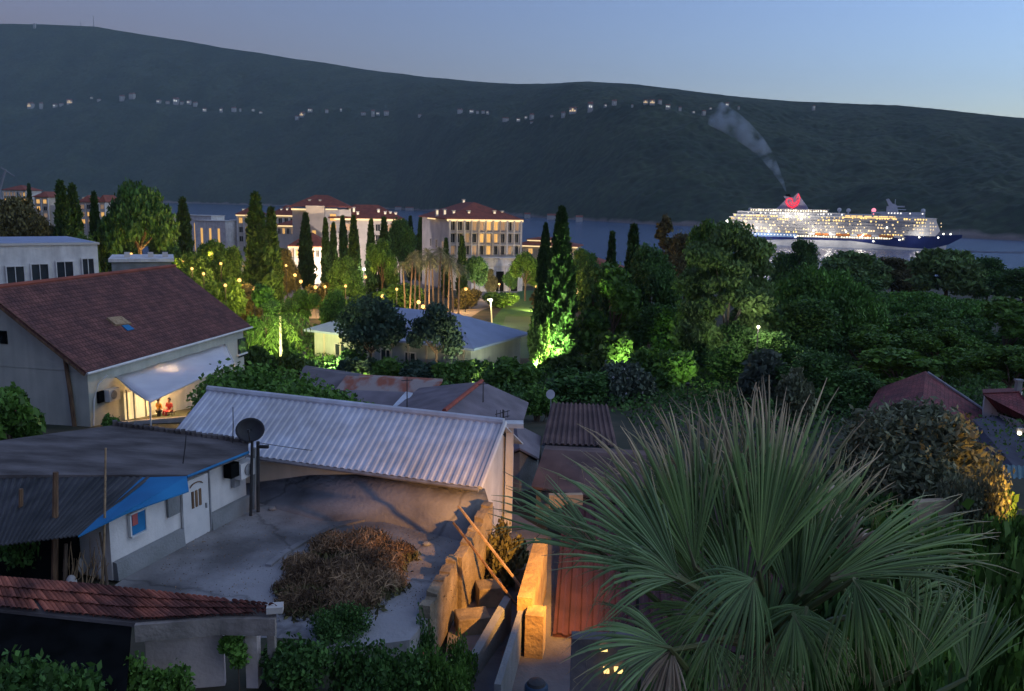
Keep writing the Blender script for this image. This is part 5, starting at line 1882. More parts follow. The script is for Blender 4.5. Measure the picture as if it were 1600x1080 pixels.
# ------------------------------------------------------------------ yard
YZ = 25.16
yard = [PZ(px, py, YZ) for px, py in ((150, 935), (240, 990), (420, 1030), (640, 1000), (672, 962), (728, 860), (772, 792), (748, 770), (560, 742), (420, 722), (385, 770))]
structure(poly_slab(yard, .9, 'yard', M['concrete']))
b = MB()
kb = [PZ(px, py, YZ) for px, py in ((424, 886), (446, 868), (480, 848), (525, 826), (570, 815), (620, 812), (665, 820), (700, 834))]
for p, q in zip(kb, kb[1:]):
    wallbox(b, p, q, YZ - .2, YZ + .07, .2, 1)
structure(b.build('yard_kerb', M['concrete']))
def wp(t, z):
    q = l0.lerp(e1, t) + ins * .34
    return V((q.x, q.y, z))
rp = [PZ(436, 796, 25.18), wp(.16, 25.2), wp(.34, 25.75), wp(.48, 26.2), wp(.64, 26.5), wp(.82, 26.62), wp(1.0, 26.62) + u6 * .1, PZ(766, 792, 26.2), PZ(735, 842, 25.32), PZ(690, 834, 25.24), PZ(600, 813, 25.22), PZ(500, 812, 25.2)]
b = MB()
b.v = [tuple(q) for q in rp] + [tuple(PZ(640, 784, 25.85))] + [(q.x, q.y, 24.4) for q in rp]
nr = len(rp)
for i in range(nr):
    j = (i + 1) % nr
    b.f += [(j, i, nr), (i, j, nr + 1 + j, nr + 1 + i)]
M['dark_concrete'] = mat('dark_concrete', (0.2, 0.19, 0.195), 0.9, (0.095, 0.09, 0.095), 0.6, 9, 0.5, 7)
structure(b.build('ramp_slab', M['concrete'], smooth=True))
n = 5200
wts = rs.rand(n, 2)
lt_ = []
for a_, c_ in wts:
    q = PZ(250 + 480 * a_, 800 + 200 * c_ * (1 - .3 * a_), YZ + .012)
    if rnd.random() < .25 + .75 * abs(a_ - .5):
        lt_.append((q.x, q.y, q.z))
me = leaf_mesh('yard_litter', np.array(lt_), .022 * (.4 + rs.rand(len(lt_))), M['dry'], None, 2)
o = bpy.data.objects.new('yard_litter', me)
COL.objects.link(o)
tag(o, 'scattered dead leaves and grit lying on the concrete yard', 'litter', kind='stuff')
# heap of dry brush
r = thing('brush_heap', PZ(530, 900, YZ), 'heap of dry brown brush and weeds in the middle of the concrete yard', 'brush heap')
LOCAL.add(r.name)
cl = []
for px, py, w_, h_ in ((455, 920, .5, .22), (490, 905, .75, .4), (540, 905, .85, .5), (590, 890, .75, .5), (622, 868, .5, .36), (570, 856, .75, .5), (520, 858, .7, .42), (470, 885, .55, .3), (470, 945, .65, .25), (550, 940, .8, .35), (605, 915, .55, .36)):
    c = PZ(px, py, YZ) - r.location
    cl.append(((c.x, c.y, h_ * .42), (w_, w_, h_ * .62)))
n = 34000
p = clump_pts(cl, n)
p[:, 2] = np.abs(p[:, 2])
part_obj('twigs', leaf_mesh('twigs', p, .03 * (.4 + rs.rand(n)), M['dry'], np.tile([[.15, -.1, .5]], (n, 1)), 9), r)
p = clump_pts([((c[0] + .1, c[1] - .2, .06), (q[0] * 1.15, q[1] * 1.15, .14)) for c, q in cl], 5000)
p[:, 2] = np.abs(p[:, 2])
part_obj('weeds', leaf_mesh('weeds', p, .07 * (.5 + rs.rand(5000)), M['leaf_brown'], np.tile([[0, 0, .6]], (5000, 1)), 3), r)
# loose stones
for px, py, s, lb in ((425, 797, .13, 'white stone on the yard beside the dish post'), (666, 852, .12, 'pale stone on the yard right of the brush heap'), (680, 800, .1, 'small stone on the dark part of the yard')):
    q = PZ(px, py, YZ)
    b = MB()
    b.ball(q + V((0, 0, s * .4)), s, 5, (1.2, .9, .6))
    tag(b.build('stone', M['render_grey'], loc=q), lb, 'stone')
# ------------------------------------------------------------------ white and blue house
a, bq = PZ(176, 908, YZ), PZ(387, 796, YZ)
uh = (bq - a).normalized()
nh = V((-uh.y, uh.x, 0))
LH = (bq - a).length
fo = -nh
bh = thing('white_house', (a.x, a.y, YZ), 'small white house with blue awning sheet and dark felt roof at left', 'house')
def onh(px, py, off=0.0):
    return plane(px, py, a + fo * off, fo)
b = MB()
ca = a + uh * .02 + nh * .02
sm0 = onh(287, 850).dot(uh) - a.dot(uh)
for s0, s1, hh in ((0, sm0, 1.84), (sm0 + .003, LH - .04, 2.2)):
    qs = (ca + uh * s0, ca + uh * s1, ca + uh * s1 + nh * 6.5, ca + uh * s0 + nh * 6.5)
    b.hexa(list(qs) + [q + V((0, 0, hh)) for q in qs])
b.build('wall', M['white_wall'], bh)
tpl = [onh(285, 850).dot(uh) - a.dot(uh), onh(325, 830).dot(uh) - a.dot(uh)]
b = MB()
for s0, s1 in ((0.05, tpl[0] - .05), (tpl[1] + .05, LH - .02)):
    p, q = a + uh * s0, a + uh * s1
    b.hexa([p, p + fo * .18, q + fo * .18, q, p + V((0, 0, .55)), p + fo * .14 + V((0, 0, .52)), q + fo * .14 + V((0, 0, .52)), q + V((0, 0, .55))])
b.build('plinth', M['render_grey'], bh)
ang = math.atan2(uh.y, uh.x)
def hpan(b, px, py, w_, h_, off=.04, th=.06):
    b.box(onh(px, py) + fo * off, (w_, th, h_), ang)
    return b
s_ = (tpl[0] + tpl[1]) / 2
b = MB()
b.box(a + uh * s_ + fo * .06 + V((0, 0, 1.0)), (tpl[1] - tpl[0], .08, 2.0), ang)
dr = b.build('door', M['white_plastic'], bh)
b = MB()
for k in (-1, 0, 1):
    b.box(a + uh * (s_ + k * .17) + fo * .115 + V((0, 0, 1.32)), (.09, .03, .55), ang)
b.build('door_pane', M['wood'], dr)
b = MB()
pts = [a + uh * (s_ + .3 * math.cos(t)) + fo * .13 + V((0, 0, 1.72 + .14 * math.sin(t))) for t in np.linspace(.3, pi - .3, 8)]
b.sweep(pts, .02, 5)
b.build('door_motif', M['wood'], dr)
b = MB()
b.box(a + uh * (s_ + .42) + fo * .13 + V((0, 0, .95)), (.04, .05, .16), ang)
b.build('handle', M['grey_metal'], dr)
b = MB()
b.box(a + uh * (tpl[1] + .02) + fo * .08 + V((0, 0, 1.05)), (.05, .12, 2.1), ang)
b.build('door_post', M['grey_metal'], bh)
b = hpan(MB(), 213, 816, .55, .62)
wd_ = b.build('window', M['blue_sheet'], bh)
b = MB()
for dx in (-.3, .3):
    b.box(onh(213, 816) + fo * .05 + uh * dx, (.05, .1, .7), ang)
b.box(onh(213, 816) + fo * .05 + V((0, 0, .34)), (.65, .1, .05), ang)
b.box(onh(213, 816) + fo * .07 + V((0, 0, -.34)), (.65, .14, .05), ang)
b.build('window_frame', M['white_plastic'], wd_)
b = hpan(MB(), 207, 811, .2, .34, .09, .02)
b.build('curtain', M['pink_flower'], wd_)
b = hpan(MB(), 269, 787, .5, .72, .05)
b.build('shutter', M['render_grey'], bh)
ac = hpan(MB(), 372, 731, .75, .55, .25, .32).build('air_conditioner', M['white_plastic'], bh)
q = onh(372, 731) + fo * .42
b = MB()
b.sweep([q, q + fo * .03], .2, 14)
b.build('fan_grille', M['grey_metal'], ac)
b = hpan(MB(), 354, 733, .42, .48, .2, .3)
b.build('vent_box', M['black'], bh)
b = hpan(MB(), 365, 751, .3, .4, .08, .14)
b.build('meter_box', M['grey_metal'], bh)
zr = YZ + 2.32
roof = [PZ(388, 704, zr), PZ(388, 692, zr + .12), PZ(300, 676, zr + .25), PZ(180, 664, zr + .35), PZ(90, 676, zr + .35), PZ(-40, 694, zr + .35), PZ(-60, 742, zr + .1), PZ(120, 742, zr + .05), PZ(292, 742, zr)]
b = MB()
n = len(roof)
cen = sum(roof, V((0, 0, 0))) / n + V((0, 0, .05))
b.v = [tuple(q) for q in roof] + [tuple(q - V((0, 0, .16))) for q in roof] + [tuple(cen), tuple(cen - V((0, 0, .3)))]
for i in range(n):
    j = (i + 1) % n
    b.f += [(i, j, 2 * n), (n + j, n + i, 2 * n + 1), (i, n + i, n + j, j)]
rf = b.build('roof', M['felt'], bh)
b = MB()
b.sweep([roof[-1] + V((0, 0, -.06)), roof[0] + V((0, 0, -.06))], .05, 6)
b.build('eave_pipe', M['blue_sheet'], rf)
# rough felt scraps, battens along the far edge
b = MB()
for i in range(26):
    t = i / 25
    p = roof[3].lerp(roof[1], t) + V((0, 0, .06))
    b.box(p, (.16, .22, .1 + .1 * rnd.random()), rnd.random())
b.build('edge_tile', M['felt'], rf)
bs_ = [PZ(222, 746, zr - .02), PZ(292, 744, zr - .02), PZ(295, 767, zr - .3), PZ(200, 800, zr - .34), PZ(122, 838, zr - .4)]
poly_slab(bs_[::-1], .04, 'awning_sheet', M['blue_sheet'], bh)
# lean-to with dark ribbed roof, posts and clutter
lt = thing('lean_to', PZ(60, 900, YZ), 'dark ramshackle lean-to shed left of the white house', 'shed')
corrug(PZ(-50, 746, zr - .03), PZ(236, 746, zr - .03), PZ(122, 837, zr - .42), PZ(-60, 860, zr - .5), 26, .03, 'roof', M['dark_sheet'] if 'dark_sheet' in M else mat('dark_sheet', (.07, .07, .075), .8, (.03, .032, .034), 2, 7, stretch=(1, .3, 1)), lt)
for px, y0, y1, w_, mk in ((84, 738, 915, .09, 'wood'), (36, 756, 830, .1, 'rust'), (30, 764, 900, .07, 'wood'), (100, 850, 915, .06, 'bark')):
    q0 = PZ(px, y1, YZ)
    q1 = PY(px + 3, y0, q0.y)
    b = MB()
    b.tube(q0 - V((0, 0, .3)), q1, w_, w_ * .8, 6)
    b.build('post', M[mk], lt)
q = PZ(48, 912, YZ)
b = MB()
b.box(q + V((0, .9, .75)), (2.2, 1.2, 1.9))
b.build('dark_boarding', M['black'], lt)  # black box stands in for the shade under the lean-to roof
# slim poles
for px0, py0, px1, py1, zf, rr, mk, lb, nm in ((160, 915, 165, 700, YZ, .035, 'pale_wood', 'pale leaning wooden pole before the blue awning sheet', 'wooden_pole'), (168, 915, 156, 832, YZ, .04, 'bark', 'dark crooked stake beside the foot of the leaning pole', 'wooden_stake'),
                                                (363, 694, 364, 636, zr + .1, .018, 'dark_metal', 'thin aerial rod on the felt roof beside the dish', 'aerial_rod'), (285, 722, 291, 680, zr + .1, .02, 'dark_metal', 'thin dark rod on the felt roof above the white door', 'aerial_rod')):
    q0 = PZ(px0, py0, zf)
    q1 = PY(px1, py1, q0.y)
    b = MB()
    b.sweep([q0 - V((0, 0, .15)), (q0 + q1) / 2 + V((.02, 0, 0)), q1], [rr, rr * .9, rr * .7], 6)
    tag(b.build(nm, M[mk], loc=q0), lb, 'pole')
# pale bundle of canes and sacking beside the lean-to
r = thing('cane_bundle', PZ(140, 915, YZ), 'tangle of pale canes and sacking against the corner of the white house', 'cane bundle')
b = MB()
for i in range(46):
    q = PZ(rnd.uniform(105, 172), rnd.uniform(895, 918), YZ)
    t = q + V((rnd.uniform(-.35, .45), rnd.uniform(-.2, .3), rnd.uniform(.5, 1.25)))
    b.sweep([q, (q + t) / 2 + V((rnd.uniform(-.1, .1), 0, 0)), t], [.016, .014, .008], 4)
b.build('canes', M['pale_wood'], r)
for px, py, s in ((140, 880, .3), (115, 885, .25), (160, 890, .22), (108, 905, .15)):
    b = MB()
    b.ball(PZ(px, py + 16, YZ) + V((0, .15, s * .9)), s, 6, (1, .8, 1.5))
    b.build('sack', M['white_wall'], r, smooth=True)
# satellite dish on its posts
q0 = PZ(391, 806, YZ)
dt = PY(391, 672, q0.y)
ds = thing('satellite_dish', q0, 'dark satellite dish on a tall post beside the white house', 'satellite dish')
b = MB()
fr_ = V((.15, -.8, .35)).normalized()
sd1 = fr_.cross(V((0, 0, 1))).normalized()
up1 = sd1.cross(fr_)
RD = .47
for i in range(7):
    rr = RD * i / 6
    for j in range(24):
        t = 2 * pi * j / 24
        b.v.append(tuple(dt + (sd1 * math.cos(t) + up1 * math.sin(t) * .86) * rr + fr_ * (.16 * (rr / RD) ** 2 - .1)))
for i in range(6):
    for j in range(24):
        b.f.append((i * 24 + j, i * 24 + (j + 1) % 24, (i + 1) * 24 + (j + 1) % 24, (i + 1) * 24 + j))
d_ = b.build('reflector', M['dish_grey'] if 'dish_grey' in M else mat('dish_grey', (.035, .04, .045), .6, (.03, .03, .035), 3), ds, smooth=True)
md = d_.modifiers.new('thick', 'SOLIDIFY')
md.thickness = .02
b = MB()
b.tube(dt + fr_ * .02 - up1 * .4, dt + fr_ * .5 - up1 * .12, .015)
b.box(dt + fr_ * .5 - up1 * .1, (.07, .07, .1))
b.build('feed_arm', M['dark_metal'], ds)
b = MB()
b.tube(q0 - V((0, 0, .3)), dt + V((.03, .1, -.25)), .055, .05)
b.build('post', M['dark_metal'], ds)
for px, top, rr in ((403, 690, .06), (396, 700, .09)):
    q = PZ(px, 800 if px == 403 else 795, YZ)
    b = MB()
    b.tube(q - V((0, 0, .3)), PY(px, top, q.y), rr)
    b.build('post', M['dark_metal' if px == 403 else 'render_grey'], ds)
b = MB()
q = PY(412, 698, q0.y)
b.box(q, (.34, .12, .1))
b.build('junction_box', M['dark_metal'], ds)
# ------------------------------------------------------------------ ruined block walls, steps and planks
LZ = 23.7
def ruin(name, far, near, zt, lb, parts=1, base=LZ, th=.3):
    zf_, zn_ = zt if hasattr(zt, '__len__') else (zt, zt)
    f, n_ = PZ(*far, zf_), PZ(*near, zn_)
    b = MB()
    k = 9
    d = (n_ - f)
    dn = V((d.x, d.y, 0)).normalized()
    sd = V((dn.y, -dn.x, 0)) * th
    for i in range(k):
        p, q = f + d * (i / k), f + d * ((i + 1) / k) - dn * .004
        h0 = rnd.uniform(-.12, .1)
        b.hexa([V((p.x, p.y, base)), V((q.x, q.y, base)), V((q.x + sd.x, q.y + sd.y, base)), V((p.x + sd.x, p.y + sd.y, base)), p + V((0, 0, h0)), q + V((0, 0, h0 + rnd.uniform(-.06, .06))), q + sd + V((0, 0, h0 + rnd.uniform(-.06, .06))), p + sd + V((0, 0, h0))])
    o = b.build(name, M['block'], loc=(f.x, f.y, base))
    tag(o, lb, 'wall')
    return o
ruin('block_wall', (770, 788), (722, 868), (26.35, 25.55), 'farther piece of ruined block wall glowing orange at the yard edge')
ruin('block_wall', (716, 868), (672, 948), 25.5, 'nearer piece of ruined block wall glowing orange at the yard edge')
for px, py, sx, sy, sz, lb, mk in ((738, 958, .95, .7, .5, 'nearer concrete step lit orange beside the ruined wall', 'block'), (765, 912, .8, .7, .62, 'farther concrete step lit orange beside the ruined wall', 'block'), (817, 880, .7, .9, .75, 'square concrete block in lamp light below the yellow shrub', 'block')):
    q = PZ(px, py, LZ + sz)
    b = MB()
    b.box(q + V((0, 0, -sz / 2 - .2)), (sx, sy, sz + .4), .25)
    tag(bevel(b.build('concrete_step', M[mk], loc=q - V((0, 0, sz))), .03), lb, 'step')
lane = [PZ(px, py, LZ) for px, py in ((690, 1090), (900, 1090), (905, 860), (800, 800), (770, 830), (700, 990))]
structure(poly_slab(lane, .5, 'lane', M['dark_concrete']))
for (p0, p1, z0, z1, lb) in (((716, 790), (818, 922), 27.0, 24.6, 'paler of two long planks leaning across the ruined wall'), ((708, 816), (812, 952), 26.9, 24.4, 'darker of two long planks leaning across the ruined wall')):
    q0, q1 = PZ(*p0, z0), PZ(*p1, z1)
    d = (q1 - q0).normalized()
    s = d.cross(V((0, 0, 1))).normalized()
    w_ = s.cross(d)
    b = MB()
    b.hexa([q0 - s * .04 - w_ * .025, q0 + s * .04 - w_ * .025, q1 + s * .04 - w_ * .025, q1 - s * .04 - w_ * .025, q0 - s * .04 + w_ * .025, q0 + s * .04 + w_ * .025, q1 + s * .04 + w_ * .025, q1 - s * .04 + w_ * .025])
    tag(b.build('plank', M['pale_wood' if 'paler' in lb else 'wood'], loc=q0), lb, 'plank')
# stair parapets
q0, q1 = PZ(788, 938, 24.6), PZ(735, 1005, 24.6)
b = MB()
wallbox(b, q1, q0, 23.2, (24.3, 24.75), .22, -1)
tag(b.build('stair_parapet', M['render_grey'], loc=(q0.x, q0.y, 23.2)), 'short sloping grey parapet wall at the bottom of the lane', 'wall')
q0, q1 = PZ(818, 930, 24.7), PZ(772, 1075, 24.9)
b = MB()
wallbox(b, q1, q0, 23.2, (25.0, 24.75), .16, -1)
tag(b.build('stair_parapet', M['render_grey'], loc=(q0.x, q0.y, 23.2)), 'long grey parapet running down beside the yellow lit pillar', 'wall')
# lit pillar wall
f, n_ = PZ(856, 842, 25.5), PZ(832, 930, 25.3)
b = MB()
dv = V((n_.x - f.x, n_.y - f.y, 0)).normalized()
wallbox(b, f, n_, 23.2, (25.5, 25.2), .42, -1)
q_ = n_ - dv * .5
b.box((n_.x + .1, n_.y - .2, 24.15), (.62, .5, 1.6), math.atan2(dv.y, dv.x))
tag(b.build('block_pillar', mat('plaster_yellow', (.52, .36, .15), .95, (.3, .2, .09), 2, 8, .7, 9), loc=(f.x, f.y, 23.2)), 'yellow plastered pillar wall brightly lit by the street lamp', 'wall')
q = PZ(838, 1072, 24.3)
bl_ = thing('water_barrel', (q.x, q.y, 23.6), 'dark blue round topped barrel at the bottom edge of the lane', 'barrel')
b = MB()
b.sweep([q + V((0, 0, z)) for z in (-.9, -.85, -.45, 0, .06)], [.28, .3, .31, .29, .24], 18)
b.build('body', mat('barrel_blue', (.03, .07, .13), .5, (.02, .05, .1), 3), bl_, smooth=True)
b = MB()
b.sweep([q + V((0, 0, .06)), q + V((0, 0, .12)), q + V((0, 0, .15))], [.24, .2, .06], 18)
b.build('lid', M['dark_metal'], bl_)
# ------------------------------------------------------------------ roofs between the yard and the resort
def gable(name, ridge, left, right, base, lb, mt, trim=None, wall='render_grey', t=.1, uvd=True, back=None):
    r = thing(name, (ridge[0].x, ridge[0].y, base), lb, 'house')
    R0_, R1_ = ridge
    for e0_, e1_ in (left, right):
        n_ = (R1_ - R0_).cross(e0_ - R0_).normalized()
        n_ = n_ if n_.z > 0 else -n_
        b = MB()
        vs = [R0_, R1_, e1_, e0_]
        if (vs[1] - vs[0]).cross(vs[2] - vs[1]).z < 0:
            vs = vs[::-1]
        b.hexa([v - V((0, 0, t)) for v in vs] + vs)
        o = b.build('roof', mt, r)
        if uvd:
            boxuv(o)
    if trim:
        b = MB()
        b.sweep([R0_ + V((0, 0, .02)), R1_ + V((0, 0, .02))], .13, 6)
        b.build('ridge_tile', trim, r)
    c = (R0_ + R1_ + left[0] + left[1] + right[0] + right[1]) / 6
    def sh(v, z):
        q = V((c.x, c.y, 0)) + V((v.x - c.x, v.y - c.y, 0)) * .92
        return V((q.x, q.y, z))
    foot = [left[0], R0_, right[0], right[1], R1_, left[1]]
    b = MB()
    for i in range(6):
        p, q = foot[i], foot[(i + 1) % 6]
        b.add([sh(p, base - 1), sh(q, base - 1), sh(q, q.z - t - .12), sh(p, p.z - t - .12)], [(0, 1, 2, 3)])
    b.build('wall', M[wall], r)
    return r
M['red_ridge'] = mat('red_ridge', (.4, .1, .07), .85, (.28, .075, .055), 2)
M['rib_grey'] = mat('rib_grey', (.22, .19, .215), .75, (.14, .12, .135), .7, 8, .3, 5)
gable('grey_gable_house', (PZ(753, 596, 25.6), PZ(694, 643, 25.6)), (PZ(655, 606, 24.4), PZ(600, 652, 24.4)), (PZ(826, 629, 24.2), PZ(806, 694, 24.2)), 22, 'house with grey gable roof and red ridge behind the ribbed roof', M['rib_grey'], M['red_ridge'], uvd=False)
gable('rust_roof_house', (PZ(540, 588, 24.4), PZ(690, 597, 24.4)), (PZ(524, 609, 24.0), PZ(668, 620, 24.0)), (PZ(545, 584, 24.0), PZ(692, 592, 24.0)), 21, 'low house with rusty red sheet roof and pale patches', M['rust'], uvd=False)
gable('dark_roof_house', (PZ(474, 574, 24.3), PZ(560, 588, 24.3)), (PZ(462, 602, 23.9), PZ(532, 612, 23.9)), (PZ(478, 571, 23.9), PZ(565, 584, 23.9)), 21, 'low house with dark slate coloured roof beside the rusty roof', M['grey_roof'], uvd=False)
gable('ash_roof_house', (PZ(540, 611, 24.2), PZ(650, 614, 24.2)), (PZ(545, 642, 23.7), PZ(680, 652, 23.7)), (PZ(540, 608, 23.9), PZ(650, 611, 23.9)), 21, 'low house with ash grey flat roof just behind the ribbed roof', M['rib_grey'], uvd=False)
pw = [PZ(614, 634, 24.2), PZ(630, 636, 24.2), PZ(645, 614, 24.6), PZ(634, 612, 24.6)]
o = poly_slab(pw, .08, 'skylight_panel', M['white_metal'])
tag(o, 'tilted white panel on the ash grey roof', 'panel')
for px, y0, y1, Y, lb in ((636, 632, 590, 36, 'thin dark aerial beside the tilted white panel'), (755, 616, 596, 39, 'short dark aerial on the grey gable roof'), (636, 0, 0, 0, '')):
    if Y:
        b = MB()
        q0, q1 = PY(px, y0, Y), PY(px, y1, Y)
        b.tube(q0 - V((0, 0, .4)), q1, .03, .02, 5)
        b.tube(q1 + V((-.25, 0, -.15)), q1 + V((.25, 0, -.1)), .02, n=5)
        tag(b.build('aerial_rod', M['dark_metal'], loc=q0), lb, 'aerial')
b = MB()
for px, py in ((560, 575), (578, 582), (588, 590)):
    pass
gable('grey_shed', (PZ(806, 662, 25.2), PZ(812, 700, 25.2)), (PZ(796, 668, 24.9), PZ(798, 705, 24.9)), (PZ(846, 682, 24.5), PZ(842, 716, 24.5)), 22.5, 'small grey roofed shed right of the white chimney slab', M['rib_grey'], uvd=False)
sh_ = thing('corrugated_roof_shed', PZ(885, 690, 22.5), 'shed with dark brown corrugated roof left of the fan palm', 'shed')
M['brown_sheet'] = mat('brown_sheet', (.19, .12, .105), .8, (.10, .065, .06), .9, 8)
q = [PZ(846, 694, 24.6), PZ(965, 698, 24.6), PZ(950, 634, 25.4), PZ(862, 630, 25.4)]
corrug(*q, 13, .08, 'roof', M['brown_sheet'], sh_)
b = MB()
b.hexa([V((v.x, v.y, 22)) for v in q] + [v - V((0, 0, .15)) for v in q])
b.build('wall', M['render_grey'], sh_)
dq = PZ(861, 620, 25.3)
dsh = thing('small_dish', dq, 'small pale satellite dish at the corner of the corrugated shed', 'satellite dish')
b = MB()
b.sweep([dq + V((0, 0, .15)), dq + V((-.02, -.06, .15)), dq + V((-.04, -.1, .16))], [.08, .24, .27], 14)
b.build('reflector', M['white_plastic'], dsh)
b = MB()
b.tube(dq + V((0, .05, -1)), dq + V((0, .05, .15)), .03)
b.build('post', M['grey_metal'], dsh)
# brown roofs under and beside the palm
gable('brown_roof_house', (PZ(850, 702, 25.6), PZ(1010, 712, 25.6)), (PZ(830, 760, 24.7), PZ(1010, 790, 24.7)), (PZ(852, 696, 25.2), PZ(1010, 704, 25.2)), 22.5, 'low house with rough brown roof behind the left palm leaves', M['brown_sheet'], uvd=False)
b = MB()
b.box(PZ(884, 772, 25.0) + V((0, 0, -.25)), (1.3, .25, .5), .1)
o = b.build('lit_wall', M['plaster_cream'] if 'plaster_cream' in M else mat('plaster_cream', (.55, .44, .3), .95, (.42, .33, .22), 2), loc=PZ(884, 772, 24))
tag(o, 'short pale wall end lit orange between palm leaves at left', 'wall')
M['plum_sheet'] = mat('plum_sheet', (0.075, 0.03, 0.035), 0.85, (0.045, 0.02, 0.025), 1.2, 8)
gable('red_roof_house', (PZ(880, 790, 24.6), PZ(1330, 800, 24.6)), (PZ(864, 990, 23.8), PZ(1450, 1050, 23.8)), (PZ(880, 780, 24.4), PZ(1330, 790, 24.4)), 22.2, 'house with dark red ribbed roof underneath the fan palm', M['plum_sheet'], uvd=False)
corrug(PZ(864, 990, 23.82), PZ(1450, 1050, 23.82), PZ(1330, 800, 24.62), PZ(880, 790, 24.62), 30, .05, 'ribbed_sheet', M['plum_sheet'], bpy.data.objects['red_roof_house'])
for px, py, w_, lb in ((1293, 772, .9, 'orange lit wall corner glimpsed through the palm, left'), (1462, 792, 1.6, 'orange lit wall corner glimpsed through the palm, right')):
    q = PY(px, py, 27)
    b = MB()
    b.box(q + V((0, 0, -.4)), (w_, .3, 1.3), .2)
    tag(b.build('wall_corner', M['plaster_cream'] if 'plaster_cream' in M else bpy.data.materials['plaster_cream'], loc=q - V((0, 0, 1))), lb, 'wall')
# right hand houses
gable('plum_roof_house', (PZ(1446, 580, 23.4), PZ(1440, 640, 23.4)), (PZ(1374, 606, 22.2), PZ(1330, 680, 22.2)), (PZ(1548, 646, 21.6), PZ(1560, 720, 21.6)), 18.5, 'house with plum red roof behind the olive tree at right', M['plum_tile'])
b = MB()
g0, g1 = PZ(1450, 582, 23.5), PZ(1552, 650, 21.6)
b.sweep([g0, g1], .09, 6)
tag(b.build('roof_beam', M['grey_metal'], loc=g0), 'grey edge beam slanting down the plum red roof at right', 'beam')
gable('slate_roof_house', (PZ(1520, 655, 22.8), PZ(1590, 735, 22.8)), (PZ(1478, 690, 21.7), PZ(1530, 770, 21.7)), (PZ(1560, 650, 22.0), PZ(1640, 720, 22.0)), 19, 'house with dark slate blue roof at the right edge', mat('slate_roof', (.05, .052, .085), .85, (.03, .032, .055), .8, 7), uvd=False)
eh = gable('edge_red_house', (PZ(1592, 612, 23.6), PZ(1536, 614, 23.6)), (PZ(1640, 668, 22.2), PZ(1560, 642, 22.2)), (PZ(1600, 606, 23.2), PZ(1535, 608, 23.2)), 19.5, 'white walled house with red roof cut by the right edge', M['plum_tile'], wall='white_wall')
b = MB()
cq = PZ(1591, 606, 23.7)
b.box(cq, (.35, .35, 1.0))
b.box(cq + V((0, 0, .55)), (.5, .5, .12))
b.build('chimney', M['render_grey'], eh)
tq = [PZ(1566, 770, 22.6), PZ(1640, 782, 22.6), PZ(1640, 732, 23), PZ(1560, 726, 23)]
ts_ = thing('teal_roof_shed', PZ(1600, 770, 20), 'shed with ribbed teal roof at the right edge', 'shed')
corrug(*tq, 9, .05, 'roof', mat('teal_sheet', (.1, .2, .22), .6, (.07, .14, .16), 1), ts_)
b = MB()
b.hexa([V((v.x, v.y, 20)) for v in tq] + [v - V((0, 0, .1)) for v in tq])
b.build('wall', M['render_grey'], ts_)
wl_ = thing('wall_light', PY(1593, 677, 37), 'small bright white lamp at the right edge below the red roof', 'lamp')
b = MB()
b.ball(wl_.location, .09, 6)
b.build('bulb', M['lamp_white'], wl_)
b = MB()
b.box(wl_.location + V((.1, .16, .1)), (.3, .12, .2))
b.build('bracket', M['grey_metal'], wl_)
# ------------------------------------------------------------------ bottom left: shed with terracotta strip roof
tz = 27.3
ts1 = thing('terracotta_shed', PZ(220, 1075, 25), 'ruined shed with strip of orange terracotta tiles at bottom left', 'shed')
st1 = [PZ(-60, 900, tz + .15), PZ(150, 917, tz + .12), PZ(425, 946, tz + .1), PZ(432, 962, tz - .1), PZ(345, 962, tz - .12), PZ(212, 974, tz - .15), PZ(-60, 948, tz - .1)]
o = poly_slab(st1[::-1], .1, 'roof', M['felt'], ts1)
M['barrel_tile'] = mat('barrel_tile', (.36, .115, .07), .9, (.13, .05, .04), 1.1, 8, .6, 14, island=.5, contrast=(.42, .62))
b = MB()
far_e, near_e = [PZ(-60, 900, tz + .17), PZ(150, 917, tz + .14), PZ(428, 946, tz + .12)], [PZ(-60, 946, tz - .07), PZ(212, 971, tz - .12), PZ(436, 960, tz - .08)]
def along(e_, t):
    t *= 2
    return e_[0].lerp(e_[1], t) if t < 1 else e_[1].lerp(e_[2], t - 1)
nt_ = 62
for i in range(nt_):
    for k in range(3):
        if rnd.random() < .05:
            continue
        t = (i + .5 + rnd.uniform(-.15, .15)) / nt_
        f_, n_ = along(far_e, t), along(near_e, t)
        p0_, p1_ = f_.lerp(n_, k / 3 - .04), f_.lerp(n_, (k + 1.05) / 3)
        sd3 = (along(far_e, min(1, t + .01)) - along(far_e, max(0, t - .01))).normalized()
        p1_ = p1_ + sd3 * rnd.uniform(-.02, .02) + V((0, 0, .02 + rnd.uniform(0, .02)))
        o_ = len(b.v)
        for pp, rr in ((p0_, .075), (p1_, .09)):
            for q_ in range(6):
                an = pi * q_ / 5
                b.v.append(tuple(pp + sd3 * math.cos(an) * rr + V((0, 0, math.sin(an) * rr * .75))))
        for q_ in range(5):
            b.f.append((o_ + q_, o_ + q_ + 1, o_ + 7 + q_, o_ + 6 + q_))
b.build('tile_course', M['barrel_tile'], o)
b = MB()
fa = [PZ(212, 976, tz - .16), PZ(345, 963, tz - .13), PZ(432, 963, tz - .11)]
for p, q in zip(fa, fa[1:]):
    wallbox(b, p, q - (q - p).normalized() * .004, tz - .5, tz - .12, .12, -1)
b.build('ledge', M['stone_grey'] if 'stone_grey' in M else mat('stone_grey', (.34, .3, .27), .95, (.2, .18, .16), 2, 8, .6, 9), ts1)
b = MB()
p, q = PZ(222, 986, tz - .45), PZ(345, 974, tz - .42)
p, q = p + V((0, .1, 0)), q + V((0, .1, 0))
wallbox(b, p, q, 24.6, tz - .5, .2, 1)
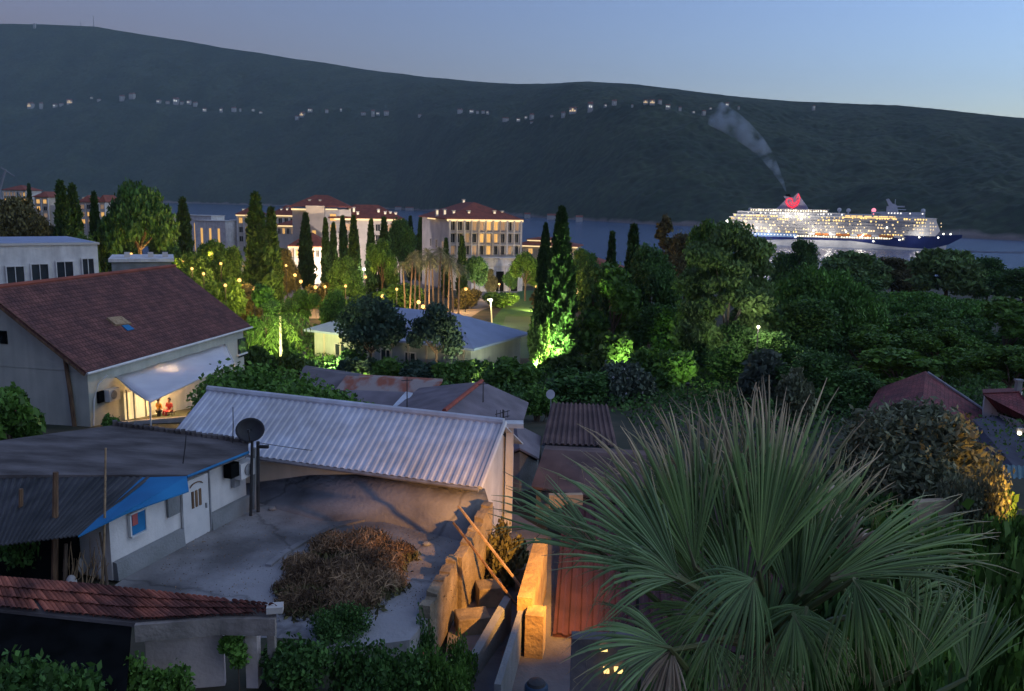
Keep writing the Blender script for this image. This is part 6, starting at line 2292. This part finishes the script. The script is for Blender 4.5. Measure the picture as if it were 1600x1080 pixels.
b.build('wall', M['pink_wall'] if 'pink_wall' in M else mat('pink_wall', (.78, .66, .61), .95, (.6, .5, .46), 1.2, 8, .5, 8), ts1)
for px, w_, mk in ((394, .26, 'pink_wall'), (424, .16, 'stone_grey')):
    q = PZ(px, 975, tz - .5)
    b = MB()
    b.box((q.x, q.y, (24.6 + tz - .5) / 2), (w_, w_, tz - .5 - 24.6))
    b.build('pillar', bpy.data.materials[mk], ts1)
q = PZ(432, 953, tz)
b = MB()
b.box(q + V((-.03, 0, .04)), (.34, .26, .14), .2)
b.build('cap_stone', M['stone_white'], ts1)
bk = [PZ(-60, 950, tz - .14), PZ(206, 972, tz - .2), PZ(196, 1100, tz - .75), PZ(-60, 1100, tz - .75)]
poly_slab(bk[::-1], .06, 'sheet_roof', M['black'], ts1)  # black sheet stands in for the dark open interior
# shrubs at the bottom, vines on the shed
def near_shrub(label, px, yt, wpx, Y, leaf, n, size, h=1.5, name='shrub', fl=None):
    return shrub(name, h, 2, leaf, n, size, label, px, yt, wpx, Y, ncl=10, flowers=.05 if fl else None, fl='pink_flower', nfl=26)
for lf, px, yt, wpx, Y, n, sz, lb in (('leaf_dark', 590, 1002, 180, 17.2, 12000, .055, 'leafy shrub at bottom centre below the brush heap'), ('leaf_green', 690, 1000, 110, 17.8, 7000, .06, 'shrub with a few pink flowers at the foot of the ruined wall'),
                                      ('leaf_dark', 530, 945, 110, 19.5, 8000, .05, 'low shrub at the near edge of the brush heap'), ('leaf_dark', 460, 1000, 130, 17, 4500, .09, 'dark shrub right of the shed pillars at bottom'),
                                      ('leaf_green', 722, 968, 60, 19.6, 2400, .07, 'small shrub between the ruined wall and the short parapet'), ('leaf_dark', 660, 945, 50, 20.0, 1800, .07, 'dark weed clump at the near end of the yard'),
                                      ('leaf_green', 235, 1035, 130, 15.2, 5000, .1, 'broad leaved plant below the pink wall of the shed'), ('leaf_dark', 40, 800, 90, 22.5, 3500, .1, 'dark bush at far left beside the lean-to'),
                                      ('leaf_green', 10, 608, 100, 43, 5000, .16, 'garden bush with reddish tips at far left below the gable'), ('leaf_dark', 1500, 1010, 200, 9.5, 5000, .07, 'dark bush in the bottom right corner under the palm')):
    near_shrub(lb, px, yt, wpx, Y, lf, n, sz, fl=lb.startswith('shrub with') or 'reddish' in lb)
r = thing('climbing_vine', PZ(362, 985, 26.2), 'climbing vine hanging over the pillar of the terracotta shed', 'vine')
LOCAL.add(r.name)
cl = []
for px, py, s in ((352, 955, .12), (360, 975, .16), (365, 1000, .2), (372, 1025, .2), (352, 1010, .14)):
    c = PZ(px, py, tz - .2 - (py - 955) * .012) - r.location
    cl.append(((c.x, c.y, c.z), (s, s, s * 1.3)))
p = clump_pts(cl, 1800)
part_obj('foliage', leaf_mesh('foliage', p, .07 * (.6 + .8 * rs.rand(len(p))), M['leaf_green']), r)
b = MB()
b.sweep([V(c[0]) for c in cl[:4]] + [V(cl[3][0]) + V((0, 0, -1.4))], .015, 5)
b.build('stems', M['bark'], r)
# olive tree at right
proto('olive', broad('olive_tree', 5, 6, 'leaf_olive', 30000, .11, base=.12, ncl=36, asp=2.6, fork=.25, trunk_r=.16), 5, 6)
put('olive', 1440, 645, 290, 31, 'large grey green olive tree with lamp lit right side')
shrub('broom_shrub', 2, 2.4, 'leaf_olive', 9000, .07, 'olive shrub with lamp lit tips at the right foot of the olive tree', 1530, 712, 110, 27, ncl=12)
for lf, px, yt, wpx, Y, n, sz, lb in (('leaf_green', 1480, 780, 230, 19, 9000, .09, 'leafy dark shrub behind the right palm leaves'), ('leaf_dark', 1360, 840, 220, 16, 9000, .085, 'dark shrub under the right palm leaves'), ('leaf_green', 1570, 840, 200, 15, 8000, .085, 'green shrub at the right edge below the broom shrub'),
                                      ('leaf_dark', 1250, 930, 200, 12, 8000, .07, 'dark shrub below the palm heart'), ('leaf_green', 1420, 930, 240, 11, 9000, .07, 'dull green shrub at the lower right under the palm'), ('leaf_dark', 1040, 1010, 200, 13, 7000, .07, 'dark shrub below the lower left palm leaf'), ('leaf_dark', 940, 1050, 130, 15, 5000, .07, 'dark shrub beside the long grey parapet'), ('leaf_green', 1590, 790, 110, 24, 6000, .1, 'green shrub at the right edge under the broom shrub, farther'), ('leaf_dark', 1540, 760, 130, 27, 6000, .1, 'dark shrub at the foot of the olive tree, right'), ('leaf_dark', 1380, 770, 150, 28, 6000, .1, 'dark shrub at the foot of the olive tree, left'), ('leaf_dark', 1600, 880, 150, 16, 6000, .08, 'dark shrub at the lower right edge'), ('leaf_dark', 60, 1010, 200, 13.5, 6000, .08, 'dark ivy like bush on the black sheet roof at bottom left')):
    near_shrub(lb, px, yt, wpx, Y, lf, n, sz)
# ------------------------------------------------------------------ fan palm in front
def palm_mat(name, c1, c2, tip, tr=.25):
    return mat(name, c1, .5, c2, 3, 4, attr='dry', acol=tip, island=.5, spec=.5, trans=tr)
M['palm_green'] = palm_mat('palm_green', (.19, .31, .085), (.125, .22, .065), (.55, .43, .26))
M['palm_blue'] = palm_mat('palm_blue', (.19, .31, .125), (.13, .23, .09), (.36, .29, .18))
M['palm_deep'] = palm_mat('palm_deep', (.16, .27, .08), (.105, .19, .06), (.34, .26, .14))
M['palm_dry'] = palm_mat('palm_dry', (.40, .33, .24), (.26, .2, .14), (.45, .38, .28), .1)
M['petiole'] = mat('petiole', (.12, .17, .06), .5, (.10, .09, .045), 2, 5)
HEART = PY(1200, 1015, 4.95)
fp = thing('fan_palm', (HEART.x, HEART.y, 25.0), 'large fan palm with stiff green leaves and straw tips in the right foreground', 'palm tree')
def fan_leaf(hub, tip, spread, mk, droop=.15, nseg=46, fold=.32, cup=.12, nhint=(0, -.6, .8), from_=None, dry=.5, seed=0, bend=.1, loose=.0):
    q = random.Random(seed)
    h, tp_ = PY(*hub), PY(*tip)
    a = tp_ - h
    Rr = a.length
    a.normalize()
    n_ = V(nhint)
    n_ = (n_ - a * n_.dot(a)).normalized()
    s = a.cross(n_)
    b = MB()
    dphi = 2 * R(spread) / nseg
    K_ = 9
    dr = []
    for i in range(nseg):
        ph = -R(spread) + (i + .5 + q.uniform(-.45, .45)) * dphi
        L_ = Rr * (1 - .22 * (abs(ph) / max(R(spread), .01)) ** 2) * q.uniform(.74, 1.07)
        d0 = a * math.cos(ph) + s * math.sin(ph) + n_ * cup * (abs(ph) / R(spread)) ** 1.5
        d0.normalize()
        d0 = (d0 + V((q.uniform(-1, 1), q.uniform(-1, 1), q.uniform(-1, 1))) * (.03 + loose)).normalized()
        side = n_.cross(d0).normalized()
        nn = d0.cross(side)
        tw_ = q.gauss(0, .38)
        side, nn = side * math.cos(tw_) + nn * math.sin(tw_), nn * math.cos(tw_) - side * math.sin(tw_)
        hook = q.uniform(-.5, .9) if q.random() < .6 else 0
        dp = droop * q.uniform(.5, 1.5)
        brk = q.random() < .2
        bt = q.uniform(.55, .85)
        dy = q.uniform(.45, 1.15) * dry * 2
        o = len(b.v)
        for k in range(K_):
            t = k / (K_ - 1)
            c = h + d0 * L_ * t
            c += V((0, 0, -1)) * L_ * dp * max(0, t - .3) ** 2 * 1.6
            c += nn * -L_ * bend * t * t
            if t > .8:
                c += (side * hook + V((0, 0, -.35))) * L_ * (t - .8) * .5
            if brk and t > bt:
                c += V((q.uniform(-.1, .1), 0, -1)) * L_ * (t - bt) * .9 - d0 * L_ * (t - bt) * .35
            wf = min(t, .62) * L_ * dphi * .74
            if t > .55:
                wf *= max(0, 1 - ((t - .55) / .45)) ** .75
            wf = max(wf, .0012)
            for x, z in ((-1, 0), (0, fold), (1, 0)):
                b.v.append(tuple(c + side * x * wf + nn * z * wf * 1.6))
                dr.append(min(1, max(0, (t - (1 - .3 * dy)) / .22)) if dy > .1 else 0)
        for k in range(K_ - 1):
            for x in (0, 1):
                b.f.append((o + 3 * k + x, o + 3 * k + x + 1, o + 3 * k + 3 + x + 1, o + 3 * k + 3 + x))
        # thin threads at some tips
        if q.random() < .35:
            e_ = V(b.v[-2])
            f_ = e_ + V((q.uniform(-.05, .05), q.uniform(-.03, .03), q.uniform(-.16, .03)))
            o = len(b.v)
            b.v += [tuple(e_), tuple(e_ + side * .004), tuple(f_)]
            dr.extend([1, 1, 1])
            b.f.append((o, o + 1, o + 2))
    o = b.build('leaf', M[mk], fp)
    at = o.data.attributes.new('dry', 'FLOAT', 'POINT')
    at.data.foreach_set('value', dr)
    if from_ is None:
        from_ = HEART
    else:
        from_ = PY(*from_)
    st_ = MB()
    mid = (h + from_) / 2 + V((0, 0, .06))
    st_.sweep([from_, mid, h, h + a * Rr * .16], [.028, .02, .014, .004], 6)
    st_.build('petiole', M['petiole'], o)
    return o
fan_leaf((1085, 885, 4.55), (1000, 603, 4.9), 33, 'palm_green', .06, 54, seed=1, nhint=(.1, -1, .1), dry=.75)
fan_leaf((1185, 890, 4.5), (1262, 572, 4.8), 30, 'palm_green', .05, 52, seed=2, nhint=(-.1, -1, .1), dry=.7)
fan_leaf((1135, 885, 4.95), (1118, 575, 5.3), 34, 'palm_deep', .06, 56, seed=3, nhint=(0, -1, .1), dry=.85)
fan_leaf((1200, 880, 5.05), (1185, 570, 5.35), 28, 'palm_green', .05, 46, seed=4, nhint=(0, -1, .1), dry=.8)
fan_leaf((945, 868, 4.45), (778, 742, 4.5), 27, 'palm_blue', .08, 34, seed=5, nhint=(.3, -.7, .6), dry=.2, from_=(1120, 1050, 4.8))
fan_leaf((1062, 905, 4.4), (868, 712, 4.5), 34, 'palm_blue', .12, 44, seed=6, nhint=(.3, -.9, .4), dry=.35)
fan_leaf((1060, 900, 4.5), (905, 640, 4.75), 16, 'palm_green', .05, 24, seed=7, nhint=(.2, -1, .2), dry=.9)
fan_leaf((1060, 905, 4.35), (912, 850, 4.15), 30, 'palm_blue', .35, 30, seed=17, nhint=(.1, -.8, .6), dry=.2)
fan_leaf((1178, 905, 4.2), (1108, 1005, 4.0), 74, 'palm_blue', .5, 56, seed=8, nhint=(.2, -1, .35), dry=.25, cup=-.1, bend=.12)
fan_leaf((1046, 1012, 4.15), (888, 985, 4.0), 42, 'palm_blue', .35, 40, seed=9, nhint=(.1, -.8, .7), dry=.4, from_=(1100, 1110, 4.6))
fan_leaf((1050, 1016, 4.2), (1010, 1110, 4.1), 46, 'palm_dry', .4, 26, seed=10, nhint=(.1, -1, .3), dry=.8, loose=.07)
fan_leaf((1300, 900, 4.5), (1568, 782, 4.8), 20, 'palm_green', .1, 40, seed=11, nhint=(-.2, -.7, .7), dry=.4)
fan_leaf((1300, 905, 4.45), (1540, 840, 4.6), 16, 'palm_deep', .16, 26, seed=12, nhint=(-.2, -.6, .8), dry=.3)
fan_leaf((1425, 1050, 4.7), (1470, 862, 5.0), 40, 'palm_deep', .1, 44, seed=13, nhint=(0, -1, .2), dry=.25, from_=(1330, 1120, 5.0))
fan_leaf((1335, 905, 4.25), (1400, 1040, 4.05), 58, 'palm_deep', .4, 38, seed=14, nhint=(-.1, -1, .4), dry=.4, loose=.03)
fan_leaf((1320, 868, 4.9), (1345, 782, 5.0), 74, 'palm_dry', .25, 34, seed=15, nhint=(0, -.8, .6), dry=.6, loose=.08)
fan_leaf((1285, 850, 5.0), (1400, 690, 5.25), 24, 'palm_green', .08, 34, seed=16, nhint=(-.1, -1, .3), dry=.75, from_=(1375, 1080, 4.8))
fan_leaf((1240, 960, 4.3), (1300, 1075, 4.1), 60, 'palm_deep', .45, 36, seed=18, nhint=(0, -1, .4), dry=.2)
fan_leaf((1110, 1000, 4.4), (1120, 1110, 4.2), 60, 'palm_deep', .4, 34, seed=19, nhint=(0, -1, .4), dry=.3)
fan_leaf((1190, 1020, 4.7), (1210, 1130, 4.5), 70, 'palm_deep', .4, 34, seed=20, nhint=(0, -1, .3), dry=.5)
fan_leaf((1212, 905, 4.85), (1226, 670, 5.2), 42, 'palm_deep', .08, 52, seed=31, nhint=(0, -1, .1), dry=.5)
fan_leaf((1160, 950, 4.65), (1120, 760, 4.9), 44, 'palm_deep', .1, 50, seed=32, nhint=(.1, -1, .2), dry=.4)
fan_leaf((1238, 950, 4.65), (1290, 780, 4.9), 44, 'palm_deep', .1, 50, seed=33, nhint=(-.1, -1, .2), dry=.4)
fan_leaf((1200, 985, 4.6), (1205, 860, 4.75), 60, 'palm_deep', .15, 50, seed=34, nhint=(0, -1, .3), dry=.3)
fan_leaf((1150, 930, 4.75), (1050, 640, 5.1), 30, 'palm_deep', .06, 48, seed=21, nhint=(.1, -1, .1), dry=.6)
fan_leaf((1230, 920, 4.75), (1320, 640, 5.0), 26, 'palm_deep', .06, 44, seed=22, nhint=(-.1, -1, .1), dry=.6)
fan_leaf((1100, 930, 4.6), (960, 780, 4.7), 40, 'palm_deep', .15, 44, seed=23, nhint=(.2, -1, .3), dry=.3)
fan_leaf((1250, 930, 4.6), (1380, 780, 4.8), 36, 'palm_deep', .12, 44, seed=24, nhint=(-.2, -1, .3), dry=.4)
fan_leaf((1110, 960, 4.5), (985, 960, 4.4), 50, 'palm_deep', .35, 46, seed=25, nhint=(.1, -.9, .5), dry=.3)
fan_leaf((1260, 950, 4.45), (1240, 1060, 4.2), 80, 'palm_deep', .4, 56, seed=26, nhint=(0, -1, .4), dry=.3)
fan_leaf((1510, 1060, 5.2), (1540, 880, 5.5), 38, 'palm_deep', .1, 44, seed=27, nhint=(-.1, -1, .2), dry=.2, from_=(1400, 1140, 5.2))
fan_leaf((1400, 950, 4.9), (1500, 880, 5.1), 40, 'palm_deep', .2, 44, seed=28, nhint=(-.1, -1, .4), dry=.3)
fan_leaf((1150, 1000, 4.9), (1080, 880, 5.1), 50, 'palm_deep', .2, 46, seed=29, nhint=(.1, -1, .2), dry=.3)
b = MB()
pth = [V((HEART.x + .2, HEART.y + .3, 23.4)), V((HEART.x + .1, HEART.y + .15, 29)), HEART + V((0, 0, -.4)), HEART + V((0, 0, .1))]
b.sweep(pth, [.3, .24, .22, .1], 12)
tk = b.build('trunk', M['bark'], fp)
b = MB()
for i in range(90):
    t = rnd.random()
    c = HEART + V((0, 0, -.1 - 2.6 * t))
    a_ = rnd.uniform(0, 2 * pi)
    d = V((math.cos(a_), math.sin(a_), 0))
    b.sweep([c + d * .2, c + d * .34 + V((0, 0, -.1)), c + d * .36 + V((0, 0, -.6))], [.02, .016, .006], 4)
b.build('leaf_stub', M['palm_dry'], tk)
b = MB()
for px, py, Y in ((943, 1012, 6.2), (947, 1046, 6.2), (966, 1046, 6.2)):
    pass
# ------------------------------------------------------------------ lamps of the resort garden and the lane
GL = [(205, 397, 150, .12), (240, 402, 150, .5), (286, 408, 150, .7), (330, 396, 170, .6), (381, 417, 150, .6), (394, 411, 165, 1.3), (374, 438, 140, 1.2), (397, 452, 128, .7), (461, 430, 165, 1.2), (470, 440, 155, 1.2), (493, 449, 150, 1), (508, 448, 152, .8),
      (530, 420, 185, 'w'), (569, 421, 185, 'w'), (571, 433, 175, 1.3), (598, 463, 135, 1.2), (654, 472, 138, 1.0), (661, 479, 134, 1.0), (728, 452, 168, 3.0), (856, 456, 150, 1.0), (872, 450, 150, .8), (838, 448, 165, .8), (432, 404, 185, .7), (780, 444, 195, .6), (1185, 511, 78, 'w'), (318, 428, 135, .8), (345, 412, 150, .8), (352, 446, 122, .8), (420, 424, 160, .7), (447, 415, 170, .8), (482, 462, 128, .8), (540, 447, 150, .8), (620, 452, 150, .8), (300, 420, 140, .6), (412, 470, 110, .7)]  # last ten lamps are added for warm glow on the trees
WHERE = ['at the foot of the umbrella pine', 'right of the umbrella pine trunk', 'above the end of the red tile ridge', 'below the flat white blocks', 'left of a close pair above the red tile roof', 'upper right of the close pair left of the thick cypress', 'lower of the group left of the thick cypress',
         'just below the group left of the thick cypress', 'left of a chain of lamps below the columned pavilion', 'second in the chain below the columned pavilion', 'third in the chain below the columned pavilion', 'right end of the chain below the columned pavilion',
         'white, left before the long hotel', 'white, right before the long hotel', 'under the right white lamp before the long hotel', 'over the blue roof, left of the palm row', 'upper one at the feet of the palm row', 'lower one at the feet of the palm row',
         'at the bend of the hotel drive', 'left one behind the floodlit cypresses', 'right one behind the floodlit cypresses', 'beside the right edge of the drive', 'right of the tall thick cypress', 'in front of the hotel entrance', 'white, alone among the dark trees below the eucalyptus', 'right of the red tile ridge end, nearer', 'above the sloping edge of the red tile roof', 'close to the sloping edge of the red tile roof', 'just right of the tall thick cypress foot', 'below the two storey villa', 'above the garden palm, right', 'below the slim cypresses', 'left of the palm row among shrubs', 'right of the red tile ridge end, farther', 'at the top of the garden palm, left']
for (px, py, Y, s), wh in zip(GL, WHERE):
    p = PY(px, py, Y)
    g = gz(p.x, p.y)
    white = s == 'w'
    s = 1 if white else s
    r = thing('garden_lamp', (p.x, p.y, g), ('glowing white globe lamp ' if white else 'glowing warm globe lamp ') + wh.replace('white, ', ''), 'lamp', 'globe lamps of the resort garden')
    b = MB()
    b.ball(p, .15 if px > 1000 else (.32 if s >= 1 else .24), 6)
    b.build('globe', M['lamp_white' if white else 'lamp_warm'], r)
    b = MB()
    b.tube((p.x, p.y, g - .3), p - V((0, 0, .2)), .06)
    b.tube((p.x, p.y, g - .3), (p.x, p.y, g + .15), .16)
    b.build('post', M['dark_metal'], r)
    lamp_at('lamp_light', p, (25 if px > 1000 else 105) * s, (1, .9, .7) if white else (1, .56, .15), .36, parent=r)
q = PY(426, 400, 185)
r = thing('red_lamp', (q.x, q.y, gz(q.x, q.y)), 'small red lamp right of the tall thick cypress', 'lamp')
b = MB()
b.ball(q, .42, 6, (.7, .7, 1.3))
b.build('shade', M['red_glow'], r)
b = MB()
b.tube((q.x, q.y, r.location.z - .3), q - V((0, 0, .4)), .06)
b.build('post', M['dark_metal'], r)
# lit post by the court
p0 = gp(769, 508)
t = PY(767, 470, p0.y)
r = thing('court_lamp_post', p0, 'slim pale lamp post lit along its side at the edge of the court', 'lamp post')
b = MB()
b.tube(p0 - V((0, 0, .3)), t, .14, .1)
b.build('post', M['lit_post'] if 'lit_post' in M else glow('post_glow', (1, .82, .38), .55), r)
b = MB()
b.ball(t + V((0, 0, .1)), .3, 6)
b.box(t + V((-.25, 0, .2)), (.7, .3, .12))
b.build('head', M['lamp_white'], r)
lamp_at('lamp_light', t + V((-.3, -.3, -.2)), 30, (1, .95, .75), .3, parent=r)
# green-white floodlights at the foot of the cypresses
def flood(px, py, Y, aim, power, lb, col=(.72, 1, .35), ang=95, lift=.5):
    p = PY(px, py, Y)
    g = gz(p.x, p.y)
    p = V((p.x, p.y, g + lift))
    r = thing('garden_floodlight', (p.x, p.y, g), lb, 'floodlight')
    d = (V(aim) - p).normalized()
    b = MB()
    b.box(p - d * .1, (.34, .2, .26), 0, .5)
    b.build('housing', M['dark_metal'], r)
    b = MB()
    b.tube((p.x, p.y, g - .2), p, .04)
    b.build('stake', M['dark_metal'], r)
    lamp_at('flood_light', p + d * .3, power, col, .2, r, 'SPOT', aim, ang)
flood(836, 590, 93.5, PY(856, 440, 101), 1000, 'floodlight at the foot of the cypresses, left', ang=80, lift=.6)
flood(866, 592, 93, PY(866, 440, 100), 700, 'floodlight at the foot of the cypresses, middle', ang=80, lift=.6)
flood(915, 596, 91, PY(885, 470, 98), 800, 'floodlight at the foot of the cypresses, right', ang=80, lift=.6)
flood(975, 602, 82, PY(960, 480, 99), 70, 'floodlight in the shrubs below the green floodlit tree', (.7, 1, .4), 110, lift=2)
flood(1075, 598, 72, PY(1120, 470, 86), 35, 'floodlight below the left side of the tall eucalyptus', (.8, 1, .5), 100, lift=1.5)
flood(432, 582, 79, PY(436, 480, 83), 210, 'floodlight under the garden palm', (.95, 1, .35), 120, lift=1.5)
flood(395, 560, 84, PY(412, 480, 105), 300, 'floodlight right of the red tile house', (.95, .95, .3), 110, lift=1.5)
flood(475, 560, 92, PY(470, 470, 120), 160, 'floodlight left of the blue roofed building', (.95, .95, .3), 110, lift=2)
flood(520, 592, 88, PY(509, 552, 100), 200, 'floodlight aimed at the oval wall sign', (.95, 1, .6), 90, lift=1)
flood(600, 598, 80, PY(590, 545, 90), 260, 'floodlight among the shrubs before the blue roofed building', (1, .85, .4), 130, lift=.5)
flood(720, 598, 80, PY(700, 550, 90), 130, 'floodlight before the right half of the blue roofed building', (1, .85, .5), 130, lift=.5)
flood(785, 590, 86, PY(780, 545, 94), 70, 'floodlight at the right corner of the blue roofed building', (.9, 1, .7), 110)
flood(655, 505, 132, PY(675, 420, 147), 200, 'uplight at the feet of the palm row, left', (1, .66, .34), 110)
flood(690, 500, 132, PY(690, 420, 147), 180, 'uplight at the feet of the palm row, right', (1, .66, .34), 110)
flood(235, 420, 138, PY(215, 350, 150), 30, 'uplight at the trunk of the umbrella pine', (1, .66, .3), 110)
flood(330, 450, 130, PY(330, 395, 165), 160, 'uplight before the trees under the flat white blocks', (1, .66, .16), 120, lift=1.5)  # this and the next three are unseen fills added for under-lit trees
flood(440, 450, 145, PY(440, 400, 178), 260, 'uplight before the trees below the two storey villa', (1, .66, .16), 120, lift=1.5)
flood(530, 455, 140, PY(540, 410, 165), 220, 'uplight before the trees under the slim cypresses', (1, .68, .2), 120, lift=1.5)
flood(600, 445, 145, PY(600, 390, 175), 150, 'uplight before the round green tree', (1, .8, .35), 120, lift=1.5)
flood(770, 462, 190, PY(760, 390, 222), 330, 'uplight before the hotel portico', (1, .85, .75), 110)
flood(830, 460, 170, PY(825, 420, 195), 700, 'uplight before the green tree right of the hotel', (1, .75, .3), 110, lift=1)
flood(560, 440, 215, PY(570, 370, 254), 900, 'uplight before the long hotel wall', (1, .85, .85), 110)
flood(495, 425, 222, PY(494, 350, 250), 900, 'uplight before the blank hotel tower', (1, .75, .5), 100)
# street lamp in the lane, behind the palm leaves
def street_lamp(px, py, Y, power, lb, aim, col=(1, .44, .08), ang=150):
    p = PY(px, py, Y)
    g = gz(p.x, p.y)
    r = thing('street_lamp', (p.x, p.y, g), lb, 'street lamp')
    a_ = (V(aim) - p)
    hd = V((a_.x, a_.y, 0)).normalized()
    b = MB()
    b.sweep([(p.x, p.y, g - .3), (p.x, p.y, p.z - .1)], [.06, .04], 8)
    b.build('post', M['dark_metal'], r)
    b = MB()
    b.box(p + hd * .15 + V((0, 0, .1)), (.5, .2, .08), math.atan2(hd.y, hd.x))
    b.box(p - hd * .06 + V((0, 0, -.02)), (.06, .24, .24), math.atan2(hd.y, hd.x))
    b.build('hood', M['dark_metal'], r)
    b = MB()
    b.ball(p + hd * .1, .08, 6)
    b.build('bulb', M['lamp_warm'], r)
    lamp_at('lamp_light', p + hd * .22, power, col, .1, r, 'SPOT', aim, ang)
    return r
street_lamp(1000, 862, 18.6, 190, 'low shaded street lamp in the lane, beside the dark red roof', PZ(765, 900, 24.0), ang=66)
street_lamp(1650, 800, 24.5, 45, 'street lamp just outside the right edge', PY(1490, 730, 31), ang=90)

r = thing('porch_wall', PY(955, 1040, 14.5), 'dark porch with three small lit slits behind the lowest palm leaf', 'porch')
b = MB()
c = PY(955, 1040, 14.6)
b.box(c + V((0, .2, -.6)), (1.5, .3, 2.2))
b.build('wall', M['dark_concrete'], r)
for px, py, w_ in ((943, 1012, .13), (947, 1046, .1), (966, 1046, .15)):
    b = MB()
    b.box(PY(px, py, 14.6), (w_, .2, .055))
    b.build('lit_window', M['deck_warm'], r)
# prototypes that were never placed
for k, (root, h_, w_) in PROTO.items():
    if k not in USED:
        for ch in list(root.children):
            bpy.data.objects.remove(ch)
        bpy.data.objects.remove(root)
# ------------------------------------------------------------------ air between here and the hill
b = MB()
b.box((0, 3700, 580), (15000, 7600, 1190))
hz = b.build('haze', M['black'])
hz['kind'] = 'stuff'
hzm = bpy.data.materials.new('haze_air')
hzm.use_nodes = True
nt = hzm.node_tree
nt.nodes.clear()
oo = _n(nt, 'ShaderNodeOutputMaterial')
pv = _n(nt, 'ShaderNodeVolumePrincipled')
pv.inputs['Color'].default_value = (0.72, 0.93, 1.0, 1)
pv.inputs['Density'].default_value = 0.00006
nt.links.new(pv.outputs[0], oo.inputs['Volume'])
hz.data.materials[0] = hzm
